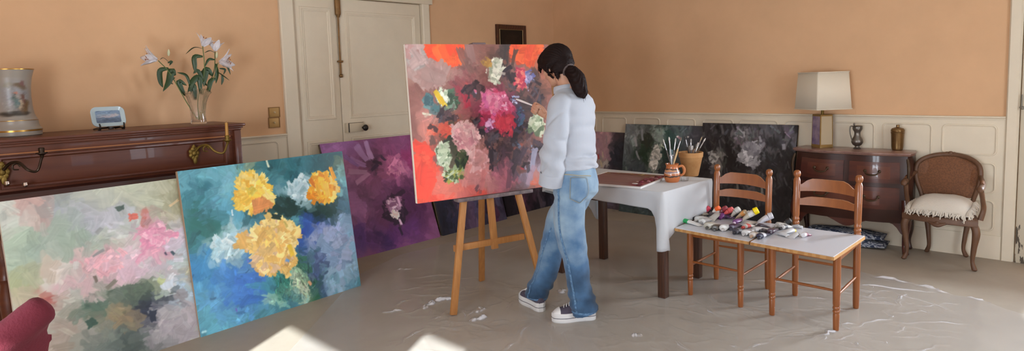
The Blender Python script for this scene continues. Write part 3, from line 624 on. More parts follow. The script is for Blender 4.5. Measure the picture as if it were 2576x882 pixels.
for (x, y, L, w, an, c) in [(195, 320, 20, 7, 62, '#dcb41e'), (215, 350, 18, 7, 65, '#d2a818'), (232, 370, 12, 5, 60, '#e0c040'), (140, 408, 12, 4, 10, '#d2ccb4'), (365, 280, 14, 9, 70, '#cc6a82'), (385, 318, 9, 6, 80, '#a8a0bc'), (330, 340, 20, 10, 80, '#b02a3e'), (325, 265, 8, 9, 80, '#b84a48'), (170, 480, 14, 8, 30, '#4c2c28'), (235, 485, 16, 8, -20, '#dc5838'), (165, 540, 12, 9, 80, '#6c4a40'), (575, 335, 9, 7, 80, '#a8b0d0'), (577, 358, 9, 5, 0, '#c4c4dc'), (605, 545, 10, 4, 80, '#3c8a3a'), (585, 575, 18, 6, -20, '#d8502e'), (640, 570, 12, 5, 20, '#86aac6'), (570, 565, 8, 4, 60, '#4a88b4'), (410, 585, 6, 6, 0, '#2c1a20'), (385, 770, 20, 7, -45, '#6c4448'), (600, 690, 12, 6, 60, '#a03a40'), (545, 628, 7, 7, 90, '#43262e')]:
    u, v = cz(x, y); P.stroke(u*400, v*370, L, w, math.radians(an), hexs(c), .95)
for (x, y, rx, ry, n) in ((480, 545, 95, 45, 60), (400, 470, 45, 60, 34), (590, 480, 55, 80, 50), (690, 300, 45, 70, 44), (550, 240, 40, 70, 40), (470, 620, 40, 70, 40), (590, 650, 60, 70, 44), (240, 420, 55, 40, 30), (700, 590, 50, 45, 26), (360, 290, 60, 45, 26)):
    rf(x, y, rx, ry, ['#2c1c1e', '#3a2528', '#241a20', '#54383a', '#4a4048', '#6a4640'], int(n*.6), 13, 5)
rf(212, 108, 84, 50, ['#f0602e', '#ea5229', '#e84a28'], 60, 20, 11); rf(660, 105, 75, 58, ['#e86030', '#dc5127', '#d84c2a'], 44, 20, 11); rf(120, 700, 50, 130, ['#ee5238', '#ea4630'], 50, 22, 11); P.strokes(130, 16, 8, .02, .6, ang=1.3, spread=.5, region=(.55, .8, .4, .18)); rf(385, 665, 34, 60, ['#cc9694', '#c08480', '#b87672'], 26, 18, 8); rf(150, 215, 70, 45, ['#a8827a', '#a08078', '#b09088'], 26, 22, 11); rf(85, 120, 40, 50, ['#b0948e', '#a89a94', '#b58a84'], 16, 18, 10)
rf(485, 400, 105, 105, ['#bb3a5c', '#a82c4c', '#cc5474', '#c4486c', '#8e2440'], 190, 12, 6); rf(455, 350, 65, 60, ['#d87c96', '#e08ca2', '#cc6484', '#c45a8a'], 70, 10, 5); rf(520, 465, 65, 45, ['#b42c3c', '#c43846', '#9c2038'], 50, 12, 6); rf(440, 470, 25, 30, ['#d8a0c0', '#8a4a70', '#3a2638'], 18, 8, 4); rf(520, 360, 40, 45, ['#e0a0b4', '#cc6486', '#b84468'], 26, 8, 4)
rf(600, 430, 28, 60, ['#4a4a6c', '#353048', '#3e5a70', '#2a2632'], 34, 9, 4); rf(690, 470, 50, 55, ['#b8ba9c', '#94a07e', '#cdd0b4', '#5f6c50'], 60, 10, 5)
rf(320, 525, 60, 75, ['#d6a4a2', '#cc9092', '#deb4b0', '#b87880'], 90, 14, 7); rf(215, 620, 38, 60, ['#b9c4a4', '#93a484', '#d0d6bc', '#5c7050'], 60, 11, 5); rf(260, 710, 50, 45, ['#8fa078', '#b9c2a0', '#4a5a30', '#9a9840', '#2e3a22'], 70, 10, 4, swirl=.1); rf(300, 640, 30, 50, ['#2e3a24', '#42522e', '#1e281a'], 34, 9, 4); rf(235, 500, 28, 25, ['#e05a3e', '#d04a34'], 14, 10, 5)
for (x, y, L, w, an, c) in [(445, 640, 30, 7, 95, '#2e2228'), (560, 660, 34, 10, 110, '#3a2c34'), (600, 620, 28, 9, 120, '#463440'), (530, 740, 24, 8, 100, '#6a4450'), (660, 640, 30, 9, 105, '#9a98ac'), (725, 700, 26, 8, 110, '#8fa4bc'), (640, 720, 28, 9, 120, '#a88a98'), (350, 640, 34, 10, 100, '#d0a09c'), (320, 720, 30, 10, 110, '#c88078'), (400, 745, 26, 9, 105, '#b86a68'), (690, 560, 16, 7, 30, '#4a3a44'), (325, 140, 34, 12, 65, '#7c564e'), (355, 95, 30, 12, 80, '#96706a'), (545, 110, 34, 10, 100, '#3c302c'), (585, 130, 24, 7, 110, '#4a3830'), (300, 250, 18, 8, 40, '#8a4a48')]:
    u, v = cz(x, y); P.stroke(u*400, v*370, L, w, math.radians(an), hexs(c), .85)
P.strokes(240, 9, 4.5, .06, .75, region=(.5, .5, .42, .42)); P.strokes(160, 5, 2.5, .12, .85, region=(.5, .5, .3, .3))
rl = thing('painting', 'large orange-red canvas of abstract flowers standing on the wooden easel', 'painting', mw=Matrix(((ex.x, -enn.x, eup.x, RB.x), (ex.y, -enn.y, eup.y, RB.y), (0, -enn.z, eup.z, RB.z), (0, 0, 0, 1))))
bm = B(); box(bm, (RW/2, 0.0165, RH/2), (RW, 0.030, RH), 0.003); obj('canvas', bm, mat('canvas_edge_white', '#e0d8cc', 0.8), rl)
bm = B()
for x0, x1, z0, z1 in ((0, RW, 0, .05), (0, RW, RH-.05, RH), (0, .05, .05, RH-.05), (RW-.05, RW, .05, RH-.05)):
    box(bm, ((x0+x1)/2, 0.036, (z0+z1)/2), (x1-x0-.004, 0.010, z1-z0-.004), 0.002)
obj('stretcher_bar', bm, mat('pale_stretcher_wood', '#b08f64'), rl)
obj('painted_face', face_mesh(P, RW, RH, G), M_paint, rl, smooth=False)
# easel in the painting's plane: local axes (along, back, up) from the point on the floor under the lower left corner
EO = V((RB.x, RB.y, 0)) + en*(zb*math.tan(tt)) - en*0.05
def E(a, up, back=0.0): return EO + ex*a + V((0, 0, up)) - en*(up*math.tan(tt)+back)
def along_px(x, y, back=0.0):
    p = at_plane(x, y, EO-en*back, enn); return (p-EO).dot(ex), (p-EO).z
la, lz = along_px(1140, 785); ra, rz = along_px(1369, 733)
l1 = along_px(1166, 505); r1 = along_px(1304, 490); m0 = along_px(1238, 492); m1 = along_px(1250, 627); topx = along_px(1200, 113)
es = thing('easel', 'wooden tripod studio easel holding the orange-red painting', 'easel', loc=E((la+ra)/2, 0, 0.2))
inv = Matrix.Translation(-es.location)
def epart(name, bm, m=None):
    bmesh.ops.transform(bm, matrix=inv, verts=bm.verts); return obj(name, bm, m or M_easel, es)
apex = m0[0]+(m0[0]-m1[0])*2.2
def legline(p0, p1, z): k = (z-p0[1])/(p1[1]-p0[1]); return p0[0]+(p1[0]-p0[0])*k
lfoot = legline((la, max(0, lz)), l1, 0.0); rfoot = legline((ra, max(0, rz)), r1, 0.0)
ztop = 1.50
for nm, f0, q in (('leg', la, l1), ('leg', ra, r1)):
    tx = f0+(q[0]-f0)*(ztop/q[1])
    bm = B(); bar(bm, E(f0, 0.004), E(tx, ztop, 0.0), 0.047, 0.026, 0.004, up=en); epart('leg', bm)
bm = B(); bf = at_z(1212, 706); bar(bm, V((bf.x, bf.y, 0.004)), E((la+ra)/2, ztop-0.02, 0.05), 0.045, 0.026, 0.004, up=en); epart('leg', bm)
bm = B(); mx = m1[0]; bar(bm, E(mx, m1[1], 0.028), E(topx[0], topx[1]-0.03, 0.028), 0.05, 0.024, 0.004, up=en); epart('mast', bm)
cl, cr = along_px(1153, 628), along_px(1323, 593)
bm = B(); zc = (cl[1]+cr[1])/2; bar(bm, E(cl[0]-0.02, zc, 0.028), E(cr[0], zc, 0.028), 0.024, 0.045, 0.004, up=(0, 0, 1)); epart('crossbar', bm)
bm = B(); s0, s1 = along_px(1148, 500, -0.05), along_px(1336, 478, -0.05)
bar(bm, E(s0[0], zb-0.0135, -0.040), E(s1[0], zb-0.0135, -0.040), 0.075, 0.023, 0.004, up=(0, 0, 1)); bar(bm, E(s0[0], zb-0.008, -0.070), E(s1[0], zb-0.008, -0.070), 0.010, 0.016, 0.003, up=(0, 0, 1))
sh_ = epart('shelf', bm, mat('paint_stained_ledge', '#43363a', 0.6, hex2='#8a7876', vscale=14))
bm = B(); bar(bm, E(topx[0], topx[1]-0.03, 0.0), E(topx[0], topx[1]+0.012, 0.0), 0.105, 0.07, 0.006, up=en)
epart('top_clamp', bm, mat('clamp_wood', '#6c5a5c', 0.6))

# ------------------------------------------------------------------ piano
M_maho = mat('dark_mahogany', '#552a1c', 0.42, hex2='#663722', vscale=3.0, stretch=(3, 0.8, 9), spec=0.4, coat=0.12)
M_maho_d = mat('darker_mahogany', '#34160f', 0.35, hex2='#421d15', vscale=3.0, kind='wood', stretch=(2, 0.6, 5), coat=0.2)
M_brass = mat('old_brass', '#80682f', 0.5, metal=0.65, var=0.25, vscale=40)
PY0, PY1, PT = 0.42, 1.985, 1.304; PXB, PXF = XL+0.012, -4.80
pn = thing('upright_piano', 'dark mahogany upright piano with brass candle brackets against the left wall', 'piano', (PXB+0.3, (PY0+PY1)/2, 0))
pinv = Matrix.Translation(-pn.location)
def ppart(name, bm, m, parent=None, **k):
    bmesh.ops.transform(bm, matrix=pinv, verts=bm.verts); return obj(name, bm, m, parent or pn, **k)
bm = B()   # lid with stepped moulding
for x1, z0, z1, ov in ((-4.757, PT-0.020, PT, 0.03), (-4.772, PT-0.034, PT-0.018, 0.018), (-4.784, PT-0.05, PT-0.032, 0.008)):
    box(bm, ((PXB+x1)/2, (PY0+PY1)/2, (z0+z1)/2), (x1-PXB, PY1-PY0-0.06+2*ov, z1-z0), 0.006)
ppart('lid', bm, M_maho)
bm = B()   # case: sides, back, frieze and lower panel
for y in (PY0+0.03, PY1-0.055): box(bm, ((PXB+PXF)/2+0.005, y, (PT-0.05)/2), (PXF-PXB+0.03, 0.05, PT-0.05), 0.004)
box(bm, (PXB+0.02, (PY0+PY1)/2, 0.62), (0.03, PY1-PY0-0.1, 1.22), 0.002)
box(bm, (PXF-0.02, (PY0+PY1)/2, 1.235), (0.03, PY1-PY0-0.12, 0.045), 0.003)
box(bm, (PXF-0.06, (PY0+PY1)/2, 0.33), (0.03, PY1-PY0-0.12, 0.60), 0.003)
box(bm, ((PXB+PXF)/2, (PY0+PY1)/2, 0.04), (PXF-PXB, PY1-PY0-0.12, 0.07), 0.004)
ppart('case', bm, M_maho)
bm = B()   # upper front panel with its raised border
box(bm, (PXF-0.03, (PY0+PY1)/2, 1.10), (0.03, PY1-PY0-0.13, 0.24), 0.003)
py0, py1 = PY0+0.10, PY1-0.13
loft(bm, [[V((PXF-0.015+d, y, z)) for y, z in ((py0+i, 1.0+i), (py1-i, 1.0+i), (py1-i, 1.20-i), (py0+i, 1.20-i))] for i, d in ((0, 0), (0.004, 0.012), (0.016, 0.012), (0.024, 0.002))], cap=False)
ppart('front_panel', bm, M_maho)
bm = B(); box(bm, (PXF-0.006, (PY0+PY1)/2-0.02, 1.212), (0.010, PY1-PY0-0.16, 0.008), 0.002); ppart('inlay_strip', bm, mat('light_inlay', '#a56a3c', 0.4))
bm = B()   # closed keyboard lid and key bed
prism(bm, [(PXF-0.05, 0.985), (PXF-0.012, 0.985), (PXF+0.006, 0.97), (PXF+0.02, 0.90), (PXF+0.10, 0.83), (PXF+0.415, 0.80), (PXF+0.425, 0.785), (PXF+0.425, 0.77), (PXF-0.05, 0.77)], PY0+0.06, PY1-0.085, 'y')
ppart('keyboard_lid', bm, M_maho_d, angle=25)
bm = B(); box(bm, (PXF+0.168, (PY0+PY1)/2, 0.715), (0.515, PY1-PY0-0.06, 0.11), 0.008); ppart('key_bed', bm, M_maho)
for y in (PY0+0.05, PY1-0.07):
    bm = B(); lathe(bm, [(0.03, 0.0), (0.04, 0.02), (0.03, 0.05), (0.024, 0.10), (0.04, 0.32), (0.045, 0.42), (0.03, 0.5), (0.042, 0.53), (0.03, 0.57), (0.045, 0.62), (0.045, 0.662)], 20, (PXF+0.29, y, 0)); ppart('leg', bm, M_maho)
def sconce(y, z, arm_y, cup, brass, armm, candle):
    """swinging candle bracket: cast rosette, scrolled arm, cup, and a candle where one stands"""
    x = PXF+0.002; bm = B()
    for k in range(7):
        a = 2*PI*k/7; sphere(bm, (x+0.006, y+0.022*math.cos(a), z+0.030*math.sin(a)), (0.010, 0.016, 0.019), 10, 6)
    sphere(bm, (x+0.012, y, z), (0.014, 0.018, 0.022), 12, 8); sphere(bm, (x+0.008, y+0.004, z-0.05), (0.010, 0.015, 0.03), 10, 6); sphere(bm, (x+0.008, y, z+0.045), (0.010, 0.014, 0.018), 10, 6)
    r = ppart('candle_bracket', bm, brass)
    cx, cy_, cz_ = cup; bm = B()
    stube(bm, [(x+0.01, y, z+0.005), (x+0.05, y+(cy_-y)*.2, z+0.05), (x+0.10, y+(cy_-y)*.4, z+0.055), (x+0.14, y+(cy_-y)*.6, z+0.01), (cx-0.02, y+(cy_-y)*.85, z+0.0), (cx, cy_, cz_-0.02)], [0.010, 0.009, 0.008, 0.008, 0.007, 0.007], 6, n=8)
    c0 = V((x+0.085, y+(cy_-y)*.34, z+0.03)); stube(bm, [c0+V((0, 0.02*math.cos(t), 0.02*math.sin(t))) for t in (0, 1.3, 2.6, 3.9, 5.2)], [0.007, 0.006, 0.006, 0.005, 0.004], 4, n=8)
    tube(bm, [(cx, cy_, cz_-0.03), (cx, cy_, cz_-0.012), (cx, cy_, cz_), (cx, cy_, cz_+0.004)], [0.006, 0.012, 0.030, 0.030], 16)
    tube(bm, [(cx, cy_, cz_), (cx, cy_, cz_+0.03), (cx, cy_, cz_+0.034)], [0.014, 0.016, 0.013], 14)
    obj('arm', (bmesh.ops.transform(bm, matrix=pinv, verts=bm.verts), bm)[1], armm, r)
    if candle:
        bm = B(); tube(bm, [(cx, cy_, cz_+0.02), (cx+0.004, cy_, cz_+candle)], [0.0115, 0.010], 12); tube(bm, [(cx+0.004, cy_, cz_+candle), (cx+0.004, cy_, cz_+candle+0.012)], 0.0015, 6)
        obj('candle', (bmesh.ops.transform(bm, matrix=pinv, verts=bm.verts), bm)[1], mat('ochre_candle', '#b5833a', 0.5), r)
q = at_x(572, 352, PXF+0.20); q2 = at_x(487, 385, PXF)
sconce(q2.y, q2.z, 0, (PXF+0.20, q.y, q.z), M_brass, M_brass, 0.125)
q = at_x(105, 385, PXF+0.16); q2 = at_x(5, 432, PXF)
sconce(q2.y, q2.z, 0, (PXF+0.16, q.y, q.z), M_brass, mat('dark_bronze', '#3a2c20', 0.4, metal=0.7), 0)
M_nick = mat('polished_nickel', '#c9c4c0', 0.2, metal=1.0)
for px, py_ in ((18, 462), (64, 465)):
    k = at_x(px, py_, PXF+0.06); bm = B()
    tube(bm, [(k.x-0.055, k.y, k.z), (k.x, k.y, k.z)], 0.006, 8); sphere(bm, k, 0.014, 12, 8); tube(bm, [k, (k.x, k.y, k.z+0.016)], [0.016, 0.013], 12)
    ppart('lid_knob', bm, M_nick)

# ------------------------------------------------------------------ things on the piano
# painted opaline vase
vx = at_z(38, 325, PT); vx = V((-5.10, 0.66, PT))
def vase_mat():
    m = bpy.data.materials.new('painted_opaline'); m.use_nodes = True; nt = m.node_tree; b = nt.nodes['Principled BSDF']
    b.inputs['Roughness'].default_value = 0.35; b.inputs['Base Color'].default_value = (*lin('#9a9289'), 1)
    a = nt.nodes.new('ShaderNodeVertexColor'); a.layer_name = 'paint'; nt.links.new(a.outputs[0], b.inputs['Base Color']); return m
vs = thing('vase', 'grey opaline vase with gilt rims and a painted figure, left end of the piano', 'vase', vx)
prof = [(0.0, 0.004), (0.128, 0.0), (0.136, 0.006), (0.137, 0.045), (0.128, 0.055), (0.122, 0.075), (0.121, 0.10), (0.112, 0.115), (0.104, 0.14), (0.098, 0.19), (0.096, 0.25), (0.099, 0.31), (0.108, 0.37), (0.122, 0.418), (0.124, 0.422), (0.120, 0.422), (0.105, 0.37), (0.093, 0.25), (0.10, 0.12), (0.0, 0.10)]
P = Painting(260, 220, 55, '#9c948a', 0.02)
# the figure scene sits on the side that faces the room (u about .5)
P.blobs([(.5, .50, .14, .30, '#8f8e90', .6), (.50, .84, .13, .05, '#3a352e', .4), (.55, .72, .06, .12, '#6a5238', .5), (.485, .55, .022, .16, '#3a4a48', .4), (.505, .52, .025, .12, '#8a8078', .4), (.51, .66, .018, .1, '#b09a80', .4), (.50, .40, .02, .03, '#b0705c', .4), (.545, .56, .02, .14, '#6a4a40', .4), (.55, .28, .05, .04, '#6c5a44', .5), (.46, .26, .03, .06, '#8f8a7c', .5), (.58, .24, .02, .05, '#7c5a58', .5), (.47, .62, .02, .1, '#4f6460', .5)])
P.strokes(160, 6, 3, .1, .6, region=(.5, .55, .12, .3))
bm = B(); NV = 64; pr2 = [(prof[1][0], prof[1][1])]
fine = []
for (r0, z0), (r1, z1) in zip(prof[:-1], prof[1:]):
    k = max(1, int(abs(z1-z0)/0.006)); fine += [(r0+(r1-r0)*j/k, z0+(z1-z0)*j/k) for j in range(k)]
fine.append(prof[-1])
loft(bm, [ell((0, 0, z), (max(r, .0005), 0, 0), (0, max(r, .0005), 0), NV) for r, z in fine], cap=True)
body = obj('vase_body', bm, vase_mat(), vs); me = body.data
cols_ = np.ones((len(me.vertices), 4)); L = s2l(P.img)
for i, v in enumerate(me.vertices):
    a = math.atan2(v.co.y, v.co.x); face = math.atan2(-0.62+0.30, 1.0)          # scene turned slightly to the right of the camera
    u = 0.5 + ((a-0.02+PI) % (2*PI)-PI)/(2*PI); w_ = (0.40-v.co.z)/0.30
    cols_[i, :3] = L[min(219, max(0, int(w_*219))), min(259, max(0, int(u*259)))] if (v.co.z > 0.10 and 0 <= w_ <= 1) else lin('#9c948a')
me.color_attributes.new('paint', 'FLOAT_COLOR', 'POINT').data.foreach_set('color', cols_.ravel().astype(np.float32))
M_gilt = mat('gilding', '#a8803c', 0.3, metal=0.9)
for z, r, h in ((0.418, 0.1235, 0.006), (0.098, 0.1222, 0.003), (0.030, 0.1378, 0.010)):
    bm = B(); loft(bm, [ell((0, 0, z+dz), (r+dr, 0, 0), (0, r+dr, 0), 48) for dr, dz in ((-0.003, 0), (0.0012, 0), (0.0012, h), (-0.003, h))], cap=False); obj('gilt_band', bm, M_gilt, vs)
# rectangular plate on its stand
p0 = at_z(277, 318, PT); pc = V((-5.10, at_x(277, 318, -5.10).y, PT))
pl_ = thing('decorative_plate', 'small pale blue rectangular plate with a seascape, propped on the piano top', 'plate', pc+V((0, 0, 0.0)), rotz=PI/2+0.12)
def plate_part(bm): bmesh.ops.transform(bm, matrix=Matrix.Translation((0, 0, 0.022)) @ Matrix.Rotation(math.radians(-14), 4, 'X'), verts=bm.verts); return bm
PWd, PHt = 0.215, 0.142
bm = B(); rings = []
for ins, d in ((0.008, 0.008), (0.002, 0.004), (0.0, -0.006), (0.003, -0.009), (0.018, -0.005), (0.03, -0.001), (0.036, 0.0)):
    rings.append([V((x, d, z+PHt/2)) for x, z in rrect(PWd-2*ins, PHt-2*ins, max(0.01, 0.04-ins), 8)])
loft(bm, rings)
obj('dish', plate_part(bm), mat('pale_blue_glaze', '#b9cdd4', 0.2, coat=0.5), pl_)
P = Painting(90, 60, 61, '#8aa0ba', 0.04); P.blobs([(.5, .15, .7, .2, '#8fa9c6', .5), (.5, .35, .6, .08, '#a6b4c6', .5), (.45, .5, .3, .09, '#c3bcc4', .3), (.75, .4, .2, .08, '#c9c6cc', .3), (.5, .85, .7, .25, '#64748a', .5), (.2, .6, .2, .08, '#76889e', .5)]); P.strokes(160, 7, 2.5, .1, .8, ang=0, spread=.25)
me = face_mesh(P, 0.156, 0.088, 0.85)
f = obj('seascape', me, paint_mat('glazed_picture', 0.2), pl_, smooth=False); f.matrix_local = Matrix.Translation((0, 0, 0.022)) @ Matrix.Rotation(math.radians(-14), 4, 'X') @ Matrix.Translation((-0.078, -0.0018, 0.027))
bm = B()
for sx in (-0.075, 0.075):
    stube(bm, [(sx*0.9, 0.10, 0.006), (sx, 0.03, 0.012), (sx, -0.03, 0.010), (sx, -0.040, 0.028), (sx*1.02, -0.034, 0.046)], [0.006, 0.006, 0.007, 0.006, 0.005], 4, n=8)
    box(bm, (sx, -0.02, 0.006), (0.014, 0.03, 0.012), 0.003)
tube(bm, [(-0.075, 0.03, 0.014), (0.075, 0.03, 0.014)], 0.006, 8); stube(bm, [(0, 0.03, 0.014), (0, 0.055, 0.08)], [0.006, 0.005], 3, n=8); box(bm, (0, -0.012, 0.012), (0.03, 0.02, 0.018), 0.003)
obj('stand', bm, mat('black_lacquer_stand', '#1d1310', 0.35), pl_)
# crystal vase with lilies
lc = V((-5.10, at_x(500, 305, -5.10).y, PT))
cv = thing('vase', 'clear flared crystal vase holding white lilies on the piano top', 'vase', lc)
def glass_mat():
    m = bpy.data.materials.new('crystal'); m.use_nodes = True; nt = m.node_tree; b = nt.nodes['Principled BSDF']; _mats['crystal'] = m
    b.inputs['Base Color'].default_value = (0.93, 0.95, 0.96, 1); b.inputs['Roughness'].default_value = 0.02; b.inputs['Transmission Weight'].default_value = 1.0; b.inputs['IOR'].default_value = 1.35
    lp = nt.nodes.new('ShaderNodeBsdfTransparent'); b.inputs['Coat Weight'].default_value = .6; lp.inputs[0].default_value = (0.95, 0.96, 0.97, 1); mx = nt.nodes.new('ShaderNodeMixShader'); mx.inputs[0].default_value = 0.4
    nt.links.new(b.outputs[0], mx.inputs[1]); nt.links.new(lp.outputs[0], mx.inputs[2]); nt.links.new(mx.outputs[0], nt.nodes['Material Output'].inputs[0]); return m
M_crys = glass_mat()
bm = B(); rings = []
for r, z, cut in [(0.054, 0.0, .02), (0.058, 0.012, .04), (0.054, 0.05, .06), (0.056, 0.10, .07), (0.066, 0.16, .08), (0.088, 0.215, .07), (0.108, 0.25, .05), (0.104, 0.252, .05), (0.082, 0.215, 0), (0.060, 0.16, 0), (0.049, 0.10, 0), (0.047, 0.03, 0)]:
    pts = []
    for i in range(64):
        t = 2*PI*i/64 + (z-0.05)*1.6; rr = r*(1-cut*abs(math.sin(t*6))) ; pts.append(V((rr*math.cos(t), rr*math.sin(t), z+(0.014*math.cos(t*3) if z > 0.24 else 0))))
    rings.append(pts)
loft(bm, rings)
obj('vase_body', bm, M_crys, cv, angle=20)
M_leaf = mat('lily_leaf', '#22381c', 0.4, hex2='#2f4a24', vscale=12); M_stem = mat('lily_stem', '#5a6a34', 0.5)
M_petal = mat('white_petal', '#d9d2d6', 0.55, hex2='#e6e0e2', vscale=9); M_anther = mat('rust_anther', '#9a5a28', 0.7)
def LP(px, py, dx=0.0): return at_x(px, py, -5.10+dx) - lc       # lily points measured in the vase's plane
def petal(bm, base, d, out, L, w):
    """one recurved lily petal from base along d, tip curling towards out"""
    d, out = V(d).normalized(), V(out).normalized(); side = d.cross(out).normalized(); rows = []
    for i in range(8):
        t = i/7; c = V(base)+d*(L*t*(1-0.25*t))+out*(L*(0.30*t+0.42*t*t)); ww = w*math.sin(PI*min(0.97, 0.12+0.86*t))**0.8
        nn = (out*0.7-d*0.5).normalized()
        rows.append([c+side*(ww*s)+nn*(0.35*ww*abs(s)) for s in (-1, -.5, 0, .5, 1)])
    vs_ = [[bm.verts.new(p) for p in r] for r in rows]
    for a_, b_ in zip(vs_, vs_[1:]):
        for i in range(4): bm.faces.new((a_[i], a_[i+1], b_[i+1], b_[i]))
def leaf_blade(bm, pts, w, face):
    pts = smooth_path(pts, 5); n_ = len(pts); rows = []
    for i, p in enumerate(pts):
        t = i/(n_-1); d = (pts[min(n_-1, i+1)]-pts[max(0, i-1)]).normalized(); s = d.cross(V(face)).normalized()
        ww = w*max(0.03, math.sin(PI*min(1, 0.08+0.92*t))**0.75); nn = s.cross(d)
        rows.append([p-s*ww+nn*ww*.25, p, p+s*ww+nn*ww*.25])
    vs_ = [[bm.verts.new(p) for p in r] for r in rows]
    for a_, b_ in zip(vs_, vs_[1:]):
        for i in range(2): bm.faces.new((a_[i], a_[i+1], b_[i+1], b_[i]))
def solid(o, t=0.0012):
    m = o.modifiers.new('thickness', 'SOLIDIFY'); m.thickness = t; m.offset = 0; return o
def lily(label, stem, head, hdir, size, leaves, bud=None, dx=0.0, npet=6, opening=1.0):
    """one cut lily: stem, flower head (petals and stamens), leaves"""
    root = thing('lily', label, 'flower', lc+V((0, 0, 0.03)), group='lilies in the crystal vase')
    off = V((0, 0, -0.03)); bm = B(); S = [V(p)+off for p in stem]; stube(bm, S, [0.0035]*len(S), 6, n=8); obj('stem', bm, M_stem, root)
    hp = V(head)+off; d = V(hdir).normalized(); a = d.orthogonal().normalized(); b_ = d.cross(a)
    bm = B()
    for k in range(npet):
        t = 2*PI*k/npet+0.3; o_ = a*math.cos(t)+b_*math.sin(t); petal(bm, hp, d, o_*opening+d*(1-opening), size*(1.0 if k % 2 else 0.92), size*(0.24 if k % 2 else 0.18))
    solid(obj('flower_head', bm, M_petal, root))
    bm = B()
    for k in range(6):
        t = 2*PI*k/6; o_ = (a*math.cos(t)+b_*math.sin(t)); e = hp+d*size*.62+o_*size*.2; tube(bm, [hp, hp+d*size*.35+o_*size*.06, e], 0.0011, 6); sphere(bm, e, (0.003, 0.003, 0.006), 8, 5)
    obj('stamens', bm, M_anther, root)
    for (pts, w, face) in leaves:
        bm = B(); leaf_blade(bm, [V(p)+off for p in pts], w, face); solid(obj('leaf', bm, M_leaf, root), 0.001)
    if bud:
        bm = B(); bp, bd = V(bud[0])+off, V(bud[1]).normalized(); tube(bm, [bp+bd*(0.05*t-0.02) for t in (0, .2, .5, .8, 1.0)], [0.003, 0.008, 0.010, 0.006, 0.002], 10); obj('bud', bm, mat('green_white_bud', '#c9c9a4', 0.5), root)
    return root
fc = (1, -0.4, 0.1)
lily('white lily leaning far out to the left of the crystal vase', [(0.0, -0.01, 0.04), LP(470, 258), LP(428, 185), LP(398, 152)], LP(395, 150), (-0.1, -0.75, 0.22), 0.115,
     [([LP(440, 190), LP(432, 178), LP(425, 205), LP(410, 230, .02)], 0.024, fc), ([LP(424, 172), LP(402, 178), LP(403, 205), LP(410, 220)], 0.020, (1, .2, .1)), ([LP(428, 160), LP(412, 146), LP(402, 150)], 0.006, (0.3, 0, 1)), ([LP(440, 195), LP(428, 205), LP(436, 212)], 0.008, fc), ([LP(422, 158), LP(432, 155), LP(426, 165)], 0.009, fc), ([LP(478, 215), LP(468, 190), LP(445, 182)], 0.012, (1, 0, .5)), ([LP(465, 240), LP(450, 205), LP(470, 215)], 0.018, fc)],
     bud=(LP(424, 134), (0.1, 0.05, 1)), opening=0.9)
lily('white lily standing highest in the crystal vase', [(0.01, 0.0, 0.03), LP(498, 250), LP(514, 180), LP(510, 115)], LP(510, 116), (0.1, 0.35, 0.8), 0.105,
     [([LP(510, 122), LP(488, 120), LP(467, 136)], 0.008, (0.4, 0, 1)), ([LP(510, 142), LP(490, 143), LP(490, 165), LP(492, 184)], 0.018, fc), ([LP(505, 235), LP(500, 195), LP(482, 210), LP(481, 235)], 0.022, fc), ([LP(512, 205), LP(498, 178), LP(486, 185)], 0.014, fc), ([LP(492, 250), LP(486, 215), LP(472, 232)], 0.020, fc)])
lily('white lily nodding to the right of the crystal vase', [(0.0, 0.02, 0.03), LP(520, 240), LP(540, 190), LP(548, 158)], LP(552, 156), (0.45, 0.7, 0.1), 0.125,
     [([LP(535, 190), LP(520, 175), LP(515, 195), LP(513, 218)], 0.024, fc), ([LP(543, 160), LP(545, 185), LP(543, 210)], 0.016, (1, .3, 0)), ([LP(545, 180), LP(560, 190), LP(577, 202)], 0.010, (.6, 0, 1)), ([LP(558, 188), LP(560, 200), LP(557, 214)], 0.010, fc), ([LP(560, 165), LP(572, 168), LP(580, 188)], 0.008, fc), ([LP(552, 172), LP(566, 175), LP(562, 188)], 0.008, fc), ([LP(540, 150), LP(525, 150), LP(514, 170)], 0.010, fc), ([LP(525, 232), LP(530, 205), LP(545, 196)], 0.018, fc)], bud=(LP(545, 140), (0.1, 0.1, 1)))
lily('white lily half hidden behind the other heads, top right of the crystal vase', [(-0.01, 0.01, 0.03), LP(515, 240, -.03), LP(538, 180, -.03), LP(541, 130, -.03)], LP(541, 128, -.03), (-0.1, 0.1, 0.9), 0.100,
     [([LP(541, 133), LP(528, 128), LP(514, 133)], 0.008, (.4, 0, 1)), ([LP(520, 215, -.02), LP(505, 190, -.02), LP(520, 168, -.02)], 0.012, fc)])

# switch plates beside the door casing
sy = at_x(688, 294, XL)
for i, (pz0, pz1) in enumerate(((270, 294), (296, 320))):
    a_, b_ = at_x(674, pz0, XL), at_x(704, pz1, XL)
    s = thing('light_switch', ['upper of the two square brass switch plates beside the white door', 'lower of the two square brass switch plates beside the white door'][i], 'switch', (XL, (a_.y+b_.y)/2, (a_.z+b_.z)/2), group='switch plates beside the door')
    w, h = abs(b_.y-a_.y), abs(a_.z-b_.z); bm = B(); box(bm, (0.004, 0, 0), (0.008, w, h), 0.002); obj('plate', bm, mat('satin_brass_plate', '#b08a50', 0.45, metal=0.3), s)
    bm = B(); loft(bm, [[V((0.008+d, y, z)) for y, z in ((w/2-i_, h/2-i_), (-w/2+i_, h/2-i_), (-w/2+i_, -h/2+i_), (w/2-i_, -h/2+i_))] for i_, d in ((0, -0.003), (0, 0.002), (0.007, 0.002), (0.007, -0.002))], cap=False); obj('rim', bm, mat('dark_brass_rim', '#7c5626', 0.4, metal=0.4), s)
    bm = B(); tube(bm, [(0.006, 0, 0.002), (0.016, 0, 0.0)], [0.008, 0.0065], 12); sphere(bm, (0.018, 0, 0), 0.008, 10, 6); obj('toggle', bm, mat('pale_toggle', '#c9b48c', 0.3), s)

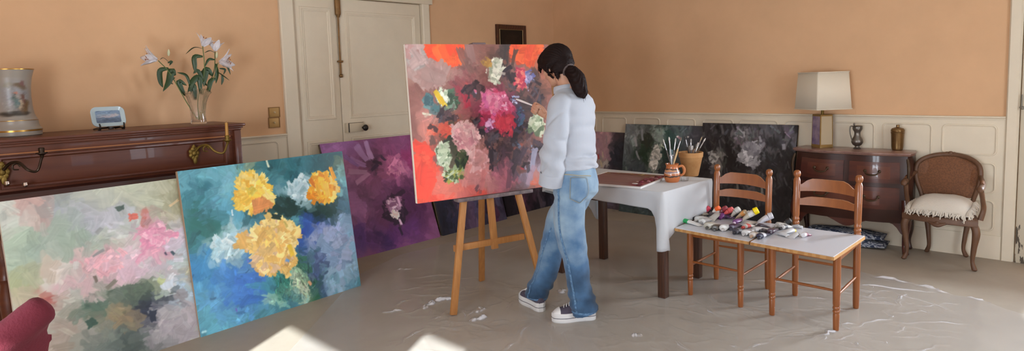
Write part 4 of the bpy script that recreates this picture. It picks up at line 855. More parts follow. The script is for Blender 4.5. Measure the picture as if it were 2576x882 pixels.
# ------------------------------------------------------------------ white-clothed table
M_dark = mat('dark_table_wood', '#3f2619', 0.4, hex2='#4c2e1f', vscale=4, kind='wood', stretch=(4, 4, 1))
TT = 0.757                                            # height of the bare table top
tb = thing('table', 'dark wooden table under a white cloth in the middle of the room', 'table', (-2.80, 4.12, 0))
tinv = Matrix.Translation(-tb.location)
def tpart(name, bm, m, parent=None):
    bmesh.ops.transform(bm, matrix=tinv, verts=bm.verts); return obj(name, bm, m, parent or tb)
TX0, TX1, TY0, TY1 = -3.36, -2.287, 3.775, 4.475
bm = B(); box(bm, ((TX0+TX1)/2, (TY0+TY1)/2, TT-0.014), (TX1-TX0, TY1-TY0, 0.026), 0.004); tpart('tabletop', bm, M_dark)
for (x, y) in ((-2.312, 3.822), (-2.350, 4.380), (-3.220, 4.355), (-3.25, 3.83)):
    bm = B(); box(bm, (x, y, (TT-0.028)/2), (0.058, 0.058, TT-0.030), 0.004); tpart('leg', bm, M_dark)
for a_, b_ in (((-2.34, 3.822), (-3.25, 3.83)), ((-2.34, 4.385), (-3.2, 4.36)), ((-2.312, 3.85), (-2.35, 4.36)), ((-3.25, 3.85), (-3.22, 4.33))):
    bm = B(); bar(bm, (*a_, TT-0.078), (*b_, TT-0.078), 0.022, 0.095, 0.002); tpart('apron', bm, M_dark)
# cloth: flat top, rounded edges, uneven hanging hem with a long front right corner
def cloth():
    bm = B(); off = 0.010
    x0, x1, y0, y1 = TX0-off, TX1+off, TY0-off, TY1+off; r = 0.014
    def corner(cx, cy, a0):
        return [(cx+r*math.cos(math.radians(a0+90*i/6)), cy+r*math.sin(math.radians(a0+90*i/6)), math.radians(a0+90*i/6)) for i in range(7)]
    def side(xa, ya, xb, yb, ang, n): return [(xa+(xb-xa)*i/n, ya+(yb-ya)*i/n, ang) for i in range(1, n)]
    pts = corner(x0+r, y0+r, 180) + side(x0+r, y0, x1-r, y0, 1.5*PI, 40) + corner(x1-r, y0+r, 270) + side(x1, y0+r, x1, y1-r, 0, 26) + corner(x1-r, y1-r, 0) + side(x1-r, y1, x0+r, y1, PI/2, 40) + corner(x0+r, y1-r, 90) + side(x0, y1-r, x0, y0+r, PI, 26)
    def drop(x, y):
        s = 0.10
        fx = (x-x0)/(x1-x0); fy = (y-y0)/(y1-y0)
        if fy < 0.04: s = 0.085+0.045*fx                                     # front
        elif fy > 0.96: s = 0.16
        if fx > 0.97: s = max(s, 0.31-0.10*fy)                                 # right end
        if fx < 0.03: s = max(s, 0.10+0.24*fy)                                  # left end, longer at the back
        if fx > 0.9 and fy < 0.04: s = max(s, 0.125+0.275*max(0, 1-(x1-x)/0.12)**1.9)      # pointed corner
        if fx > 0.97 and fy < 0.35: s = max(s, 0.27+0.13*max(0, 1-(y-y0)/0.20)**1.6)
        dl = math.hypot(x-x0, y-y1); s += 0.12*math.exp(-(dl/0.10)**2)
        return s
    n_ = len(pts); K = 14; rows = []; top = TT+0.004
    D = [drop(p[0], p[1]) for p in pts]
    for k in range(K+1):
        t = k/K; row = []
        for i, (x, y, a) in enumerate(pts):
            d = D[i]*max(0, t); u = i/n_*2*PI
            fl = 0.008*t*math.sin(u*17+1.0)*(0.4+0.6*D[i]/0.3)+0.010*t*math.sin(u*7)+0.01*t*D[i]
            dc = math.hypot(x-x1, y-y0); fl += 0.045*t*math.exp(-(dc/0.03)**2)-0.012*t*math.exp(-((dc-.07)/0.03)**2)
            ee = 0.006*(1-math.exp(-k*1.2))
            aa = a
            row.append(V((x+math.cos(aa)*(fl+ee), y+math.sin(aa)*(fl+ee), top-d+ (0.0 if k else 0.001))))
        rows.append(row)
    inner = [[V((x-math.cos(a)*w, y-math.sin(a)*w, top+0.0015)) for (x, y, a) in pts] for w in (0.013, 0.006)]
    vs_ = loft(bm, inner+rows, cap=False)
    f = bm.faces.new(vs_[0]); bmesh.ops.triangulate(bm, faces=[f])
    return bm
M_cloth = mat('white_cotton', '#b6b7b9', 0.85, var=0.03, vscale=3, sheen=0.2, bump=0.15, bscale=14)
o = tag(obj('tablecloth', cloth(), M_cloth, angle=70), 'white cotton cloth draped over the dark wooden table with one long pointed corner', 'tablecloth')
m_ = o.modifiers.new('thickness', 'SOLIDIFY'); m_.thickness = 0.0015; m_.offset = 1
CT = TT+0.0065
# palette board
pf, pb = at_z(1612, 470, CT+0.016), at_z(1690, 440, CT+0.016)
e2 = (pb-pf); L2 = e2.length; e2.normalize(); e1 = V((-e2.y, e2.x, 0)); 
if e1.x > 0: e1 = -e1
pw = 0.56
mw_ = Matrix(((e1.x, e2.x, 0, pf.x), (e1.y, e2.y, 0, pf.y), (0, 0, 1, CT+0.0005), (0, 0, 0, 1)))
pal = thing('palette', 'flat white-edged palette board covered in mauve paint on the white cloth', 'palette', mw=mw_)
bm = B(); box(bm, (pw/2, L2/2, 0.006), (pw, L2, 0.011), 0.003); 
loft(bm, [[V((x, y, z)) for x, y in ((i, i), (pw-i, i), (pw-i, L2-i), (i, L2-i))] for i, z in ((0, 0.010), (0, 0.016), (0.012, 0.016), (0.014, 0.011))], cap=False)
obj('board', bm, mat('white_board', '#cfcac6', 0.4), pal)
P = Painting(150, 130, 71, '#7d5a5c', 0.04)
P.blobs([(.5, .5, .6, .6, '#806062', .6), (.8, .6, .3, .3, '#7a5658', .6), (.1, .5, .1, .5, '#6a2a3a', .5), (.5, .08, .6, .09, '#5a2a30', .5), (.2, .1, .2, .1, '#6e5a3a', .5)])
P.strokes(200, 16, 5, .05, .5, ang=0, spread=.3)
P.strokes(60, 8, 3, .4, .9, region=(.1, .55, .09, .4)); P.flower(.1, .5, .08, .42, ['#6e2036', '#8a3044', '#5a1a2c', '#7a4a52'], 60, 8, 4); P.flower(.5, .06, .45, .05, ['#6a2a30', '#8a6a3a', '#a8a05a', '#4a3a34', '#7a3a3a'], 50, 7, 3); P.dabs([(.17, .62, 9, 4, 10, '#d8d0cc'), (.2, .6, 6, 3, 0, '#e2dcd8')])
f = obj('mixing_surface', face_mesh(P, pw-0.03, L2-0.03, 1.0), M_paint, pal, smooth=False)
f.matrix_local = Matrix.Translation((0.015, 0.015, 0.0125)) @ Matrix.Rotation(-PI/2, 4, 'X') 
rng = random.Random(4)
for i in range(16):
    x, y = 0.03+0.07*rng.random(), 0.05+(L2-0.10)*rng.random()
    bm = B(); sphere(bm, (x, y, 0.0135), (0.012+0.012*rng.random(), 0.010+0.012*rng.random(), 0.006+0.006*rng.random()), 10, 6)
    displaced = [setattr(v, 'co', v.co + V((rng.uniform(-1, 1), rng.uniform(-1, 1), rng.uniform(-.5, .5)))*0.0025) for v in bm.verts]
    obj('paint_dab', bm, mat('dab_'+str(i % 5), ['#6e1a30', '#84283c', '#501626', '#7a3a48', '#8c5a5e'][i % 5], 0.3), pal)
bm = B(); sphere(bm, (0.10, 0.13, 0.0135), (0.026, 0.012, 0.005), 10, 6); obj('paint_dab', bm, mat('dab_white', '#cfc8c4', 0.3), pal)

# terracotta jug, flower pot, glass dish, and the brushes standing in them
M_terra = mat('terracotta', '#b0673a', 0.65, hex2='#c07a44', vscale=9)
jb = at_z(1691, 457, CT)
jg = thing('jug', 'small handled terracotta jug with dark painted bands on the white cloth', 'jug', jb)
bm = B(); lathe(bm, [(0.0, 0.0), (0.044, 0.0), (0.050, 0.006), (0.058, 0.03), (0.060, 0.055), (0.056, 0.08), (0.046, 0.102), (0.043, 0.118), (0.047, 0.132), (0.050, 0.138), (0.046, 0.138), (0.039, 0.118), (0.05, 0.08), (0.052, 0.03), (0.0, 0.012)], 36)
def jug_mat():
    m = mat('glazed_terracotta', '#b5693a', 0.35, coat=0.3); nt = m.node_tree; bs = nt.nodes['Principled BSDF']
    tc = nt.nodes.new('ShaderNodeTexCoord'); sx = nt.nodes.new('ShaderNodeSeparateXYZ'); nt.links.new(tc.outputs['Object'], sx.inputs[0])
    ns = nt.nodes.new('ShaderNodeTexNoise'); ns.inputs['Scale'].default_value = 26; nt.links.new(tc.outputs['Object'], ns.inputs['Vector'])
    ad = nt.nodes.new('ShaderNodeMath'); ad.operation = 'MULTIPLY_ADD'; ad.inputs[1].default_value = 0.030; nt.links.new(ns.outputs[0], ad.inputs[0]); nt.links.new(sx.outputs[2], ad.inputs[2])
    mr = nt.nodes.new('ShaderNodeMapRange'); mr.inputs[1].default_value = 0.012; mr.inputs[2].default_value = 0.160; nt.links.new(ad.outputs[0], mr.inputs[0])
    rp = nt.nodes.new('ShaderNodeValToRGB'); rp.color_ramp.interpolation = 'CONSTANT'; el = rp.color_ramp.elements
    el[0].color = (*lin('#b5693a'), 1); el[1].position = 0.30; el[1].color = (*lin('#3c2a20'), 1)
    for pos, c in ((0.36, '#b5693a'), (0.46, '#c9a890'), (0.52, '#6a6a88'), (0.57, '#c08a64'), (0.66, '#2c2420'), (0.71, '#b5693a')):
        e_ = el.new(pos); e_.color = (*lin(c), 1)
    nt.links.new(mr.outputs[0], rp.inputs[0]); nt.links.new(rp.outputs[0], bs.inputs['Base Color']); return m
obj('jug_body', bm, jug_mat(), jg)
hv = V((c_r.x, c_r.y, 0)).normalized()
bm = B(); stube(bm, [hv*0.044+V((0, 0, 0.112)), hv*0.075+V((0, 0, 0.118)), hv*0.092+V((0, 0, 0.09)), hv*0.084+V((0, 0, 0.058)), hv*0.056+V((0, 0, 0.045))], [0.009, 0.010, 0.010, 0.009, 0.009], 5, n=12); obj('handle', bm, M_terra, jg)
fb = at_z(1738, 441, CT)
fp = thing('flower_pot', 'tall flared terracotta pot full of brushes on the white cloth', 'pot', fb)
bm = B(); lathe(bm, [(0.0, 0.0), (0.056, 0.0), (0.058, 0.004), (0.088, 0.145), (0.093, 0.150), (0.096, 0.185), (0.093, 0.188), (0.086, 0.185), (0.080, 0.14), (0.050, 0.015), (0.0, 0.012)], 40)
obj('pot_body', bm, mat('mottled_terracotta', '#ad7a47', 0.8, hex2='#bd8f5c', vscale=16), fp)
db = at_z(1722, 455, CT)
gd = thing('glass_dish', 'small low glass dish in front of the terracotta pot', 'dish', db)
bm = B(); lathe(bm, [(0.0, 0.0), (0.026, 0.0), (0.030, 0.004), (0.031, 0.026), (0.029, 0.026), (0.027, 0.006), (0.0, 0.005)], 28); obj('dish_body', bm, M_crys, gd)
M_ferr = mat('nickel_ferrule', '#b9b9bc', 0.25, metal=0.9)
def brush(label, tip, base, kind, hcol, bcol, w=0.006, group=None, bl=None, fl=None):
    """brush lying from base (end of handle) to tip (end of bristles)"""
    tip, base = V(tip), V(base); L = (tip-base).length; d = (tip-base).normalized()
    rt = thing('paintbrush', label, 'paintbrush', mw=Matrix.Translation(base) @ d.to_track_quat('Z', 'Y').to_matrix().to_4x4(), group=group)
    bl = bl or (0.030 if kind != 'wide' else 0.04); fl = fl or (0.055 if kind != 'wide' else 0.035)
    bm = B(); z1 = L-bl-fl
    tube(bm, [(0, 0, 0), (0, 0, 0.004), (0, 0, z1*0.5), (0, 0, z1*0.8), (0, 0, z1)], [w*0.25, w*0.38, w*0.62, w*0.85, w*0.62] if kind != 'wide' else [w*.5, w*.55, w*.6, w*.9, w*1.0], 12, flat=1.0 if kind != 'wide' else 0.4); obj('handle', bm, mat('brush_handle_'+hcol.strip('#'), hcol, 0.35), rt)
    fl_ = {'round': (1, 1), 'flat': (1.25, 0.45), 'wide': (1.15, 0.35)}[kind]
    bm = B(); loft(bm, [ell((0, 0, z1-0.004), (w*.66, 0, 0), (0, w*.66*(1 if kind != 'wide' else .45), 0), 14), ell((0, 0, z1+fl*.6), (w*.8, 0, 0), (0, w*.8*(1+fl_[1])/2, 0), 14), ell((0, 0, z1+fl), (w*.8*fl_[0], 0, 0), (0, w*.8*fl_[1], 0), 14)]); obj('ferrule', bm, M_ferr, rt)
    bm = B(); loft(bm, [ell((0, 0, z1+fl-0.001), (w*.76*fl_[0], 0, 0), (0, w*.76*fl_[1], 0), 14), ell((0, 0, z1+fl+bl*.5), (w*.95*fl_[0], 0, 0), (0, w*.9*fl_[1], 0), 14), ell((0, 0, L-0.004), (w*.85*fl_[0], 0, 0), (0, w*.5*fl_[1], 0), 14), ell((0, 0, L), (w*.5*fl_[0], 0, 0), (0, w*.2*fl_[1], 0), 14)]); obj('bristles', bm, mat('bristle_'+bcol.strip('#'), bcol, 0.8), rt)
    return rt
def upright(label, vessel, r, tip_px, dz, kind, hcol, bcol, w, zin, back=0.0, group=None):
    nrm = V((c_f.x, c_f.y, 0)).normalized()
    tip = at_plane(tip_px[0], tip_px[1], V(vessel)+nrm*back, nrm); tip = V(tip)
    d = V((tip.x-vessel[0], tip.y-vessel[1], 0)); 
    bx, by = -d.x*0.35, -d.y*0.35
    k = min(1.0, r/max(1e-6, math.hypot(bx, by))); 
    return brush(label, tip, (vessel[0]+bx*k, vessel[1]+by*k, vessel[2]+zin), kind, hcol, bcol, w, group)
for a in (('paintbrush leaning furthest left in the terracotta jug', (1668, 349), 'round', '#4a4038', '#b9b2aa', .006, 0), ('tall pale-tipped paintbrush second from the left in the terracotta jug', (1683, 344), 'round', '#b9b9b9', '#c9c4bc', .007, .0),
          ('broad grey-green flat paintbrush in the middle of the terracotta jug', (1688, 376), 'wide', '#56696a', '#4f6264', .016, .014), ('paintbrush with a bright ferrule, upright in the terracotta jug', (1700, 347), 'round', '#5a5048', '#c2bdb6', .006, .01), ('pale wooden paintbrush leaning right in the terracotta jug', (1714, 345), 'flat', '#c9a878', '#8a7a6a', .0085, .0)):
    upright(a[0], jb, 0.028, a[1], 0, a[2], a[3], a[4], a[5], 0.016, a[6], 'paintbrushes in the terracotta jug')
for a in (('dark thin paintbrush leaning left in the terracotta flower pot', (1723, 342), 'round', '#3c342e', '#4a4440', .006, .0), ('grey-ferruled paintbrush standing upright left of centre in the flower pot', (1738, 349), 'round', '#6a6460', '#9a9590', .007, .01), ('short broad paintbrush low at the front of the flower pot', (1734, 366), 'flat', '#3a3632', '#7a746c', .008, -.03), ('short white-ferruled paintbrush beside the broad one in the flower pot', (1742, 366), 'flat', '#c9c6c2', '#b9b2aa', .007, -.03),
          ('wide white-ferruled paintbrush right of centre in the flower pot', (1757, 358), 'wide', '#56524e', '#d2cfcc', .016, .0), ('dark wide paintbrush behind the white-ferruled one in the flower pot', (1751, 362), 'wide', '#4a4844', '#5c5854', .014, .02), ('cream-tipped paintbrush tallest at the right of the flower pot', (1766, 344), 'flat', '#c9b088', '#c9b494', .007, .01), ('thin paintbrush leaning furthest right in the flower pot', (1775, 347), 'round', '#5a4a3a', '#cfc9c4', .006, .0)):
    upright(a[0], fb, 0.040, a[1], 0, a[2], a[3], a[4], a[5], 0.02, a[6], 'paintbrushes in the flower pot')

# ------------------------------------------------------------------ two ladder-back chairs with boards laid across their seats
M_chair = mat('orange_varnished_pine', '#935425', 0.36, hex2='#82481f', vscale=3, stretch=(9, 9, 1.2), coat=0.3)
def chair(label, FL, FR, BL, BR, hL, hR):
    FL, FR, BL, BR = V(FL), V(FR), V(BL), V(BR); c = (FL+FR+BL+BR)/4
    rt = thing('ladder_back_chair', label, 'chair', c, group='ladder-back chairs carrying the boards'); inv_ = Matrix.Translation(-c)
    def part(name, bm, m=M_chair): bmesh.ops.transform(bm, matrix=inv_, verts=bm.verts); return obj(name, bm, m, rt)
    Z = V((0, 0, 1)); sh_ = 0.461
    for p in (FL, FR):
        bm = B(); lathe(bm, [(0.0, 0.002), (0.015, 0.002), (0.0175, 0.01), (0.019, 0.10), (0.017, 0.108), (0.0205, 0.116), (0.0205, 0.124), (0.0165, 0.130), (0.0205, 0.136), (0.0205, 0.146), (0.0175, 0.152), (0.0205, 0.165), (0.0225, 0.32), (0.0215, sh_+0.010), (0.0, sh_+0.010)], 20, p); part('leg', bm)
    posts = []
    for p, h in ((BL, hL), (BR, hR)):
        lean = (BL-FL).normalized()*0.02
        pr = [(0.0, 0.002), (0.016, 0.002), (0.019, 0.02), (0.0215, 0.20), (0.0215, 0.50), (0.0185, 0.508), (0.022, 0.516), (0.022, 0.526), (0.0185, 0.534), (0.022, 0.542), (0.022, 0.552), (0.0185, 0.56), (0.0215, 0.575), (0.022, 0.62), (0.0225, h-0.07), (0.018, h-0.055), (0.016, h-0.050), (0.0225, h-0.035), (0.0235, h-0.022), (0.020, h-0.008), (0.010, h-0.001), (0.0, h)]
        bm = B(); lathe(bm, pr, 20, p)
        for v in bm.verts:
            if v.co.z > 0.45: v.co += lean*((v.co.z-0.45)/0.43)**1.5*1.0
        part('back_post', bm); posts.append(lambda z, p=p, lean=lean: V((p.x, p.y, z))+lean*max(0, (z-0.45)/0.43)**1.5)
    bd = (BL-FL).normalized()
    def slat(z0, z1, arch, nm):
        a, b_ = posts[0], posts[1]; rings = []
        hm = (hL+hR)/2
        for i in range(13):
            t = i/12; zz = lambda z: z+ (hR-hL)*(t-0.5)
            bow = bd*0.022*math.sin(PI*t); s = min(1, max(0, (0.5-abs(t-0.5)-0.08)/0.14)); s = s*s*(3-2*s)
            za, zb_ = zz(z0)+arch*0.3*math.sin(PI*t), zz(z1)+arch*s
            pa = a(za).lerp(b_(za), t)+bow; pb_ = a(zb_).lerp(b_(zb_), t)+bow; th = bd*0.0075
            rings.append([pa-th, pb_-th, pb_+th, pa+th])
        bm = B(); loft(bm, rings); part(nm, bm)
    h = (hL+hR)/2
    slat(h-0.145, h-0.095, 0.042, 'top_slat'); slat(h-0.238, h-0.192, 0.016, 'lower_slat')
    def rail(a, b_, z, r, nm='stretcher'):
        bm = B(); a, b_ = V((a.x, a.y, z)), V((b_.x, b_.y, z)); tube(bm, [a, a.lerp(b_, .12), a.lerp(b_, .5), a.lerp(b_, .88), b_], [r*.75, r*.9, r*1.1, r*.9, r*.75], 12); part(nm, bm)
    rail(FL, FR, 0.245, 0.0085); rail(BL, BR, 0.265, 0.0085); rail(FL, BL, 0.215, 0.0085); rail(FR, BR, 0.215, 0.0085)
    for a, b_ in ((FL, FR), (FL, BL), (FR, BR), (BL, BR)):
        bm = B(); bar(bm, (a.x, a.y, sh_-0.012), (b_.x, b_.y, sh_-0.012), 0.022, 0.046, 0.004); part('seat_rail', bm)
    # woven seat between the rails
    bm = B(); nn = 18
    def S(u, v): return FL.lerp(FR, u).lerp(BL.lerp(BR, u), v)
    g = [[bm.verts.new(S(.05+.9*i/nn, .05+.9*j/nn)+Z*(sh_-0.006+0.0025*((i+j) % 2)-0.010*math.sin(PI*i/nn)*math.sin(PI*j/nn))) for i in range(nn+1)] for j in range(nn+1)]
    for j in range(nn):
        for i in range(nn): bm.faces.new((g[j][i], g[j][i+1], g[j+1][i+1], g[j+1][i]))
    so = part('seat', bm, mat('woven_rush', '#9a7a4a', 0.8, var=0.25, vscale=40)); m2 = so.modifiers.new('thickness', 'SOLIDIFY'); m2.thickness = 0.02
    return rt
def F(x, y): return at_z(x, y, 0)
def post_h(p, y):
    return min((0.002*k for k in range(300, 500)), key=lambda z: abs(proj(V((p.x, p.y, z)))[1]-y))
def proj(P_):
    v = V(P_)-CAM; w = v.dot(c_f); return CX+F_PX*v.dot(c_r)/w, CY-F_PX*v.dot(c_u)/w, w
q = dict(FL=F(1737, 741), FR=F(1863, 772), BL=F(1802, 702), BR=F(1931, 726))
chair('ladder-back wooden chair nearest the white table, its seat covered with paint tubes', q['FL'], q['FR'], q['BL'], q['BR'], post_h(q['BL'], 410)-0.01, post_h(q['BR'], 422)-0.01)
q2 = dict(FL=F(1942, 792), FR=F(2103, 831), BL=F(2000, 743), BR=F(2153, 775))
chair('ladder-back wooden chair in front of the marble-topped chest', q2['FL'], q2['FR'], q2['BL'], q2['BR'], post_h(q2['BL'], 424)-0.01, post_h(q2['BR'], 437)-0.01)
BZ = 0.4735
M_lam = mat('white_laminate', '#c4c4ca', 0.3, coat=0.2); M_lip = mat('pale_oak_lip', '#b98a52', 0.5, hex2='#a87842', vscale=6, kind='wood')
def board(label, p):
    """tapered board: white laminate on a wooden core with a wooden front lip"""
    c = sum(p, V((0, 0, 0)))/4; rt = thing('laminate_board', label, 'board', (c.x, c.y, BZ), group='laminate boards across the chairs')
    pts = [(q_.x-c.x, q_.y-c.y) for q_ in p]; bm = B(); prism(bm, pts, 0.0, 0.019); obj('core', bm, M_lip, rt)
    cc = [(x*0.988, y*0.988) for x, y in pts]; bm = B(); prism(bm, cc, 0.0188, 0.0235); obj('laminate', bm, M_lam, rt)
def bz(x, y): return at_z(x, y, BZ+0.0235)
board('white laminate board laid on the chair seat by the table, covered with paint tubes', [bz(1697, 572), bz(1884, 606), V((-1.735, 4.405, BZ)), V((-2.27, 4.405, BZ))])
board('white laminate board laid on the right-hand chair seat, mostly bare', [bz(1887, 607), bz(2098, 645), V((-1.19, 4.405, BZ)), V((-1.73, 4.405, BZ))])

# paint tubes: (cap end px, tail end px, body colour, cap colour, width, label)
TZ = BZ+0.0238; ZAX = V((0, 0, 1))
def paint_tube(capx, tail, body, capc, w, label, band=None, big_cap=False):
    w *= 1.85; r = w*0.36
    def on_pile(p):                       # the back of the heap lies on the tubes below it
        for k in range(40):
            q_ = at_z(p[0], p[1], TZ+0.004*k)
            if q_.y <= 4.37: break
        return q_
    a, b_ = on_pile(capx), on_pile(tail); L = max(0.085, min(0.19, (b_-a).length)); d = (b_-a).normalized(); s = ZAX.cross(d).normalized(); n_ = d.cross(s)
    mw = Matrix(((d.x, s.x, n_.x, a.x), (d.y, s.y, n_.y, a.y), (d.z, s.z, n_.z, a.z), (0, 0, 0, 1)))
    rt = thing('paint_tube', label, 'paint tube', mw=mw, group='paint tubes heaped on the two boards')
    cl_ = 0.020 if not big_cap else 0.030; cr_ = min(r*0.7, 0.010) if not big_cap else r*.88
    bm = B(); xs = [(cl_, r*.45, r*.55), (cl_+.004, r*.72, r*.95), (cl_+.012, r*.80, r*1.04), (cl_+(L-cl_)*.4, r*.66, r*1.16), (cl_+(L-cl_)*.75, r*.38, r*1.30), (L-.012, r*.12, r*1.38), (L, r*.10, r*1.40)]
    rings = [ell((x, 0, max(rz, .0015)), (0, ry, 0), (0, 0, max(rz, .0015)), 14) for x, rz, ry in xs]; loft(bm, rings); obj('tube_body', bm, mat('tube_'+body.strip('#'), body, 0.38, coat=0.1), rt)
    bm = B(); z = max(r*.45, cr_) if not big_cap else r*.9
    tube(bm, [(0, 0, z), (0.003, 0, z), (cl_-0.002, 0, z), (cl_+0.001, 0, z)], [cr_*.85, cr_, cr_*1.05, cr_], 12); obj('cap', bm, mat('cap_'+capc.strip('#'), capc, 0.4), rt)
    if band:
        bm = B(); x0, x1 = cl_+.013, cl_+(L-cl_)*.36
        loft(bm, [ell((x, 0, r*z_), (0, r*q_, 0), (0, 0, r*(z_+.03)), 14) for x, q_, z_ in ((x0, 1.06, .80), (x1, 1.17, .68))], cap=False); obj('label_band', bm, mat('band_'+band.strip('#'), band, 0.5), rt)
def cp(x, y): return (1660+x*400/2352, 490+y*150/882)       # from the enlarged view of the photograph
TUBES = [
 ((300, 396), (700, 478), '#cfcdca', '#17181c', .030, 'long white paint tube with a green shoulder and black cap at the left board corner', '#1f9a54', False),
 ((400, 385), (590, 335), '#3c4148', '#55585e', .034, 'dark slate paint tube behind the green-shouldered one', None, False),
 ((505, 300), (680, 262), '#b4b2b0', '#c9c7c4', .034, 'pale tube at the back left edge of the tube heap', '#c9c9c8', False),
 ((575, 325), (735, 285), '#8f8578', '#7a7066', .030, 'grey-brown paint tube in the back left of the heap', None, False),
 ((520, 400), (720, 340), '#bdbbb8', '#cfcdca', .036, 'silver-white paint tube behind the long green-shouldered one', None, False),
 ((600, 440), (800, 340), '#c3c1bd', '#8d8a88', .038, 'crumpled white paint tube in the middle left of the heap', '#a9a7a6', False),
 ((760, 205), (690, 270), '#8a3c44', '#b8364a', .030, 'small crimson-capped paint tube at the back left edge', None, True),
 ((905, 225), (770, 300), '#c9c3bc', '#ef6426', .034, 'paint tube with an orange cap at the back', None, True),
 ((700, 320), (850, 285), '#4a3f40', '#2c282a', .030, 'dark brown paint tube in the back row', None, False),
 ((780, 340), (940, 265), '#6a5a5e', '#4a4044', .030, 'dull mauve paint tube in the back row', None, False),
 ((1015, 225), (890, 290), '#6c3438', '#8a2c36', .034, 'dark red paint tube behind the red-capped one', None, True),
 ((1100, 245), (930, 320), '#c04a48', '#d65a58', .034, 'paint tube with a coral red cap at the back', None, True),
 ((1205, 240), (1060, 330), '#a8a29a', '#c9c7c2', .036, 'paint tube with a rounded white cap at the back, right of the coral red cap', None, True),
 ((1340, 265), (1110, 370), '#b09a7c', '#b7b0a6', .038, 'tan paint tube next to the yellow-capped one', '#c98a4a', False),
 ((1480, 265), (1190, 400), '#bcb4a4', '#f0d400', .042, 'large paint tube with a bright yellow cap', '#cfcfd0', True),
 ((890, 300), (740, 390), '#b9b5ae', '#cfcdc8', .034, 'white-capped paint tube in the centre of the heap', None, True),
 ((1000, 300), (890, 355), '#6b2c6a', '#5a2456', .036, 'bright violet paint tube in the centre of the heap', None, False),
 ((900, 350), (1110, 345), '#4a2850', '#332038', .036, 'deep purple paint tube in the centre of the heap', '#2a1a30', False),
 ((690, 515), (850, 395), '#a8a294', '#45413a', .044, 'wide beige paint tube lying at the front edge', None, False),
 ((805, 540), (905, 400), '#4a443e', '#35312c', .036, 'dark olive paint tube lying at the front edge', None, False),
 ((925, 545), (1040, 425), '#cbc8c4', '#b4b0ac', .042, 'white paint tube with a grey leaf mark at the front edge', '#b9b9b9', False),
 ((1045, 530), (1230, 400), '#3a2640', '#241a2a', .038, 'deep violet paint tube at the front, beside the gap', None, False),
 ((1090, 445), (1240, 350), '#7a4a80', '#d0b8d0', .030, 'lilac paint tube above the gap', None, False),
 ((1690, 345), (1420, 440), '#c5c4cc', '#c9c7cc', .040, 'big white paint tube with a round white cap near the middle of the boards', None, True),
 ((1250, 480), (1420, 405), '#b5a89c', '#a89a90', .032, 'beige paint tube on the seam of the boards', None, False),
 ((1215, 505), (1420, 460), '#c4beb8', '#c84a44', .032, 'pale paint tube with a red band on the seam', '#c8524c', False),
 ((1420, 490), (1600, 470), '#4a4048', '#322c32', .030, 'dark grey paint tube right of the red-banded one', None, False),
 ((1090, 590), (1260, 525), '#3d3a42', '#25232a', .036, 'black paint tube with a grey oval mark at the front of the seam', '#6a6a70', False),
 ((1230, 610), (1350, 555), '#c9c6c4', '#b7b2b0', .036, 'white paint tube at the front, right of the black one', None, False),
 ((1345, 640), (1470, 575), '#c0b8b0', '#a88a70', .034, 'white and tan paint tube at the front edge', '#a8927c', False),
 ((1460, 660), (1590, 575), '#2c2c44', '#1c1c2c', .034, 'navy paint tube at the front of the right-hand board', '#cfcfd4', False),
 ((1350, 555), (1630, 510), '#b9b5b4', '#cfcdca', .034, 'long grey-white paint tube across the middle', None, False),
 ((1470, 555), (1600, 540), '#5a565c', '#403c42', .026, 'small charcoal paint tube in the middle', None, False),
 ((1625, 590), (1700, 510), '#4c3a46', '#3a2c38', .034, 'dull plum paint tube on the right-hand board', None, False),
 ((1700, 490), (1880, 440), '#b8b4ae', '#a8a4a0', .034, 'pale paint tube at the back of the right-hand board', None, False),
 ((1960, 400), (1870, 450), '#56544e', '#2c2b2c', .030, 'dark capped paint tube at the back of the right-hand board', None, True),
 ((1770, 520), (1950, 470), '#c4c2c0', '#3c3a3c', .032, 'white paint tube with a dark band', '#4a484a', False),
 ((2005, 545), (1760, 590), '#c6c6c8', '#e0cc1c', .030, 'small white paint tube with a yellow cap', None, False),
 ((1740, 590), (1900, 620), '#b8b8ba', '#a8a8aa', .026, 'thin silver paint tube at the front of the small group', None, False),
 ((2050, 600), (1930, 640), '#c2c2c4', '#2a2a2c', .026, 'thin white paint tube with a tiny black cap', None, False),
 ((2110, 500), (2010, 480), '#a4a4a8', '#c9c9cc', .024, 'tiny silver paint tube at the back of the right-hand group', None, False),
 ((2115, 630), (2200, 590), '#b87a8e', '#d4d2d4', .026, 'pinkish paint tube lying apart furthest right', '#5a2030', True)]
for (a, t, body, capc, w, lab, band, big) in TUBES:
    paint_tube(cp(*a), cp(*t), body, capc, w, lab, band, big)

# ------------------------------------------------------------------ marble-topped chest of drawers
CZ = 0.858
M_walnut = mat('walnut_veneer', '#45211a', 0.32, hex2='#5a2c1e', vscale=5, stretch=(1, 1, 4), coat=0.25)
M_walnut_d = mat('dark_walnut', '#2f150e', 0.35, hex2='#3c1b12', vscale=5, stretch=(1, 1, 3), coat=0.2)
M_marble = mat('red_marble', '#6f4a40', 0.3, hex2='#a08074', vscale=7, coat=0.2, bump=0.0)
KX0, KX1, KYB, KYF = -2.235, -1.290, YW-0.045, 5.955
ch = thing('chest_of_drawers', 'bow-fronted dark walnut chest of drawers with a reddish marble top by the back wall', 'chest of drawers', ((KX0+KX1)/2, (KYB+KYF)/2, 0))
kinv = Matrix.Translation(-ch.location)
def kpart(name, bm, m, parent=None, **k): bmesh.ops.transform(bm, matrix=kinv, verts=bm.verts); return obj(name, bm, m, parent or ch, **k)
def swell(z):      # bombe profile, 1 at the belly
    t = (z-0.22)/(CZ-0.03-0.22); return 0.018*math.sin(PI*min(1, max(0, (t*0.9+0.05))))**1.2 - 0.012*(1-t)*0.3
def front_y(u, z): # u 0..1 along the front; serpentine
    return KYF+0.045-0.060*math.sin(PI*u)**1.1 + 0.012*math.cos(4*PI*u) - swell(z)*1.6
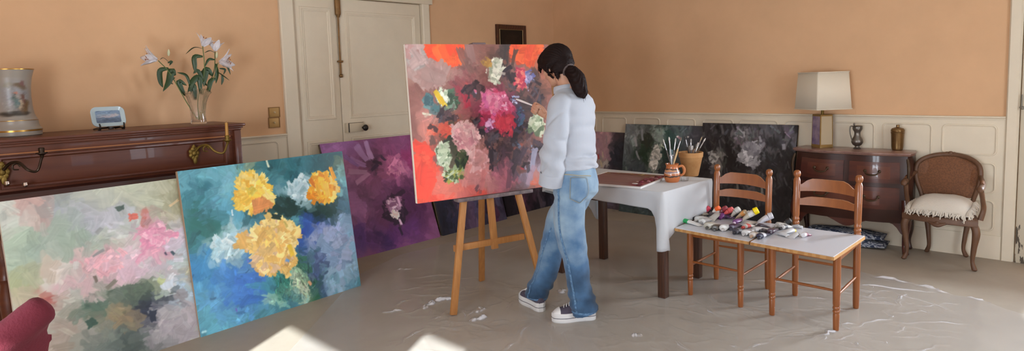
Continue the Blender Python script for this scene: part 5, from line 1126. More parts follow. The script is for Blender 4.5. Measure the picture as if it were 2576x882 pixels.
def outline(z, grow=0.0):
    pts = []; s = swell(z)*0.9+grow
    for i in range(25):
        u = i/24; x = KX0+0.03+(KX1-KX0-0.06)*u + (2*u-1)*s; pts.append(V((x, front_y(u, z)-grow, z)))
    pts += [V((KX1-0.015+s, KYF+0.10, z)), V((KX1-0.02+s*.8, KYF+0.2, z)), V((KX1-0.02, KYB, z)), V((KX0+0.02, KYB, z)), V((KX0+0.02-s*.8, KYF+0.2, z)), V((KX0+0.015-s, KYF+0.10, z))]
    return pts
bm = B(); loft(bm, [outline(0.26+(CZ-0.03-0.26)*i/16) for i in range(17)]); kpart('carcass', bm, M_walnut_d)
bm = B()   # shaped apron under the front
top, bot = [], []
for i in range(33):
    u = i/32; x = KX0+0.04+(KX1-KX0-0.08)*u; y = front_y(u, .26)+0.004
    top.append((x, y, 0.30)); bot.append((x, y, 0.262-0.055*math.exp(-((u-.5)/.14)**2)-0.02*math.cos(u*4*PI)*0.6-0.10*math.exp(-(u/.06)**2)-0.10*math.exp(-((1-u)/.06)**2)))
loft(bm, [[V(t), V(b_), V(b_)+V((0, .018, 0)), V(t)+V((0, .018, 0))] for t, b_ in zip(top, bot)]); kpart('apron', bm, M_walnut)
bm = B()   # marble slab with a moulded serpentine edge
rings = []
for z, g in ((CZ-0.030, 0.012), (CZ-0.026, 0.022), (CZ-0.016, 0.026), (CZ-0.011, 0.030), (CZ-0.004, 0.030), (CZ, 0.025)):
    pts = outline(CZ-0.03, g); rings.append([V((p.x, min(p.y, KYB+0.015), z)) for p in pts])
loft(bm, rings); kpart('marble_top', bm, M_marble)
M_mount = mat('bronze_mount', '#4a3826', 0.5, metal=0.5, var=0.25, vscale=30)
M_band = mat('pale_veneer_panel', '#54291c', 0.28, hex2='#6d3c2a', vscale=7, coat=0.35)
for z0, z1 in ((0.60, 0.775), (0.375, 0.565)):
    for k, (ua, ub) in enumerate(((0.06, 0.475), (0.525, 0.94)) if z0 > 0.5 else ((0.06, 0.94),)):
        bm = B(); N_ = 20
        loft(bm, [[V((KX0+.03+(KX1-KX0-.06)*u+(2*u-1)*swell(z)*.9, front_y(u, z)-d, z)) for u in [ua+(ub-ua)*i/N_ for i in range(N_+1)]] for z, d in [(z0, -.004), (z0, .007)]+[(z0+(z1-z0)*j/6, .008) for j in range(1, 6)]+[(z1, .007), (z1, -.004)]], cap=False, closed=False)
        dr_ = kpart('drawer', bm, M_walnut)
        um = (ua+ub)/2; du = (ub-ua)*.33
        bm = B(); loft(bm, [[V((KX0+.03+(KX1-KX0-.06)*u+(2*u-1)*swell(z)*.9, front_y(u, z)-.0095, z)) for u in [um-du+2*du*i/N_ for i in range(N_+1)]] for z in (z0+.035, (z0+z1)/2, z1-.035)], cap=False, closed=False); kpart('veneer_panel', bm, M_band, dr_)
        hs = (um,) if z0 > .5 else (0.27, 0.73)
        for hu in hs:
            z = (z0+z1)/2; x = KX0+.03+(KX1-KX0-.06)*hu; y = front_y(hu, z)-.012; bm = B()
            for dx in (-.055, .055): sphere(bm, (x+dx, y, z+.012), (.014, .008, .014), 10, 6)
            stube(bm, [(x-.055, y-.008, z+.01), (x-.04, y-.022, z-.012), (x, y-.026, z-.020), (x+.04, y-.022, z-.012), (x+.055, y-.008, z+.01)], [.005, .006, .008, .006, .005], 5, n=8); kpart('handle', bm, M_mount, dr_)
for sx, u in ((-1, 0.0), (1, 1.0)):
    bm = B(); x = KX0+.03 if sx < 0 else KX1-.03; y = front_y(u, .5)
    stube(bm, [(x-sx*.004, y+.012, .46), (x+sx*.012, y-.002, .30), (x+sx*.004, y+.010, .16), (x-sx*.002, y+.014, .07), (x+sx*.012, y-.010, .018)], [.030, .036, .024, .019, .024], 6, n=14); sphere(bm, (x+sx*.014, y-.012, .014), (.026, .028, .014), 12, 6); lg = kpart('leg', bm, M_walnut)
    bm = B(); stube(bm, [(x+sx*.010, y-.012, CZ-.05), (x+sx*.024, y-.030, CZ-.12), (x+sx*.022, y-.032, CZ-.22), (x+sx*.012, y-.020, CZ-.30)], [.010, .013, .009, .004], 6, n=10); kpart('corner_mount', bm, M_mount)
    bm = B(); xb = KX0+.05 if sx < 0 else KX1-.05; stube(bm, [(xb, KYB-.03, .34), (xb+sx*.01, KYB-.03, .2), (xb, KYB-.03, .08), (xb+sx*.008, KYB-.034, .012)], [.030, .026, .018, .022], 6, n=12); sphere(bm, (xb+sx*.008, KYB-.034, .012), (.026, .026, .012), 10, 6); kpart('leg', bm, M_walnut_d)

# table lamp, pewter jug and brass canister on the chest
lb = at_y(2065, 369, 6.10); lb = V((-2.035, 6.14, CZ))
lp = thing('table_lamp', 'table lamp with a square cream shade and mirrored purple base on the chest', 'lamp', lb, rotz=math.radians(53))
bm = B(); box(bm, (0, 0, .006), (.13, .13, .012), .003); loft(bm, [[V((x, y, z)) for x, y in ((-s, -s), (s, -s), (s, s), (-s, s))] for s, z in ((.066, .012), (.064, .02), (.060, .30), (.056, .305))]); obj('base', bm, mat('antique_gold_frame', '#a08450', 0.35, metal=.6), lp)
def purple_face():
    m = mat('purple_mirror', '#5a4674', 0.12, hex2='#b09aa8', vscale=7, coat=0.6); return m
for k in range(4):
    bm = B(); a = k*PI/2; R_ = Matrix.Rotation(a, 4, 'Z')
    bmv = loft(bm, [[V((x*s, -s-.0015+d, z)) for x in (-.86, .86)] + [V((x*s, -s+.004, z)) for x in (.86, -.86)] for s, z, d in ((.0638, .030, 0), (.0603, .288, 0))]); bmesh.ops.transform(bm, matrix=R_, verts=bm.verts); obj('mirror_panel', bm, purple_face() if k % 2 else mat('wall_reflection_mirror', '#b8a88c', 0.15, coat=.5), lp)  # alternate panels coloured beige, the wall's reflection painted into the mirror
bm = B(); tube(bm, [(0, 0, .30), (0, 0, .345), (0, 0, .36), (0, 0, .42)], [.013, .012, .018, .018], 14); tube(bm, [(-.151, 0, .66), (.151, 0, .66)], .003, 6); tube(bm, [(0, -.151, .66), (0, .151, .66)], .003, 6); tube(bm, [(0, 0, .42), (0, 0, .66)], .004, 8); obj('stem', bm, M_brass, lp)
bm = B(); rings = []
for s, z in ((.172, .352), (.171, .352), (.151, .690), (.152, .690)): rings.append([V((x, y, z)) for x, y in rrect(2*s, 2*s, .012, 4)])
loft(bm, rings[1:3], cap=False)
sh_ = obj('lamp_shade', bm, mat('cream_linen_shade', '#e0d5c0', 0.85, bump=.15, bscale=250), lp); ms = sh_.modifiers.new('thickness', 'SOLIDIFY'); ms.thickness = .003; ms.offset = 1
for s, z in ((.1715, .352), (.152, .683)):
    bm = B(); loft(bm, [[V((x, y, z+dz)) for x, y in rrect(2*(s+d), 2*(s+d), .012, 4)] for d, dz in ((.0015, 0), (.0055, 0), (.0050, .008), (.001, .008))], cap=False); obj('shade_trim', bm, mat('shade_trim_cream', '#d0c5b0', 0.8), sh_)
bm = B(); stube(bm, [(.05, .0, .02), (.075, -.02, .10), (.08, -.03, .04), (.10, -.01, .004), (.15, .05, .004)], .0025, 6, n=6); obj('cord', bm, mat('white_cord', '#cfcac0', .5), lp)
M_pewter = mat('pewter', '#7c766e', 0.40, metal=0.9, var=.1, vscale=20)
jp = at_z(2156, 373, CZ); pj = thing('pewter_jug', 'small lidded pewter jug with a pinched waist on the marble top', 'jug', jp)
bm = B(); lathe(bm, [(0, 0), (.030, 0), (.032, .004), (.020, .012), (.018, .022), (.036, .034), (.047, .054), (.048, .068), (.042, .085), (.028, .110), (.024, .135), (.026, .150), (.036, .166), (.040, .180), (.039, .194), (.034, .198), (0, .196)], 32); obj('jug_body', bm, M_pewter, pj)
bm = B(); lathe(bm, [(0, .196), (.040, .197), (.041, .201), (.034, .205), (0, .208)], 28); sphere(bm, -hv*.030+V((0, 0, .218)), (.008, .008, .014), 10, 6); obj('lid', bm, M_pewter, pj)
bm = B(); stube(bm, [-hv*.036+V((0, 0, .200)), -hv*.062+V((0, 0, .198)), -hv*.066+V((0, 0, .150)), -hv*.054+V((0, 0, .10)), -hv*.044+V((0, 0, .068))], [.006, .006, .0055, .005, .005], 5, n=8); obj('handle', bm, M_pewter, pj)
cb = at_z(2257, 377, CZ); bc = thing('canister', 'cylindrical brass canister with a knobbed lid at the right of the marble top', 'canister', cb)
M_br2 = mat('brushed_brass', '#806440', 0.35, metal=0.85, var=.15, vscale=15)
bm = B(); lathe(bm, [(0, 0), (.036, 0), (.042, .006), (.046, .03), (.050, .14), (.052, .146), (.050, .150), (0, .150)], 32); obj('canister_body', bm, M_br2, bc)
bm = B(); lathe(bm, [(0, .148), (.052, .150), (.053, .156), (.050, .160), (.053, .164), (.052, .176), (.044, .188), (.022, .196), (.012, .199), (.013, .214), (.011, .218), (0, .218)], 32); obj('lid', bm, M_br2, bc)

# patterned bundle pushed under the chest
def bundle_mat():
    m = mat('blue_white_print', '#26304a', 0.85); nt = m.node_tree; bs = nt.nodes['Principled BSDF']
    tc = nt.nodes.new('ShaderNodeTexCoord'); mp = nt.nodes.new('ShaderNodeMapping'); mp.inputs['Scale'].default_value = (6, 10, 16); w = nt.nodes.new('ShaderNodeTexNoise'); w.inputs['Scale'].default_value = 1.6; w.inputs['Detail'].default_value = 2; w.inputs['Distortion'].default_value = 2.2
    rp = nt.nodes.new('ShaderNodeValToRGB'); rp.color_ramp.elements[0].position = .47; rp.color_ramp.elements[1].position = .52; rp.color_ramp.elements[0].color = (*lin('#2a3650'), 1); rp.color_ramp.elements[1].color = (*lin('#b0b4ba'), 1)
    e_ = rp.color_ramp.elements.new(.60); e_.color = (*lin('#8a94a8'), 1); e_ = rp.color_ramp.elements.new(.64); e_.color = (*lin('#26282c'), 1)
    nt.links.new(tc.outputs['Object'], mp.inputs[0]); nt.links.new(mp.outputs[0], w.inputs['Vector']); nt.links.new(w.outputs[0], rp.inputs[0]); nt.links.new(rp.outputs[0], bs.inputs['Base Color']); return m
ub = thing('folded_blanket', 'folded blue and white patterned blanket on the floor under the chest', 'blanket', (-1.80, 6.10, 0))
for k, (z0, z1, sx) in enumerate(((0.0, .075, .32), (.07, .135, .30))):
    bm = B(); rings = []
    for i in range(15):
        t = i/14; x = -sx+2*sx*t; r = .5*math.sin(PI*min(1, max(0, .10+.8*t)))**.35
        rings.append([V((x+.01*math.sin(a*2), .125*r*2*math.copysign(abs(math.cos(a))**.6, math.cos(a)), (z0+z1)/2+(z1-z0)/2*r*2*math.copysign(abs(math.sin(a))**.6, math.sin(a))*(1+.08*math.sin(t*19+k)))) for a in [2*PI*j/20 for j in range(20)]])
    loft(bm, rings); obj('blanket_fold', bm, bundle_mat(), ub)

# ------------------------------------------------------------------ carved armchair with a white fringed cushion
M_arm = mat('worn_walnut', '#573a27', 0.5, hex2='#6e4d36', vscale=9, stretch=(2, 2, 1))
M_cane = mat('brown_cane', '#6a4124', 0.6, hex2='#7c4e2c', vscale=90, kind='voronoi', bump=.25, bscale=160)
aFL, aFR, aBL, aBR = at_z(2276, 651), at_z(2449, 681), at_z(2333, 634), at_z(2427, 646)
aFL, aFR, aBL, aBR = [V((p.x, p.y, 0)) for p in (aFL, aFR, aBL, aBR)]
ac = (aFL+aFR+aBL+aBR)/4
am = thing('armchair', 'carved wooden armchair with a rounded brown cane back, right of the chest', 'armchair', ac)
ainv = Matrix.Translation(-ac)
def apart(name, bm, m=M_arm, parent=None, **k): bmesh.ops.transform(bm, matrix=ainv, verts=bm.verts); return obj(name, bm, m, parent or am, **k)
ux = (aFR-aFL).normalized(); uy = V((-ux.y, ux.x, 0)); Zu = V((0, 0, 1)); ASH = 0.375
for p, sx, sy in ((aFL, -1, -1), (aFR, 1, -1), (aBL, -1, 1), (aBR, 1, 1)):
    o_ = (ux*sx*.9+uy*sy*.5); bm = B()
    stube(bm, [p-o_*.018+Zu*(ASH-.01), p+o_*.010+Zu*(ASH-.08), p-o_*.004+Zu*.17, p-o_*.012+Zu*.07, p+o_*.006+Zu*.012], [.026, .027, .019, .014, .018] if sy < 0 else [.022, .022, .017, .014, .017], 6, n=12); sphere(bm, p+o_*.008+Zu*.012, (.019, .019, .012), 10, 6); apart('leg', bm)
sFL, sFR, sBL, sBR = aFL-uy*.012-ux*.012, aFR-uy*.012+ux*.012, aBL+uy*.01-ux*.02, aBR+uy*.01+ux*.02
def seat_outline(grow, z):
    pts = []
    for a_, b_, bow in ((sFL, sFR, -.035), (sFR, sBR, .012), (sBR, sBL, .01), (sBL, sFL, .012)):
        d = (b_-a_).normalized(); nrm = V((d.y, -d.x, 0))
        for i in range(10):
            t = i/10; q_ = a_.lerp(b_, t)+nrm*(abs(bow)*math.sin(PI*t)); pts.append(q_+ (q_-ac).normalized()*grow+Zu*z)
    return pts
bm = B(); loft(bm, [seat_outline(.0, ASH-.035), seat_outline(.012, ASH-.03), seat_outline(.014, ASH+.005), seat_outline(.006, ASH+.018), seat_outline(-.01, ASH+.02)]); 
fm = (sFL+sFR)/2-uy*.04; stube(bm, [fm-ux*.06+Zu*(ASH-.025), fm-uy*.006+Zu*(ASH-.045), fm+ux*.06+Zu*(ASH-.025)], [.010, .018, .010], 5, n=10); sphere(bm, fm-uy*.004+Zu*(ASH-.03), (.018, .014, .018), 10, 6)
apart('seat_rail', bm)
bm = B(); loft(bm, [seat_outline(-.03, ASH+.012), seat_outline(-.034, ASH+.024), seat_outline(-.08, ASH+.026)]); apart('seat', bm, M_cane)
bmid = (aBL+aBR)/2+uy*.012; lean = uy*.030
def bk(x, z): return bmid+ux*x+Zu*z+lean*((z-ASH)/.47)+uy*(-1.3*x*x)        # concave back surface
aT = 0.845
path = [(-.165, ASH+.02), (-.185, .50), (-.215, .60), (-.228, .70), (-.205, .775), (-.12, .822), (0, aT-.008), (.12, .822), (.205, .775), (.228, .70), (.215, .60), (.185, .50), (.165, ASH+.02)]
bm = B(); stube(bm, [bk(*p) for p in path], [.016, .017, .018, .018, .018, .019, .021, .019, .018, .018, .018, .017, .016], 5, n=12)
stube(bm, [bk(-.185, .475), bk(0, .455), bk(.185, .475)], .015, 6, n=10); 
for dx, r in ((0, .020), (-.026, .014), (.026, .014)): sphere(bm, bk(dx, aT+.004)-uy*.006, (r, r*.8, r*.8), 10, 6)
apart('back_frame', bm)
bm = B(); sp = smooth_path([V((p[0], 0, p[1])) for p in path[1:-1]], 4); ring = [(p.x*.94, min(p.z, aT-.02)) for p in sp]; cen = bk(0, .65)
f_ = [bk(x, z) for x, z in ring]; 
rows_ = [[bk(x*s, .64+(z-.64)*s)-uy*(.012*(1-s*s)) for x, z in ring] for s in (1.0, .8, .6, .4, .2, .04)]
loft(bm, rows_); op = apart('back_panel', bm, M_cane); m3 = op.modifiers.new('thickness', 'SOLIDIFY'); m3.thickness = .012
for sx, pF in ((-1, sFL), (1, sFR)):
    base = pF+uy*.10; bm = B()
    stube(bm, [base+Zu*(ASH+.005)-ux*sx*.004, base+Zu*(ASH+.09)+ux*sx*.012+uy*.015, base+Zu*(ASH+.17)+ux*sx*.012-uy*.02, base+Zu*(ASH+.235)+ux*sx*.008-uy*.045], [.020, .018, .017, .018], 6, n=10); apart('arm_support', bm)
    bm = B(); e0 = bk(sx*.225, .685); e1 = base+Zu*(ASH+.255)+ux*sx*.010-uy*.085
    stube(bm, [e0, e0.lerp(e1, .3)+ux*sx*.014-Zu*.01, e0.lerp(e1, .7)+ux*sx*.012-Zu*.008, e1, e1+Zu*-.018-uy*.004], [.016, .018, .022, .024, .016], 6, n=12); apart('armrest', bm)
    bm = B(); q0 = e0.lerp(e1, .38)+ux*sx*.014-Zu*.01; q1 = e0.lerp(e1, .72)+ux*sx*.012-Zu*.004; stube(bm, [q0+Zu*.012, (q0+q1)/2+Zu*.020, q1+Zu*.016], [.010, .015, .012], 5, n=10); apart('arm_pad', bm, M_cane)
# cushion
cc = ac-uy*.05+V((0, 0, ASH+.026))
cn = thing('cushion', 'off-white fringed cushion lying on the carved armchair seat', 'cushion', cc, rotz=math.atan2(ux.y, ux.x)+.10)
bm = B(); nC = 28; cw, cd = .198, .188
top = {}
def cush(u, v, s):
    e_ = max(0, (1-abs(u)**3.2))*max(0, (1-abs(v)**3.2)); puff = .080*e_**.55; wr = .005*mnoise.noise(V((u*4, v*4, 7)))*e_
    base = .034+.030*(v+1)*.5-.016*max(0, -v)**3-.018*max(0, abs(u)-.8)+.012*(u*v)*.5
    return V((cw*u*(1-.06*abs(v)), cd*v*(1-.06*abs(u)), base+puff+wr if s > 0 else max(.001, base-min(puff*.6, base))))
for s in (1, -1):
    g = [[bm.verts.new(cush(-1+2*i/nC, -1+2*j/nC, s)) for i in range(nC+1)] for j in range(nC+1)]
    for j in range(nC):
        for i in range(nC): bm.faces.new((g[j][i], g[j][i+1], g[j+1][i+1], g[j+1][i]))
bmesh.ops.remove_doubles(bm, verts=bm.verts, dist=.0035)
M_cush = mat('offwhite_cotton', '#cfc6b8', 0.9, bump=.4, bscale=90, sheen=.2)
obj('cushion_cover', bm, M_cush, cn, angle=80)
bm = B(); rg = random.Random(9)
for k in range(190):
    t = k/190*4; sd = int(t); f = -1+2*(t-sd); u, v = ((f, -1), (1, f), (-f, 1), (-1, -f))[sd]; ou = V(((0, -1), (1, 0), (0, 1), (-1, 0))[sd]+(0,))
    p = cush(u*.99, v*.99, 1); l = rg.uniform(.028, .045); dr = rg.uniform(.6, 1.1)
    tube(bm, [p, p+ou*l*.45+V((rg.uniform(-.006, .006), rg.uniform(-.006, .006), .004)), p+ou*l*.8+V((rg.uniform(-.01, .01), rg.uniform(-.01, .01), -l*dr*.5)), p+ou*l*.85+V((rg.uniform(-.012, .012), rg.uniform(-.012, .012), -l*dr))], [.0045, .006, .005, .003], 6)
obj('fringe', bm, M_cush, cn)

# ------------------------------------------------------------------ red upholstered chair cut by the lower left corner of the frame
dd = 1.16; tipc = CAM+ray(92, 770)*dd; 
ra_ = thing('red_chair', 'red upholstered chair with a rounded back edge in the near left corner', 'chair', (tipc.x, tipc.y-0.22, 0))
rinv = Matrix.Translation(-V(ra_.location)); M_red = mat('red_wool', '#580f1e', 0.95, bump=.2, bscale=200)
M_redleg = mat('black_steel', '#15130f', .4, metal=.5)
# shell: curved backrest whose top edge rises to a rounded corner on the right
A0 = CAM+ray(-190, 955)*1.07; A1 = CAM+ray(-60, 898)*1.11; A2 = CAM+ray(35, 832)*1.14; A3 = CAM+ray(108, 774)*1.17
bm = B(); th = .038
low = [V((p.x-0.02, p.y-0.16, .47)) for p in (A0, A1, A2, A3)]
stube(bm, [A0, A1, A2, A3, A3+(A3-A2).normalized()*.012], [.026, .028, .030, .030, .020], 8, n=20)
rows_ = []
tp = smooth_path([A0, A1, A2, A3], 6); lw = smooth_path(low, 6)
for p, l in zip(tp, lw):
    nrm = V((.62, -.78, 0)); ring = []
    for j in range(9): t = j/8; c_ = p.lerp(l, t)+nrm*(-.05*math.sin(PI*t)); ring.append(c_+nrm*(.030 if t < .9 else .024))
    for j in range(8, -1, -1): t = j/8; c_ = p.lerp(l, t)+nrm*(-.05*math.sin(PI*t)); ring.append(c_-nrm*(.030 if t < .9 else .024))
    rows_.append(ring)
loft(bm, rows_)
me = baked(bm, .010, 6); 
me.transform(rinv); obj('backrest', me, M_red, ra_)
sc_ = V(((A0.x+A3.x)/2+.10, (A0.y+A3.y)/2-.42, .43))
bm = B(); box(bm, sc_, (.52, .50, .10), .04, Matrix.Rotation(math.atan2(A3.y-A0.y, A3.x-A0.x), 3, 'Z'), 4); bmesh.ops.transform(bm, matrix=rinv, verts=bm.verts); obj('seat', bm, M_red, ra_)
for sx in (-1, 1):
    for sy in (-1, 1):
        R3 = Matrix.Rotation(math.atan2(A3.y-A0.y, A3.x-A0.x), 3, 'Z'); p = sc_+R3 @ V((.2*sx, .19*sy, 0)); q_ = sc_+R3 @ V((.24*sx, .23*sy, 0))
        bm = B(); tube(bm, [(q_.x, q_.y, 0.002), (p.x, p.y, .40)], [.010, .014], 12); bmesh.ops.transform(bm, matrix=rinv, verts=bm.verts); obj('leg', bm, M_redleg, ra_)

# ------------------------------------------------------------------ clear plastic sheet spread over the floor
def sheet():
    poly = [(905, 690), (1010, 640), (1180, 598), (1330, 555), (1500, 552), (1640, 560), (1790, 585), (1985, 640), (2190, 690), (2300, 712), (2395, 742), (2460, 752), (2530, 778), (2640, 810)]
    far = [at_z(x, y, 0) for x, y in poly]
    near = [at_z(x, y, 0) for x, y in [(640, 980), (820, 1000), (980, 1000), (1150, 1000), (1330, 1000), (1500, 1000), (1650, 1000), (1800, 1000), (1960, 1000), (2120, 1000), (2280, 1000), (2440, 1000), (2600, 1000), (2760, 1000)]]
    nu, nv = 660, 400; k = len(far)-1; rr = np.random.default_rng(3)
    ridges = [((1850, 706), (2110, 714), .010), ((2110, 712), (2400, 741), .009), ((1960, 720), (2250, 735), .007), ((1180, 812), (1225, 795), .022), ((1068, 780), (1090, 757), .022), ((1090, 757), (1140, 752), .026), ((958, 787), (1018, 781), .012), ((1206, 790), (1213, 772), .016), ((1225, 775), (1330, 735), .006), ((1060, 850), (1180, 822), .006), ((1190, 840), (1260, 832), .008), ((990, 680), (1045, 676), .009), ((905, 668), (980, 650), .006),
              ((1540, 715), (1700, 700), .008), ((1560, 760), (1700, 745), .006), ((1980, 730), (2180, 740), .006), ((2050, 845), (2110, 833), .012), ((1590, 850), (1612, 840), .014), ((2190, 694), (2300, 715), .014), ((2300, 715), (2400, 742), .014), ((2420, 742), (2520, 770), .012), ((1405, 740), (1425, 728), .02), ((1800, 760), (2000, 790), .005), ((2230, 730), (2420, 790), .006), ((1240, 640), (1330, 612), .005), ((1290, 770), (1420, 820), .004), ((1880, 860), (2060, 830), .006), ((1500, 810), (1700, 790), .004), ((1030, 700), (1140, 690), .006)]
    RP = [(at_z(*a, 0).to_2d(), at_z(*b_, 0).to_2d(), h*1.35) for a, b_, h in ridges]
    for _ in range(260):
        a = at_z(rr.uniform(950, 2300), rr.uniform(700, 950), 0).to_2d(); an = rr.normal()*.5+rr.choice([.2, 2.4, .9]); l = rr.uniform(.08, .5); RP.append((a, a+V((math.cos(an), math.sin(an)))*l, rr.uniform(.003, .010)))
    X = np.zeros((nv+1, nu+1)); Y = np.zeros_like(X)
    for i in range(nu+1):
        t = i/nu*k; j = min(k-1, int(t)); f = t-j; a = far[j].lerp(far[j+1], f); b_ = near[j].lerp(near[j+1], f)
        v = (np.arange(nv+1)/nv)**1.35; X[:, i] = a.x+(b_.x-a.x)*v; Y[:, i] = a.y+(b_.y-a.y)*v
    Zz = np.full_like(X, .003)
    for a, b_, h in RP:
        d = b_-a; L2_ = d.length_squared; t = np.clip(((X-a.x)*d.x+(Y-a.y)*d.y)/L2_, 0, 1); wob = .012*np.sin(t*9+h*700)+.006*np.sin(t*21+h*300); ds = np.hypot(X-a.x-t*d.x-wob*d.y/L2_**.5, Y-a.y-t*d.y+wob*d.x/L2_**.5); s = .006+h*.34
        Zz = np.maximum(Zz, .003+h*np.exp(-(ds/s)**1.25)*np.clip(np.sin(PI*np.clip(t, .02, .98))*1.3, 0, 1)*(.80+.20*np.sin(t*8+h*900)))
    for sc, am_ in ((1.8, .0030), (5.0, .0016), (13.0, .0008)):
        n_ = np.array([[mnoise.noise(V((X[j, i]*sc, Y[j, i]*sc, sc))) for i in range(0, nu+1, 6)] for j in range(0, nv+1, 6)])
        ii = np.clip(np.arange(nu+1)/6, 0, n_.shape[1]-1.001); jj = np.clip(np.arange(nv+1)/6, 0, n_.shape[0]-1.001); i0, j0 = ii.astype(int), jj.astype(int); fi, fj = (ii-i0)[None, :], (jj-j0)[:, None]
        nn = (n_[j0][:, i0]*(1-fi)+n_[j0][:, i0+1]*fi)*(1-fj)+(n_[j0+1][:, i0]*(1-fi)+n_[j0+1][:, i0+1]*fi)*fj
        Zz += am_*np.maximum(0, nn+.15)
    co = np.stack([X, Y, Zz], -1).reshape(-1, 3); idx = np.arange((nu+1)*(nv+1)).reshape(nv+1, nu+1); q_ = np.stack([idx[:-1, :-1], idx[1:, :-1], idx[1:, 1:], idx[:-1, 1:]], -1).reshape(-1); nf = nu*nv
    me = bpy.data.meshes.new('plastic_sheet'); me.vertices.add(len(co)); me.vertices.foreach_set('co', co.ravel()); me.loops.add(nf*4); me.loops.foreach_set('vertex_index', q_.astype(np.int32)); me.polygons.add(nf); me.polygons.foreach_set('loop_start', (np.arange(nf)*4).astype(np.int32)); me.update(calc_edges=True); me.validate(); return me
def film_mat():
    m = bpy.data.materials.new('clear_plastic_film'); m.use_nodes = True; nt = m.node_tree; nt.nodes.remove(nt.nodes['Principled BSDF'])
    tr = nt.nodes.new('ShaderNodeBsdfTransparent'); gl = nt.nodes.new('ShaderNodeBsdfGlossy'); gl.inputs['Roughness'].default_value = .14; df = nt.nodes.new('ShaderNodeBsdfDiffuse'); df.inputs[0].default_value = (.8, .8, .84, 1)
    fr = nt.nodes.new('ShaderNodeLayerWeight'); fr.inputs[0].default_value = .5; pw = nt.nodes.new('ShaderNodeMath'); pw.operation = 'POWER'; pw.inputs[1].default_value = 5; ml = nt.nodes.new('ShaderNodeMath'); ml.operation = 'MULTIPLY_ADD'; ml.inputs[1].default_value = .45; ml.inputs[2].default_value = .03; nt.links.new(fr.outputs['Facing'], pw.inputs[0]); nt.links.new(pw.outputs[0], ml.inputs[0]); m1 = nt.nodes.new('ShaderNodeMixShader'); m1.inputs[0].default_value = .10; ge = nt.nodes.new('ShaderNodeNewGeometry'); sz = nt.nodes.new('ShaderNodeSeparateXYZ'); ma = nt.nodes.new('ShaderNodeMapRange'); ma.inputs[1].default_value = .990; ma.inputs[2].default_value = .84; ma.inputs[3].default_value = .13; ma.inputs[4].default_value = .72; nt.links.new(ge.outputs['Normal'], sz.inputs[0]); ab = nt.nodes.new('ShaderNodeMath'); ab.operation = 'ABSOLUTE'; nt.links.new(sz.outputs[2], ab.inputs[0]); nt.links.new(ab.outputs[0], ma.inputs[0]); nt.links.new(ma.outputs[0], m1.inputs[0]); m2 = nt.nodes.new('ShaderNodeMixShader')
    nt.links.new(tr.outputs[0], m1.inputs[1]); nt.links.new(df.outputs[0], m1.inputs[2]); nt.links.new(ml.outputs[0], m2.inputs[0]); nt.links.new(m1.outputs[0], m2.inputs[1]); nt.links.new(gl.outputs[0], m2.inputs[2])
    nt.links.new(m2.outputs[0], nt.nodes['Material Output'].inputs[0]); return m
ps = tag(obj('plastic_sheet', sheet(), film_mat(), angle=180), 'crumpled clear plastic dust sheet spread over the middle of the floor', 'dust sheet')

# ------------------------------------------------------------------ the painter
M_skin = mat('skin', '#b98a70', 0.55, var=0.05, vscale=30); 
M_skin.node_tree.nodes['Principled BSDF'].inputs['Subsurface Weight'].default_value = 0.06
BX, BY = -2.495, 3.078                       # middle of the chest; she faces -X
XA, YA, ZA = V((1, 0, 0)), V((0, 1, 0)), V((0, 0, 1))
HC = V((-2.624, 3.085, 1.640))             # centre of the head
hf = V((-.93, .10, -.36)).normalized(); hs_ = V((hf.y, -hf.x, 0)).normalized(); hu = hs_.cross(hf)
if hu.z < 0: hu = -hu
HR = Matrix((hf, hs_, hu)).transposed()    # head frame: forward, side, up
def hp(f, s, u): return HC + hf*f + hs_*s + hu*u
# where the brush meets the canvas and where the hand grips it
TIP = at_plane(1290, 246, RB, enn) + enn*0.002
GRIP = at_y(1351, 269, 3.20)
bd_ = (GRIP-TIP).normalized()
fd = V((-.80, -.12, .50)).normalized(); fu = (ZA-fd*ZA.dot(fd)).normalized(); fn = fd.cross(fu)     # forearm direction, thumb side, palm side
if fn.y > 0: fn = -fn
WR = GRIP - fd*.088 - fu*.020 - fn*.020
bm = B()
# head: skull, face, jaw, nose, brow, lips, ears
sphere(bm, hp(-.012, 0, .022), (.094, .074, .090), 24, 16, HR)
sphere(bm, hp(.030, 0, -.035), (.062, .058, .082), 20, 14, HR)
sphere(bm, hp(.052, 0, -.088), (.034, .034, .026), 16, 10, HR)
sphere(bm, hp(.070, 0, .030), (.022, .050, .030), 16, 10, HR)
tube(bm, [hp(.088, 0, .012), hp(.102, 0, -.018), hp(.110, 0, -.036), hp(.094, 0, -.046)], [.009, .011, .014, .008], 12)
for s in (-1, 1):
    sphere(bm, hp(.098, s*.011, -.040), .008, 10, 8); sphere(bm, hp(.066, s*.034, -.020), (.022, .022, .022), 12, 8, HR)
    tube(bm, [hp(.086, s*.012, .016), hp(.088, s*.030, .018), hp(.072, s*.050, .010)], [.008, .009, .006], 8)
    sphere(bm, hp(.076, s*.030, -.002), (.012, .014, .010), 12, 8, HR)
    e_ = [hp(-.004, s*.072, -.040), hp(-.012, s*.080, -.015), hp(-.010, s*.083, .006), hp(.002, s*.080, .010), hp(.010, s*.075, -.004)]
    stube(bm, e_, [.008, .007, .007, .006, .005], 4, n=8); sphere(bm, hp(0, s*.073, -.014), (.012, .006, .022), 10, 8, HR)
for du, r in ((-.060, .0075), (-.071, .009)): tube(bm, [hp(.070, -.024, du), hp(.084, -.010, du+.001), hp(.087, 0, du), hp(.084, .010, du+.001), hp(.070, .024, du)], [.003, r*.8, r, r*.8, .003], 8)
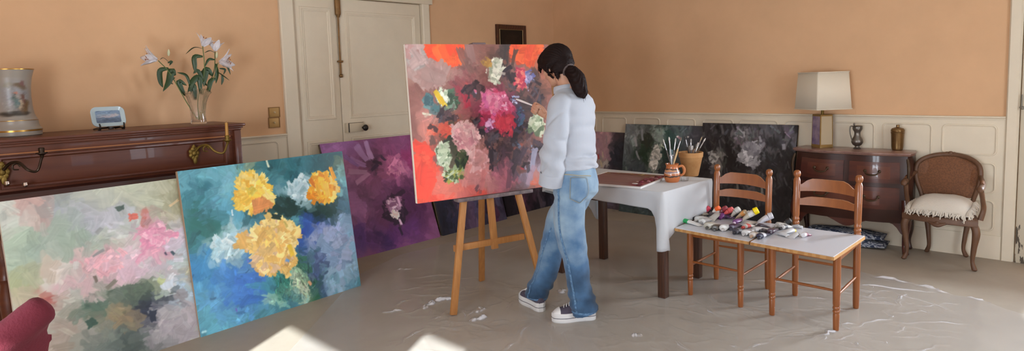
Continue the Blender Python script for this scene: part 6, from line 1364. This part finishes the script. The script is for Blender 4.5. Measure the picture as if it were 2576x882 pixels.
# neck, torso, hips
stube(bm, [hp(-.030, 0, -.030), V((-2.555, 3.085, 1.545)), V((-2.505, 3.09, 1.475)), V((-2.475, 3.09, 1.42))], [.060, .055, .060, .075], 5, n=20)
def tors(z, cx, a, b_, cy=BY): return ell((cx, cy, z), XA*a, YA*b_, 28, p=2.3)
loft(bm, [tors(1.455, -2.505, .05, .085), tors(1.42, -2.495, .078, .135), tors(1.36, -2.488, .092, .142), tors(1.28, -2.492, .098, .136), tors(1.20, -2.492, .094, .130), tors(1.10, -2.485, .086, .122), tors(1.02, -2.475, .094, .132), tors(.94, -2.468, .100, .135, 3.06), tors(.86, -2.465, .095, .125, 3.055), tors(.80, -2.47, .06, .09, 3.055)])
LS, RS = V((-2.480, 2.945, 1.405)), V((-2.515, 3.205, 1.405))
LE, LW = V((-2.465, 2.880, 1.170)), V((-2.505, 2.885, .985))
RE = V((-2.640, 3.285, 1.215))
stube(bm, [V((-2.47, 3.02, 1.39)), LS, LS.lerp(LE, .5), LE, LE.lerp(LW, .35), LW], [.06, .052, .043, .038, .038, .024], 5, n=14)
stube(bm, [V((-2.48, 3.15, 1.39)), RS, RS.lerp(RE, .5), RE, RE.lerp(WR, .4), WR], [.06, .052, .043, .038, .037, .024], 5, n=14)
# legs
LH, LK, LA = V((-2.460, 2.990, .87)), V((-2.460, 3.015, .50)), V((-2.485, 3.12, .11))
RH_, RK, RA = V((-2.485, 3.130, .87)), V((-2.705, 3.125, .50)), V((-2.865, 3.095, .12))
for h, k, a, toe in ((LH, LK, LA, at_z(1402, 806, 0)), (RH_, RK, RA, at_z(1318, 754, 0))):
    stube(bm, [h, h.lerp(k, .5), k, k.lerp(a, .35), a], [.085, .072, .052, .050, .034], 5, n=16)
    tube(bm, [a, V((a.x, a.y, .085)).lerp(V((toe.x, toe.y, .07)), .35), V((a.x, a.y, .07)).lerp(V((toe.x, toe.y, .064)), .68)], [.034, .024, .013], 12)
# right hand gripping the brush
def hpt(d, u, n_): return WR + fd*d + fu*u + fn*n_
stube(bm, [WR-fd*.03, WR, hpt(.030, .002, 0), hpt(.060, .004, -.002), hpt(.084, .002, -.004)], [.024, .022, .030, .036, .030], 4, n=16, flat=.62, up=fu)
for i, (u0, r, l) in enumerate(((.029, .0079, 1.0), (.0095, .0081, 1.06), (-.0095, .0078, 1.0), (-.028, .0068, .84))):
    tw = .004*i
    stube(bm, [hpt(.066, u0*.9, -.008), hpt(.090, u0, -.012), hpt(.090+.030*l, u0*.95+.002, -.001), hpt(.088+.030*l, u0*.95, .022), hpt(.068+.014*l, u0*.92, .034), hpt(.056+.006*l, u0*.9, .028)], [r*1.05, r*1.1, r, r*.97, r*.92, r*.72], 4, n=10)
stube(bm, [hpt(.018, .018, .010), hpt(.042, .036, .020), hpt(.068, .041, .026), hpt(.092, .033, .030)], [.0135, .0125, .0105, .0085], 4, n=10)
# left hand, relaxed inside the long cuff
ld = V((-.25, .05, -.97)).normalized(); ls = V((-.9, .35, .25)); ls = (ls-ld*ls.dot(ld)).normalized(); ln = ld.cross(ls)
def lpt(d, s, n_): return LW + ld*d + ls*s + ln*n_
stube(bm, [LW-ld*.02, LW, lpt(.030, 0, 0), lpt(.055, 0, 0), lpt(.072, 0, 0)], [.023, .022, .030, .034, .030], 4, n=14, flat=.55, up=ls)
for i, (s0, r, l) in enumerate(((.0275, .0074, 1.0), (.009, .0076, 1.05), (-.0095, .0074, 1.0), (-.027, .0065, .85))):
    stube(bm, [lpt(.058, s0*.9, 0), lpt(.074, s0, .004), lpt(.084, s0, .026*l), lpt(.062, s0, .040*l), lpt(.046, s0*.95, .030)], [r, r, r*.95, r*.9, r*.7], 4, n=10)
stube(bm, [lpt(.012, .02, .006), lpt(.034, .034, .018), lpt(.056, .030, .030)], [.012, .011, .0085], 4, n=10)
me = baked(bm, .0042, 2)
origin = V((-2.62, 3.08, 0)); oinv = Matrix.Translation(-origin); me.transform(oinv)
pers = obj('person', me, M_skin, angle=180); pers.location = origin
tag(pers, 'woman in a white shirt and blue jeans painting at the easel, dark hair tied back', 'person')
def wear(name, me_or_bm, m, parent=None, **k):
    if isinstance(me_or_bm, bmesh.types.BMesh): bmesh.ops.transform(me_or_bm, matrix=oinv, verts=me_or_bm.verts)
    else: me_or_bm.transform(oinv)
    return obj(name, me_or_bm, m, parent or pers, **k)

# hair: cap swept back into a low ponytail
bm = B()
sphere(bm, hp(-.018, 0, .034), (.110, .095, .102), 28, 18, HR)
sphere(bm, hp(.030, 0, .062), (.074, .080, .060), 24, 14, HR)
sphere(bm, hp(.072, 0, .062), (.048, .068, .042), 20, 12, HR)
sphere(bm, hp(-.058, 0, -.012), (.070, .078, .082), 24, 14, HR)
for s in (-1, 1):
    stube(bm, [hp(.070, s*.045, .060), hp(.052, s*.070, .030), hp(.020, s*.082, .012), hp(-.020, s*.080, -.010)], [.022, .020, .022, .026], 5, n=12)
    stube(bm, [hp(.090, s*.028, .060), hp(.096, s*.052, .020), hp(.086, s*.064, -.020)], [.018, .012, .003], 5, n=10)
PT0 = V((-2.520, 3.075, 1.610)); 
stube(bm, [hp(-.060, 0, .0), PT0, V((-2.480, 3.07, 1.590)), V((-2.440, 3.06, 1.555)), V((-2.415, 3.05, 1.510)), V((-2.390, 3.045, 1.465)), V((-2.378, 3.042, 1.437))], [.060, .036, .044, .050, .047, .036, .012], 6, n=20)
stube(bm, [hp(.0, -.078, -.010), hp(.004, -.082, -.050), hp(-.018, -.076, -.085), hp(-.014, -.074, -.11)], [.014, .010, .007, .002], 5, n=10)
stube(bm, [hp(-.040, -.068, -.030), hp(-.052, -.066, -.075), hp(-.050, -.070, -.125)], [.020, .016, .004], 5, n=10)
me = baked(bm, .0055, 5)
def strands(p, n_):
    v = V(p)-HC; a = math.atan2(v.y, v.z); return .0028*math.sin(a*46+v.x*30)+.0022*mnoise.noise(V((p[0]*10, p[1]*70, p[2]*60)))
displace(me, strands)
M_hair = mat('dark_brown_hair', '#130a09', 0.65, hex2='#221411', vscale=30, stretch=(1, 8, 8), spec=.12)
hair = wear('hair', me, M_hair, angle=180)
bm = B(); pd = V((.75, -.1, -.35)).normalized(); a_ = pd.orthogonal().normalized(); b2 = pd.cross(a_)
pts = [PT0+pd*.006+(a_*math.cos(t)+b2*math.sin(t))*.039 for t in [2*PI*i/20 for i in range(20)]]; tube(bm, pts+[pts[0]], .008, 8); wear('hair_tie', bm, mat('grey_hair_tie', '#4a3c3a', .7), hair)
bm = B(); rg = random.Random(2)
for i in range(26):
    if i < 12: p0 = hp(.088, rg.uniform(-.06, .02), .05); pts = [p0, p0+hf*.018-hu*.02, p0+hf*rg.uniform(.01, .03)-hu*rg.uniform(.05, .085)-hs_*.01]
    else: p0 = V((-2.385, 3.045, 1.46))+V((rg.uniform(-.03, .02), rg.uniform(-.03, .03), rg.uniform(-.01, .05))); pts = [p0, p0+V((.015, 0, -.02)), p0+V((rg.uniform(.0, .03), rg.uniform(-.01, .01), -rg.uniform(.03, .05)))]
    stube(bm, pts, [.0014, .0012, .0005], 4, n=5)
wear('loose_strands', bm, M_hair, hair)

# loose white shirt
bm = B()
def sr(z, cx, a, b_, cy=BY, p=2.25): return ell((cx, cy, z), XA*a, YA*b_, 36, p=p)
loft(bm, [sr(1.500, -2.540, .066, .068), sr(1.485, -2.530, .072, .080), sr(1.465, -2.505, .084, .115), sr(1.430, -2.490, .098, .152), sr(1.385, -2.485, .110, .164), sr(1.32, -2.488, .116, .165), sr(1.24, -2.496, .118, .162), sr(1.16, -2.494, .115, .157), sr(1.10, -2.488, .116, .156), sr(1.05, -2.482, .122, .160), sr(1.015, -2.478, .122, .162), sr(1.000, -2.476, .117, .158)])
C1 = V((-2.500, 2.878, 1.00)); C2 = V((-2.516, 2.884, .938))
stube(bm, [V((-2.47, 3.00, 1.395)), LS+V((0, .0, -.005)), V((-2.474, 2.912, 1.315)), V((-2.470, 2.882, 1.20)), V((-2.488, 2.872, 1.10)), C1, C2], [.062, .068, .069, .074, .078, .072, .069], 6, n=24)
SW = WR - fd*.030
stube(bm, [V((-2.49, 3.18, 1.39)), RS, RS.lerp(RE, .5), RE, RE.lerp(SW, .5), SW], [.062, .064, .064, .064, .056, .042], 6, n=24)
me = baked(bm, .0068, 5)
def folds(p, n_):
    x, y, z = p; arm = max(0, min(1, (2.955-y)/.05)); d = 0
    d += .0060*mnoise.noise(V((x*6+2, y*6, z*9))) + .0016*mnoise.noise(V((x*16, y*12, z*26+5)))
    d += arm*.0060*math.sin(z*44+x*46+3.4*mnoise.noise(V((x*7, y*7, z*5))))*max(0, min(1, (1.30-z)/.1))*max(0, min(1, (z-.95)/.08))
    d += (1-arm)*.0050*math.sin(z*70+y*26+3.0*mnoise.noise(V((x*7, y*7, z*5))))*max(0, min(1, (1.17-z)/.08))
    for z0, sl, dep, wd, m_ in ((1.31, .9, .012, .016, 1), (1.235, -.7, .014, .014, 1), (1.175, .5, .013, .012, 1), (1.12, -.9, .012, .013, 1), (1.06, .8, .010, .014, 1), (1.36, -.35, .010, .018, 0), (1.22, .45, .008, .020, 0), (1.10, -.25, .011, .011, 0), (1.065, .2, .010, .010, 0), (1.035, -.15, .009, .009, 0)):
        t = z-z0-sl*(x+2.47)+.012*mnoise.noise(V((x*12+z0*9, y*12, 0))); d -= dep*math.exp(-(t/wd)**2)*(arm if m_ else (1-arm))*max(0, min(1, .55+1.3*mnoise.noise(V((x*5+z0*7, y*5, z*3)))))
    if z < .96 and arm > .2: d += .004*math.sin(math.atan2(y-2.88, x+2.51)*6)
    return d
displace(me, folds)
M_shirt = mat('white_shirt_cotton', '#a2a6af', 0.8, sheen=.25, bump=.08, bscale=30)
shirt = wear('shirt', me, M_shirt, angle=180)
bm = B(); cq = [V((-2.545, BY, 1.495))+XA*(.071*math.cos(t))+YA*(.073*math.sin(t))+ZA*(.014*math.cos(t)) for t in [2*PI*i/28 for i in range(28)]]
loft(bm, [[V((-2.545, BY, 1.488))+XA*((.069+g)*math.cos(t)-dx)+YA*((.071+g)*math.sin(t))+ZA*(dz+.012*math.cos(t)) for t in [2*PI*i/32 for i in range(32)]] for g, dz, dx in ((.006, -.016, 0), (.005, .010, .003), (.0, .026, .006), (-.005, .024, .006), (-.004, -.01, 0))], cap=False)
wear('collar', bm, M_shirt, shirt)
bm = B(); ax = (C2-C1).normalized(); sx_ = ax.orthogonal().normalized(); sy_ = ax.cross(sx_)
loft(bm, [ell(C2+ax*d, sx_*r, sy_*r, 32) for d, r in ((-.055, .071), (-.05, .0745), (-.01, .0755), (.018, .0765), (.020, .074), (.0, .068))], cap=False)
wear('cuff', bm, M_shirt, shirt)

# wide faded jeans
bm = B()
def jr(z, cx, a, b_, cy=3.06): return ell((cx, cy, z), XA*a, YA*b_, 36, p=2.3)
loft(bm, [jr(1.030, -2.475, .094, .132, 3.068), jr(1.00, -2.474, .104, .142, 3.066), jr(.95, -2.468, .116, .152), jr(.90, -2.464, .121, .157), jr(.86, -2.466, .120, .158), jr(.82, -2.472, .104, .146), jr(.79, -2.475, .07, .10)])
def leg(pts, rad, flat): stube(bm, pts, rad, 8, n=28, flat=flat, up=(1, 0, 0))
leg([LH+V((0, 0, .05)), LH+V((-.004, 0, -.07)), V((-2.470, 2.992, .68)), V((-2.466, 3.004, .56)), V((-2.453, 3.03, .41)), V((-2.470, 3.07, .26)), V((-2.472, 3.112, .12)), V((-2.468, 3.128, .068))], [.090, .099, .099, .090, .079, .076, .084, .088], 1.0)
leg([RH_+V((0, 0, .05)), RH_+V((-.05, 0, -.08)), V((-2.640, 3.125, .66)), V((-2.715, 3.125, .49)), V((-2.790, 3.12, .25)), V((-2.855, 3.106, .13)), V((-2.868, 3.100, .074))], [.088, .097, .096, .084, .077, .080, .078], .95)
me = baked(bm, .0072, 4)
def denim_folds(p, n_):
    x, y, z = p; d = .004*mnoise.noise(V((x*9, y*9, z*9))); k = max(0, min(1, (.62-abs(z-.50)*3.2)))
    d += .0035*math.sin(z*70+(x+y)*22+3*mnoise.noise(V((x*8, y*8, z*4))))*k
    kb = max(0, 1-abs(z-.15)/.12); d += .006*math.sin(z*85+y*20+2*mnoise.noise(V((x*10, y*10, z*6))))*kb
    kh = max(0, 1-abs(z-.84)/.07); d += .004*math.sin(z*90+y*30)*kh
    return d
displace(me, denim_folds)
def denim_mat():
    m = mat('faded_denim', '#47688a', 0.85, sheen=.15, bump=.15, bscale=420); nt = m.node_tree; bs = nt.nodes['Principled BSDF']
    tc = nt.nodes.new('ShaderNodeTexCoord'); sx = nt.nodes.new('ShaderNodeSeparateXYZ'); nt.links.new(tc.outputs['Object'], sx.inputs[0])
    n1 = nt.nodes.new('ShaderNodeTexNoise'); n1.inputs['Scale'].default_value = 5; n1.inputs['Detail'].default_value = 5; nt.links.new(tc.outputs['Object'], n1.inputs['Vector'])
    # stone-wash: paler on the thigh and seat of the cloth, deeper near the hems
    mr = nt.nodes.new('ShaderNodeMapRange'); mr.inputs[1].default_value = .15; mr.inputs[2].default_value = .75; mr.inputs[3].default_value = -.12; mr.inputs[4].default_value = .22; nt.links.new(sx.outputs[2], mr.inputs[0])
    ad = nt.nodes.new('ShaderNodeMath'); ad.operation = 'ADD'; nt.links.new(n1.outputs[0], ad.inputs[0]); nt.links.new(mr.outputs[0], ad.inputs[1])
    rp = nt.nodes.new('ShaderNodeValToRGB'); el = rp.color_ramp.elements; el[0].position = .30; el[0].color = (*lin('#223f5a'), 1); el[1].position = .78; el[1].color = (*lin('#8299ab'), 1); e_ = el.new(.52); e_.color = (*lin('#416487'), 1)
    nt.links.new(ad.outputs[0], rp.inputs[0]); nt.links.new(rp.outputs[0], bs.inputs['Base Color']); return m
M_den = denim_mat(); jeans = wear('jeans', me, M_den, angle=180)
# seams, waistband, back pocket and hems follow the cloth surface
bvh = BVHTree.FromPolygons([v.co+origin for v in me.vertices], [p.vertices[:] for p in me.polygons])
def on_cloth(p, off=.0015):
    loc, nrm, i, d = bvh.find_nearest(V(p)); return loc+nrm*off, nrm
def strip(name, pts, w, m, off=.002, per=5):
    bm = B(); P_ = smooth_path(pts, per); L_ = []
    for i, p in enumerate(P_):
        q_, nrm = on_cloth(p, off); t = (P_[min(i+1, len(P_)-1)]-P_[max(0, i-1)]).normalized(); s = nrm.cross(t).normalized(); a, _ = on_cloth(q_+s*w, off); b_, _ = on_cloth(q_-s*w, off); L_.append([a+nrm*.0004, q_+nrm*.0018, b_+nrm*.0004])
    loft(bm, L_, cap=False, closed=False); return wear(name, bm, m, jeans)
M_seam = mat('dark_denim_seam', '#27466c', .85, hex2='#6f94b4', vscale=55); M_thread = mat('tan_stitching', '#8c8a7c', .8)
side_l = [V((-2.49, 2.91, 1.0)), V((-2.47, 2.89, .86)), V((-2.47, 2.89, .68)), V((-2.462, 2.912, .55)), V((-2.445, 2.95, .41)), V((-2.455, 2.993, .26)), V((-2.46, 3.016, .12)), V((-2.46, 3.024, .07))]
strip('side_seam', side_l, .0075, M_seam, per=8)
side_r = [V((-2.66, 3.03, .60)), V((-2.735, 3.04, .46)), V((-2.79, 3.04, .32)), V((-2.85, 3.01, .20)), V((-2.88, 3.0, .08))]
strip('front_seam', side_r, .005, M_seam, per=8)
strip('yoke_seam', [V((-2.44, 2.91, .985)), V((-2.37, 2.97, .975)), V((-2.34, 3.07, .965))], .004, M_thread)
pk = [V((-2.400, 2.928, .965)), V((-2.335, 3.020, .960)), V((-2.335, 3.025, .835)), V((-2.365, 2.965, .805)), V((-2.400, 2.918, .838))]
bm = B(); g = []
for i in range(9):
    r_ = []
    for j in range(9):
        u, v = i/8, j/8; a = pk[0].lerp(pk[1], u); b_ = pk[4].lerp(pk[2], u)-ZA*(.03*(1-abs(2*u-1))); r_.append(on_cloth(a.lerp(b_, v), .0045)[0])
    g.append(r_)
loft(bm, g, cap=False, closed=False); po = wear('back_pocket', bm, M_den, jeans); mp_ = po.modifiers.new('thickness', 'SOLIDIFY'); mp_.thickness = .003
for a, b_ in ((0, 1), (1, 2), (2, 3), (3, 4), (4, 0)): strip('pocket_stitching', [pk[a].lerp(pk[b_], t)-(ZA*.0) for t in (0.03, .35, .65, .97)], .0016, M_thread, .0065)
for c_, r_, nm in ((V((-2.468, 3.128, .070)), .088, 'hem'), (V((-2.868, 3.100, .076)), .078, 'hem')):
    strip(nm, [c_+V((r_*math.cos(t), r_*math.sin(t), .004)) for t in [2*PI*i/20 for i in range(21)]], .007, M_seam, .002, 3)

# platform canvas sneakers
def shoe(heel, toe, tilt, nm):
    heel, toe = V(heel), V(toe); heel.z = toe.z = 0; L = (toe-heel).length; d = (toe-heel)/L; s = V((-d.y, d.x, 0))
    M_ = Matrix(((d.x, s.x, 0, heel.x), (d.y, s.y, 0, heel.y), (0, 0, 1, 0), (0, 0, 0, 1))) @ Matrix.Rotation(tilt, 4, 'Y')
    def pl(t, side): # half width of the sole outline along its length
        return (.034*math.sqrt(max(0, 1-(1-min(1, t/.14))**2))+ .012*math.exp(-((t-.70)/.20)**2))*math.sqrt(max(0, 1-max(0, (t-.80)/.20)**2.2))
    def out(g, z, n_=30):
        pts = []
        for i in range(n_+1): t = i/n_; pts.append(V((L*t+g*(2*t-1), -(pl(t, 0)+g*.9), z)))
        for i in range(n_-1, 0, -1): t = i/n_; pts.append(V((L*t+g*(2*t-1), pl(t, 1)+g*.9, z)))
        return pts
    def up(bm): bmesh.ops.transform(bm, matrix=M_, verts=bm.verts); return bm
    toe_w = mat('white_rubber', '#d4d2d0', .5); sh = mat('plum_canvas', '#4a4250', .85, bump=.2, bscale=300)
    bm = B(); rings = []
    H0 = .058
    for t, h in ((0, .040), (.10, .060), (.22, .074), (.34, .080), (.46, .074), (.58, .062), (.70, .050), (.82, .040), (.91, .027), (.965, .010)):
        w = max(.006, pl(max(.03, t), 0)*.96); x = L*max(.015, min(.975, t)); rings.append([V((x, w*math.cos(a), H0-.006+h*.90*max(0, math.sin(a))**.7 if math.sin(a) > 0 else H0-.006)) for a in [2*PI*i/24 for i in range(24)]])
    loft(bm, rings); root = wear(nm, up(bm), sh)
    bm = B(); loft(bm, [out(.001, .0), out(.004, .005), out(.0045, .030), out(.0035, .035), out(.0045, .040), out(.004, .058), out(.0005, .061), out(-.006, .058)]); wear('sole', up(bm), toe_w, root)
    bm = B(); loft(bm, [out(.0058, .0290), out(.0058, .0325)], cap=False); wear('sole_stripe', up(bm), mat('dark_stripe', '#2a2a38', .6), root)
    bm = B(); rings = []
    for t, h in ((.83, .0415), (.87, .037), (.915, .028), (.955, .018), (.98, .008)):
        w = pl(t, 0)*1.0+.0015; rings.append([V((L*t, w*math.cos(a), H0-.004+h*.92*max(0, math.sin(a))**.7 if math.sin(a) > 0 else H0-.004)) for a in [2*PI*i/24 for i in range(24)]])
    loft(bm, rings); wear('toe_cap', up(bm), toe_w, root)
    bm = B()
    for k in range(5):
        t = .46+.06*k; h = .90*(.076-.052*(t-.46)*2)+.002; w = .020
        stube(bm, [V((L*t, -w, H0+h*.82)), V((L*(t+.012), -w*.3, H0+h)), V((L*(t+.03), w*.3, H0+h*.97)), V((L*(t+.045), w, H0+h*.78))], .0032, 4, n=6)
    wear('laces', up(bm), toe_w, root); return root
_h, _t = at_z(1499, 803, 0), at_z(1391, 809, 0)
def fit(a, b_, L): m = (a+b_)/2; d = (b_-a).normalized(); return m-d*L/2, m+d*L/2
shoe(*fit(at_z(1497, 800, 0), at_z(1391, 808, 0), .285), 0.0, 'shoe')
shoe(*fit(at_z(1372, 788, 0), at_z(1306, 750, 0), .285), 0.0, 'shoe')
for c_ in pers.children:
    if c_.name.startswith('shoe'): c_['label'] = 'plum canvas upper'
# the brush in her hand
endp = GRIP+bd_*.045
brush('white-handled paintbrush held against the orange-red canvas', TIP, endp, 'round', '#e2deda', '#5a6a8a', .0095, bl=.014, fl=.018)
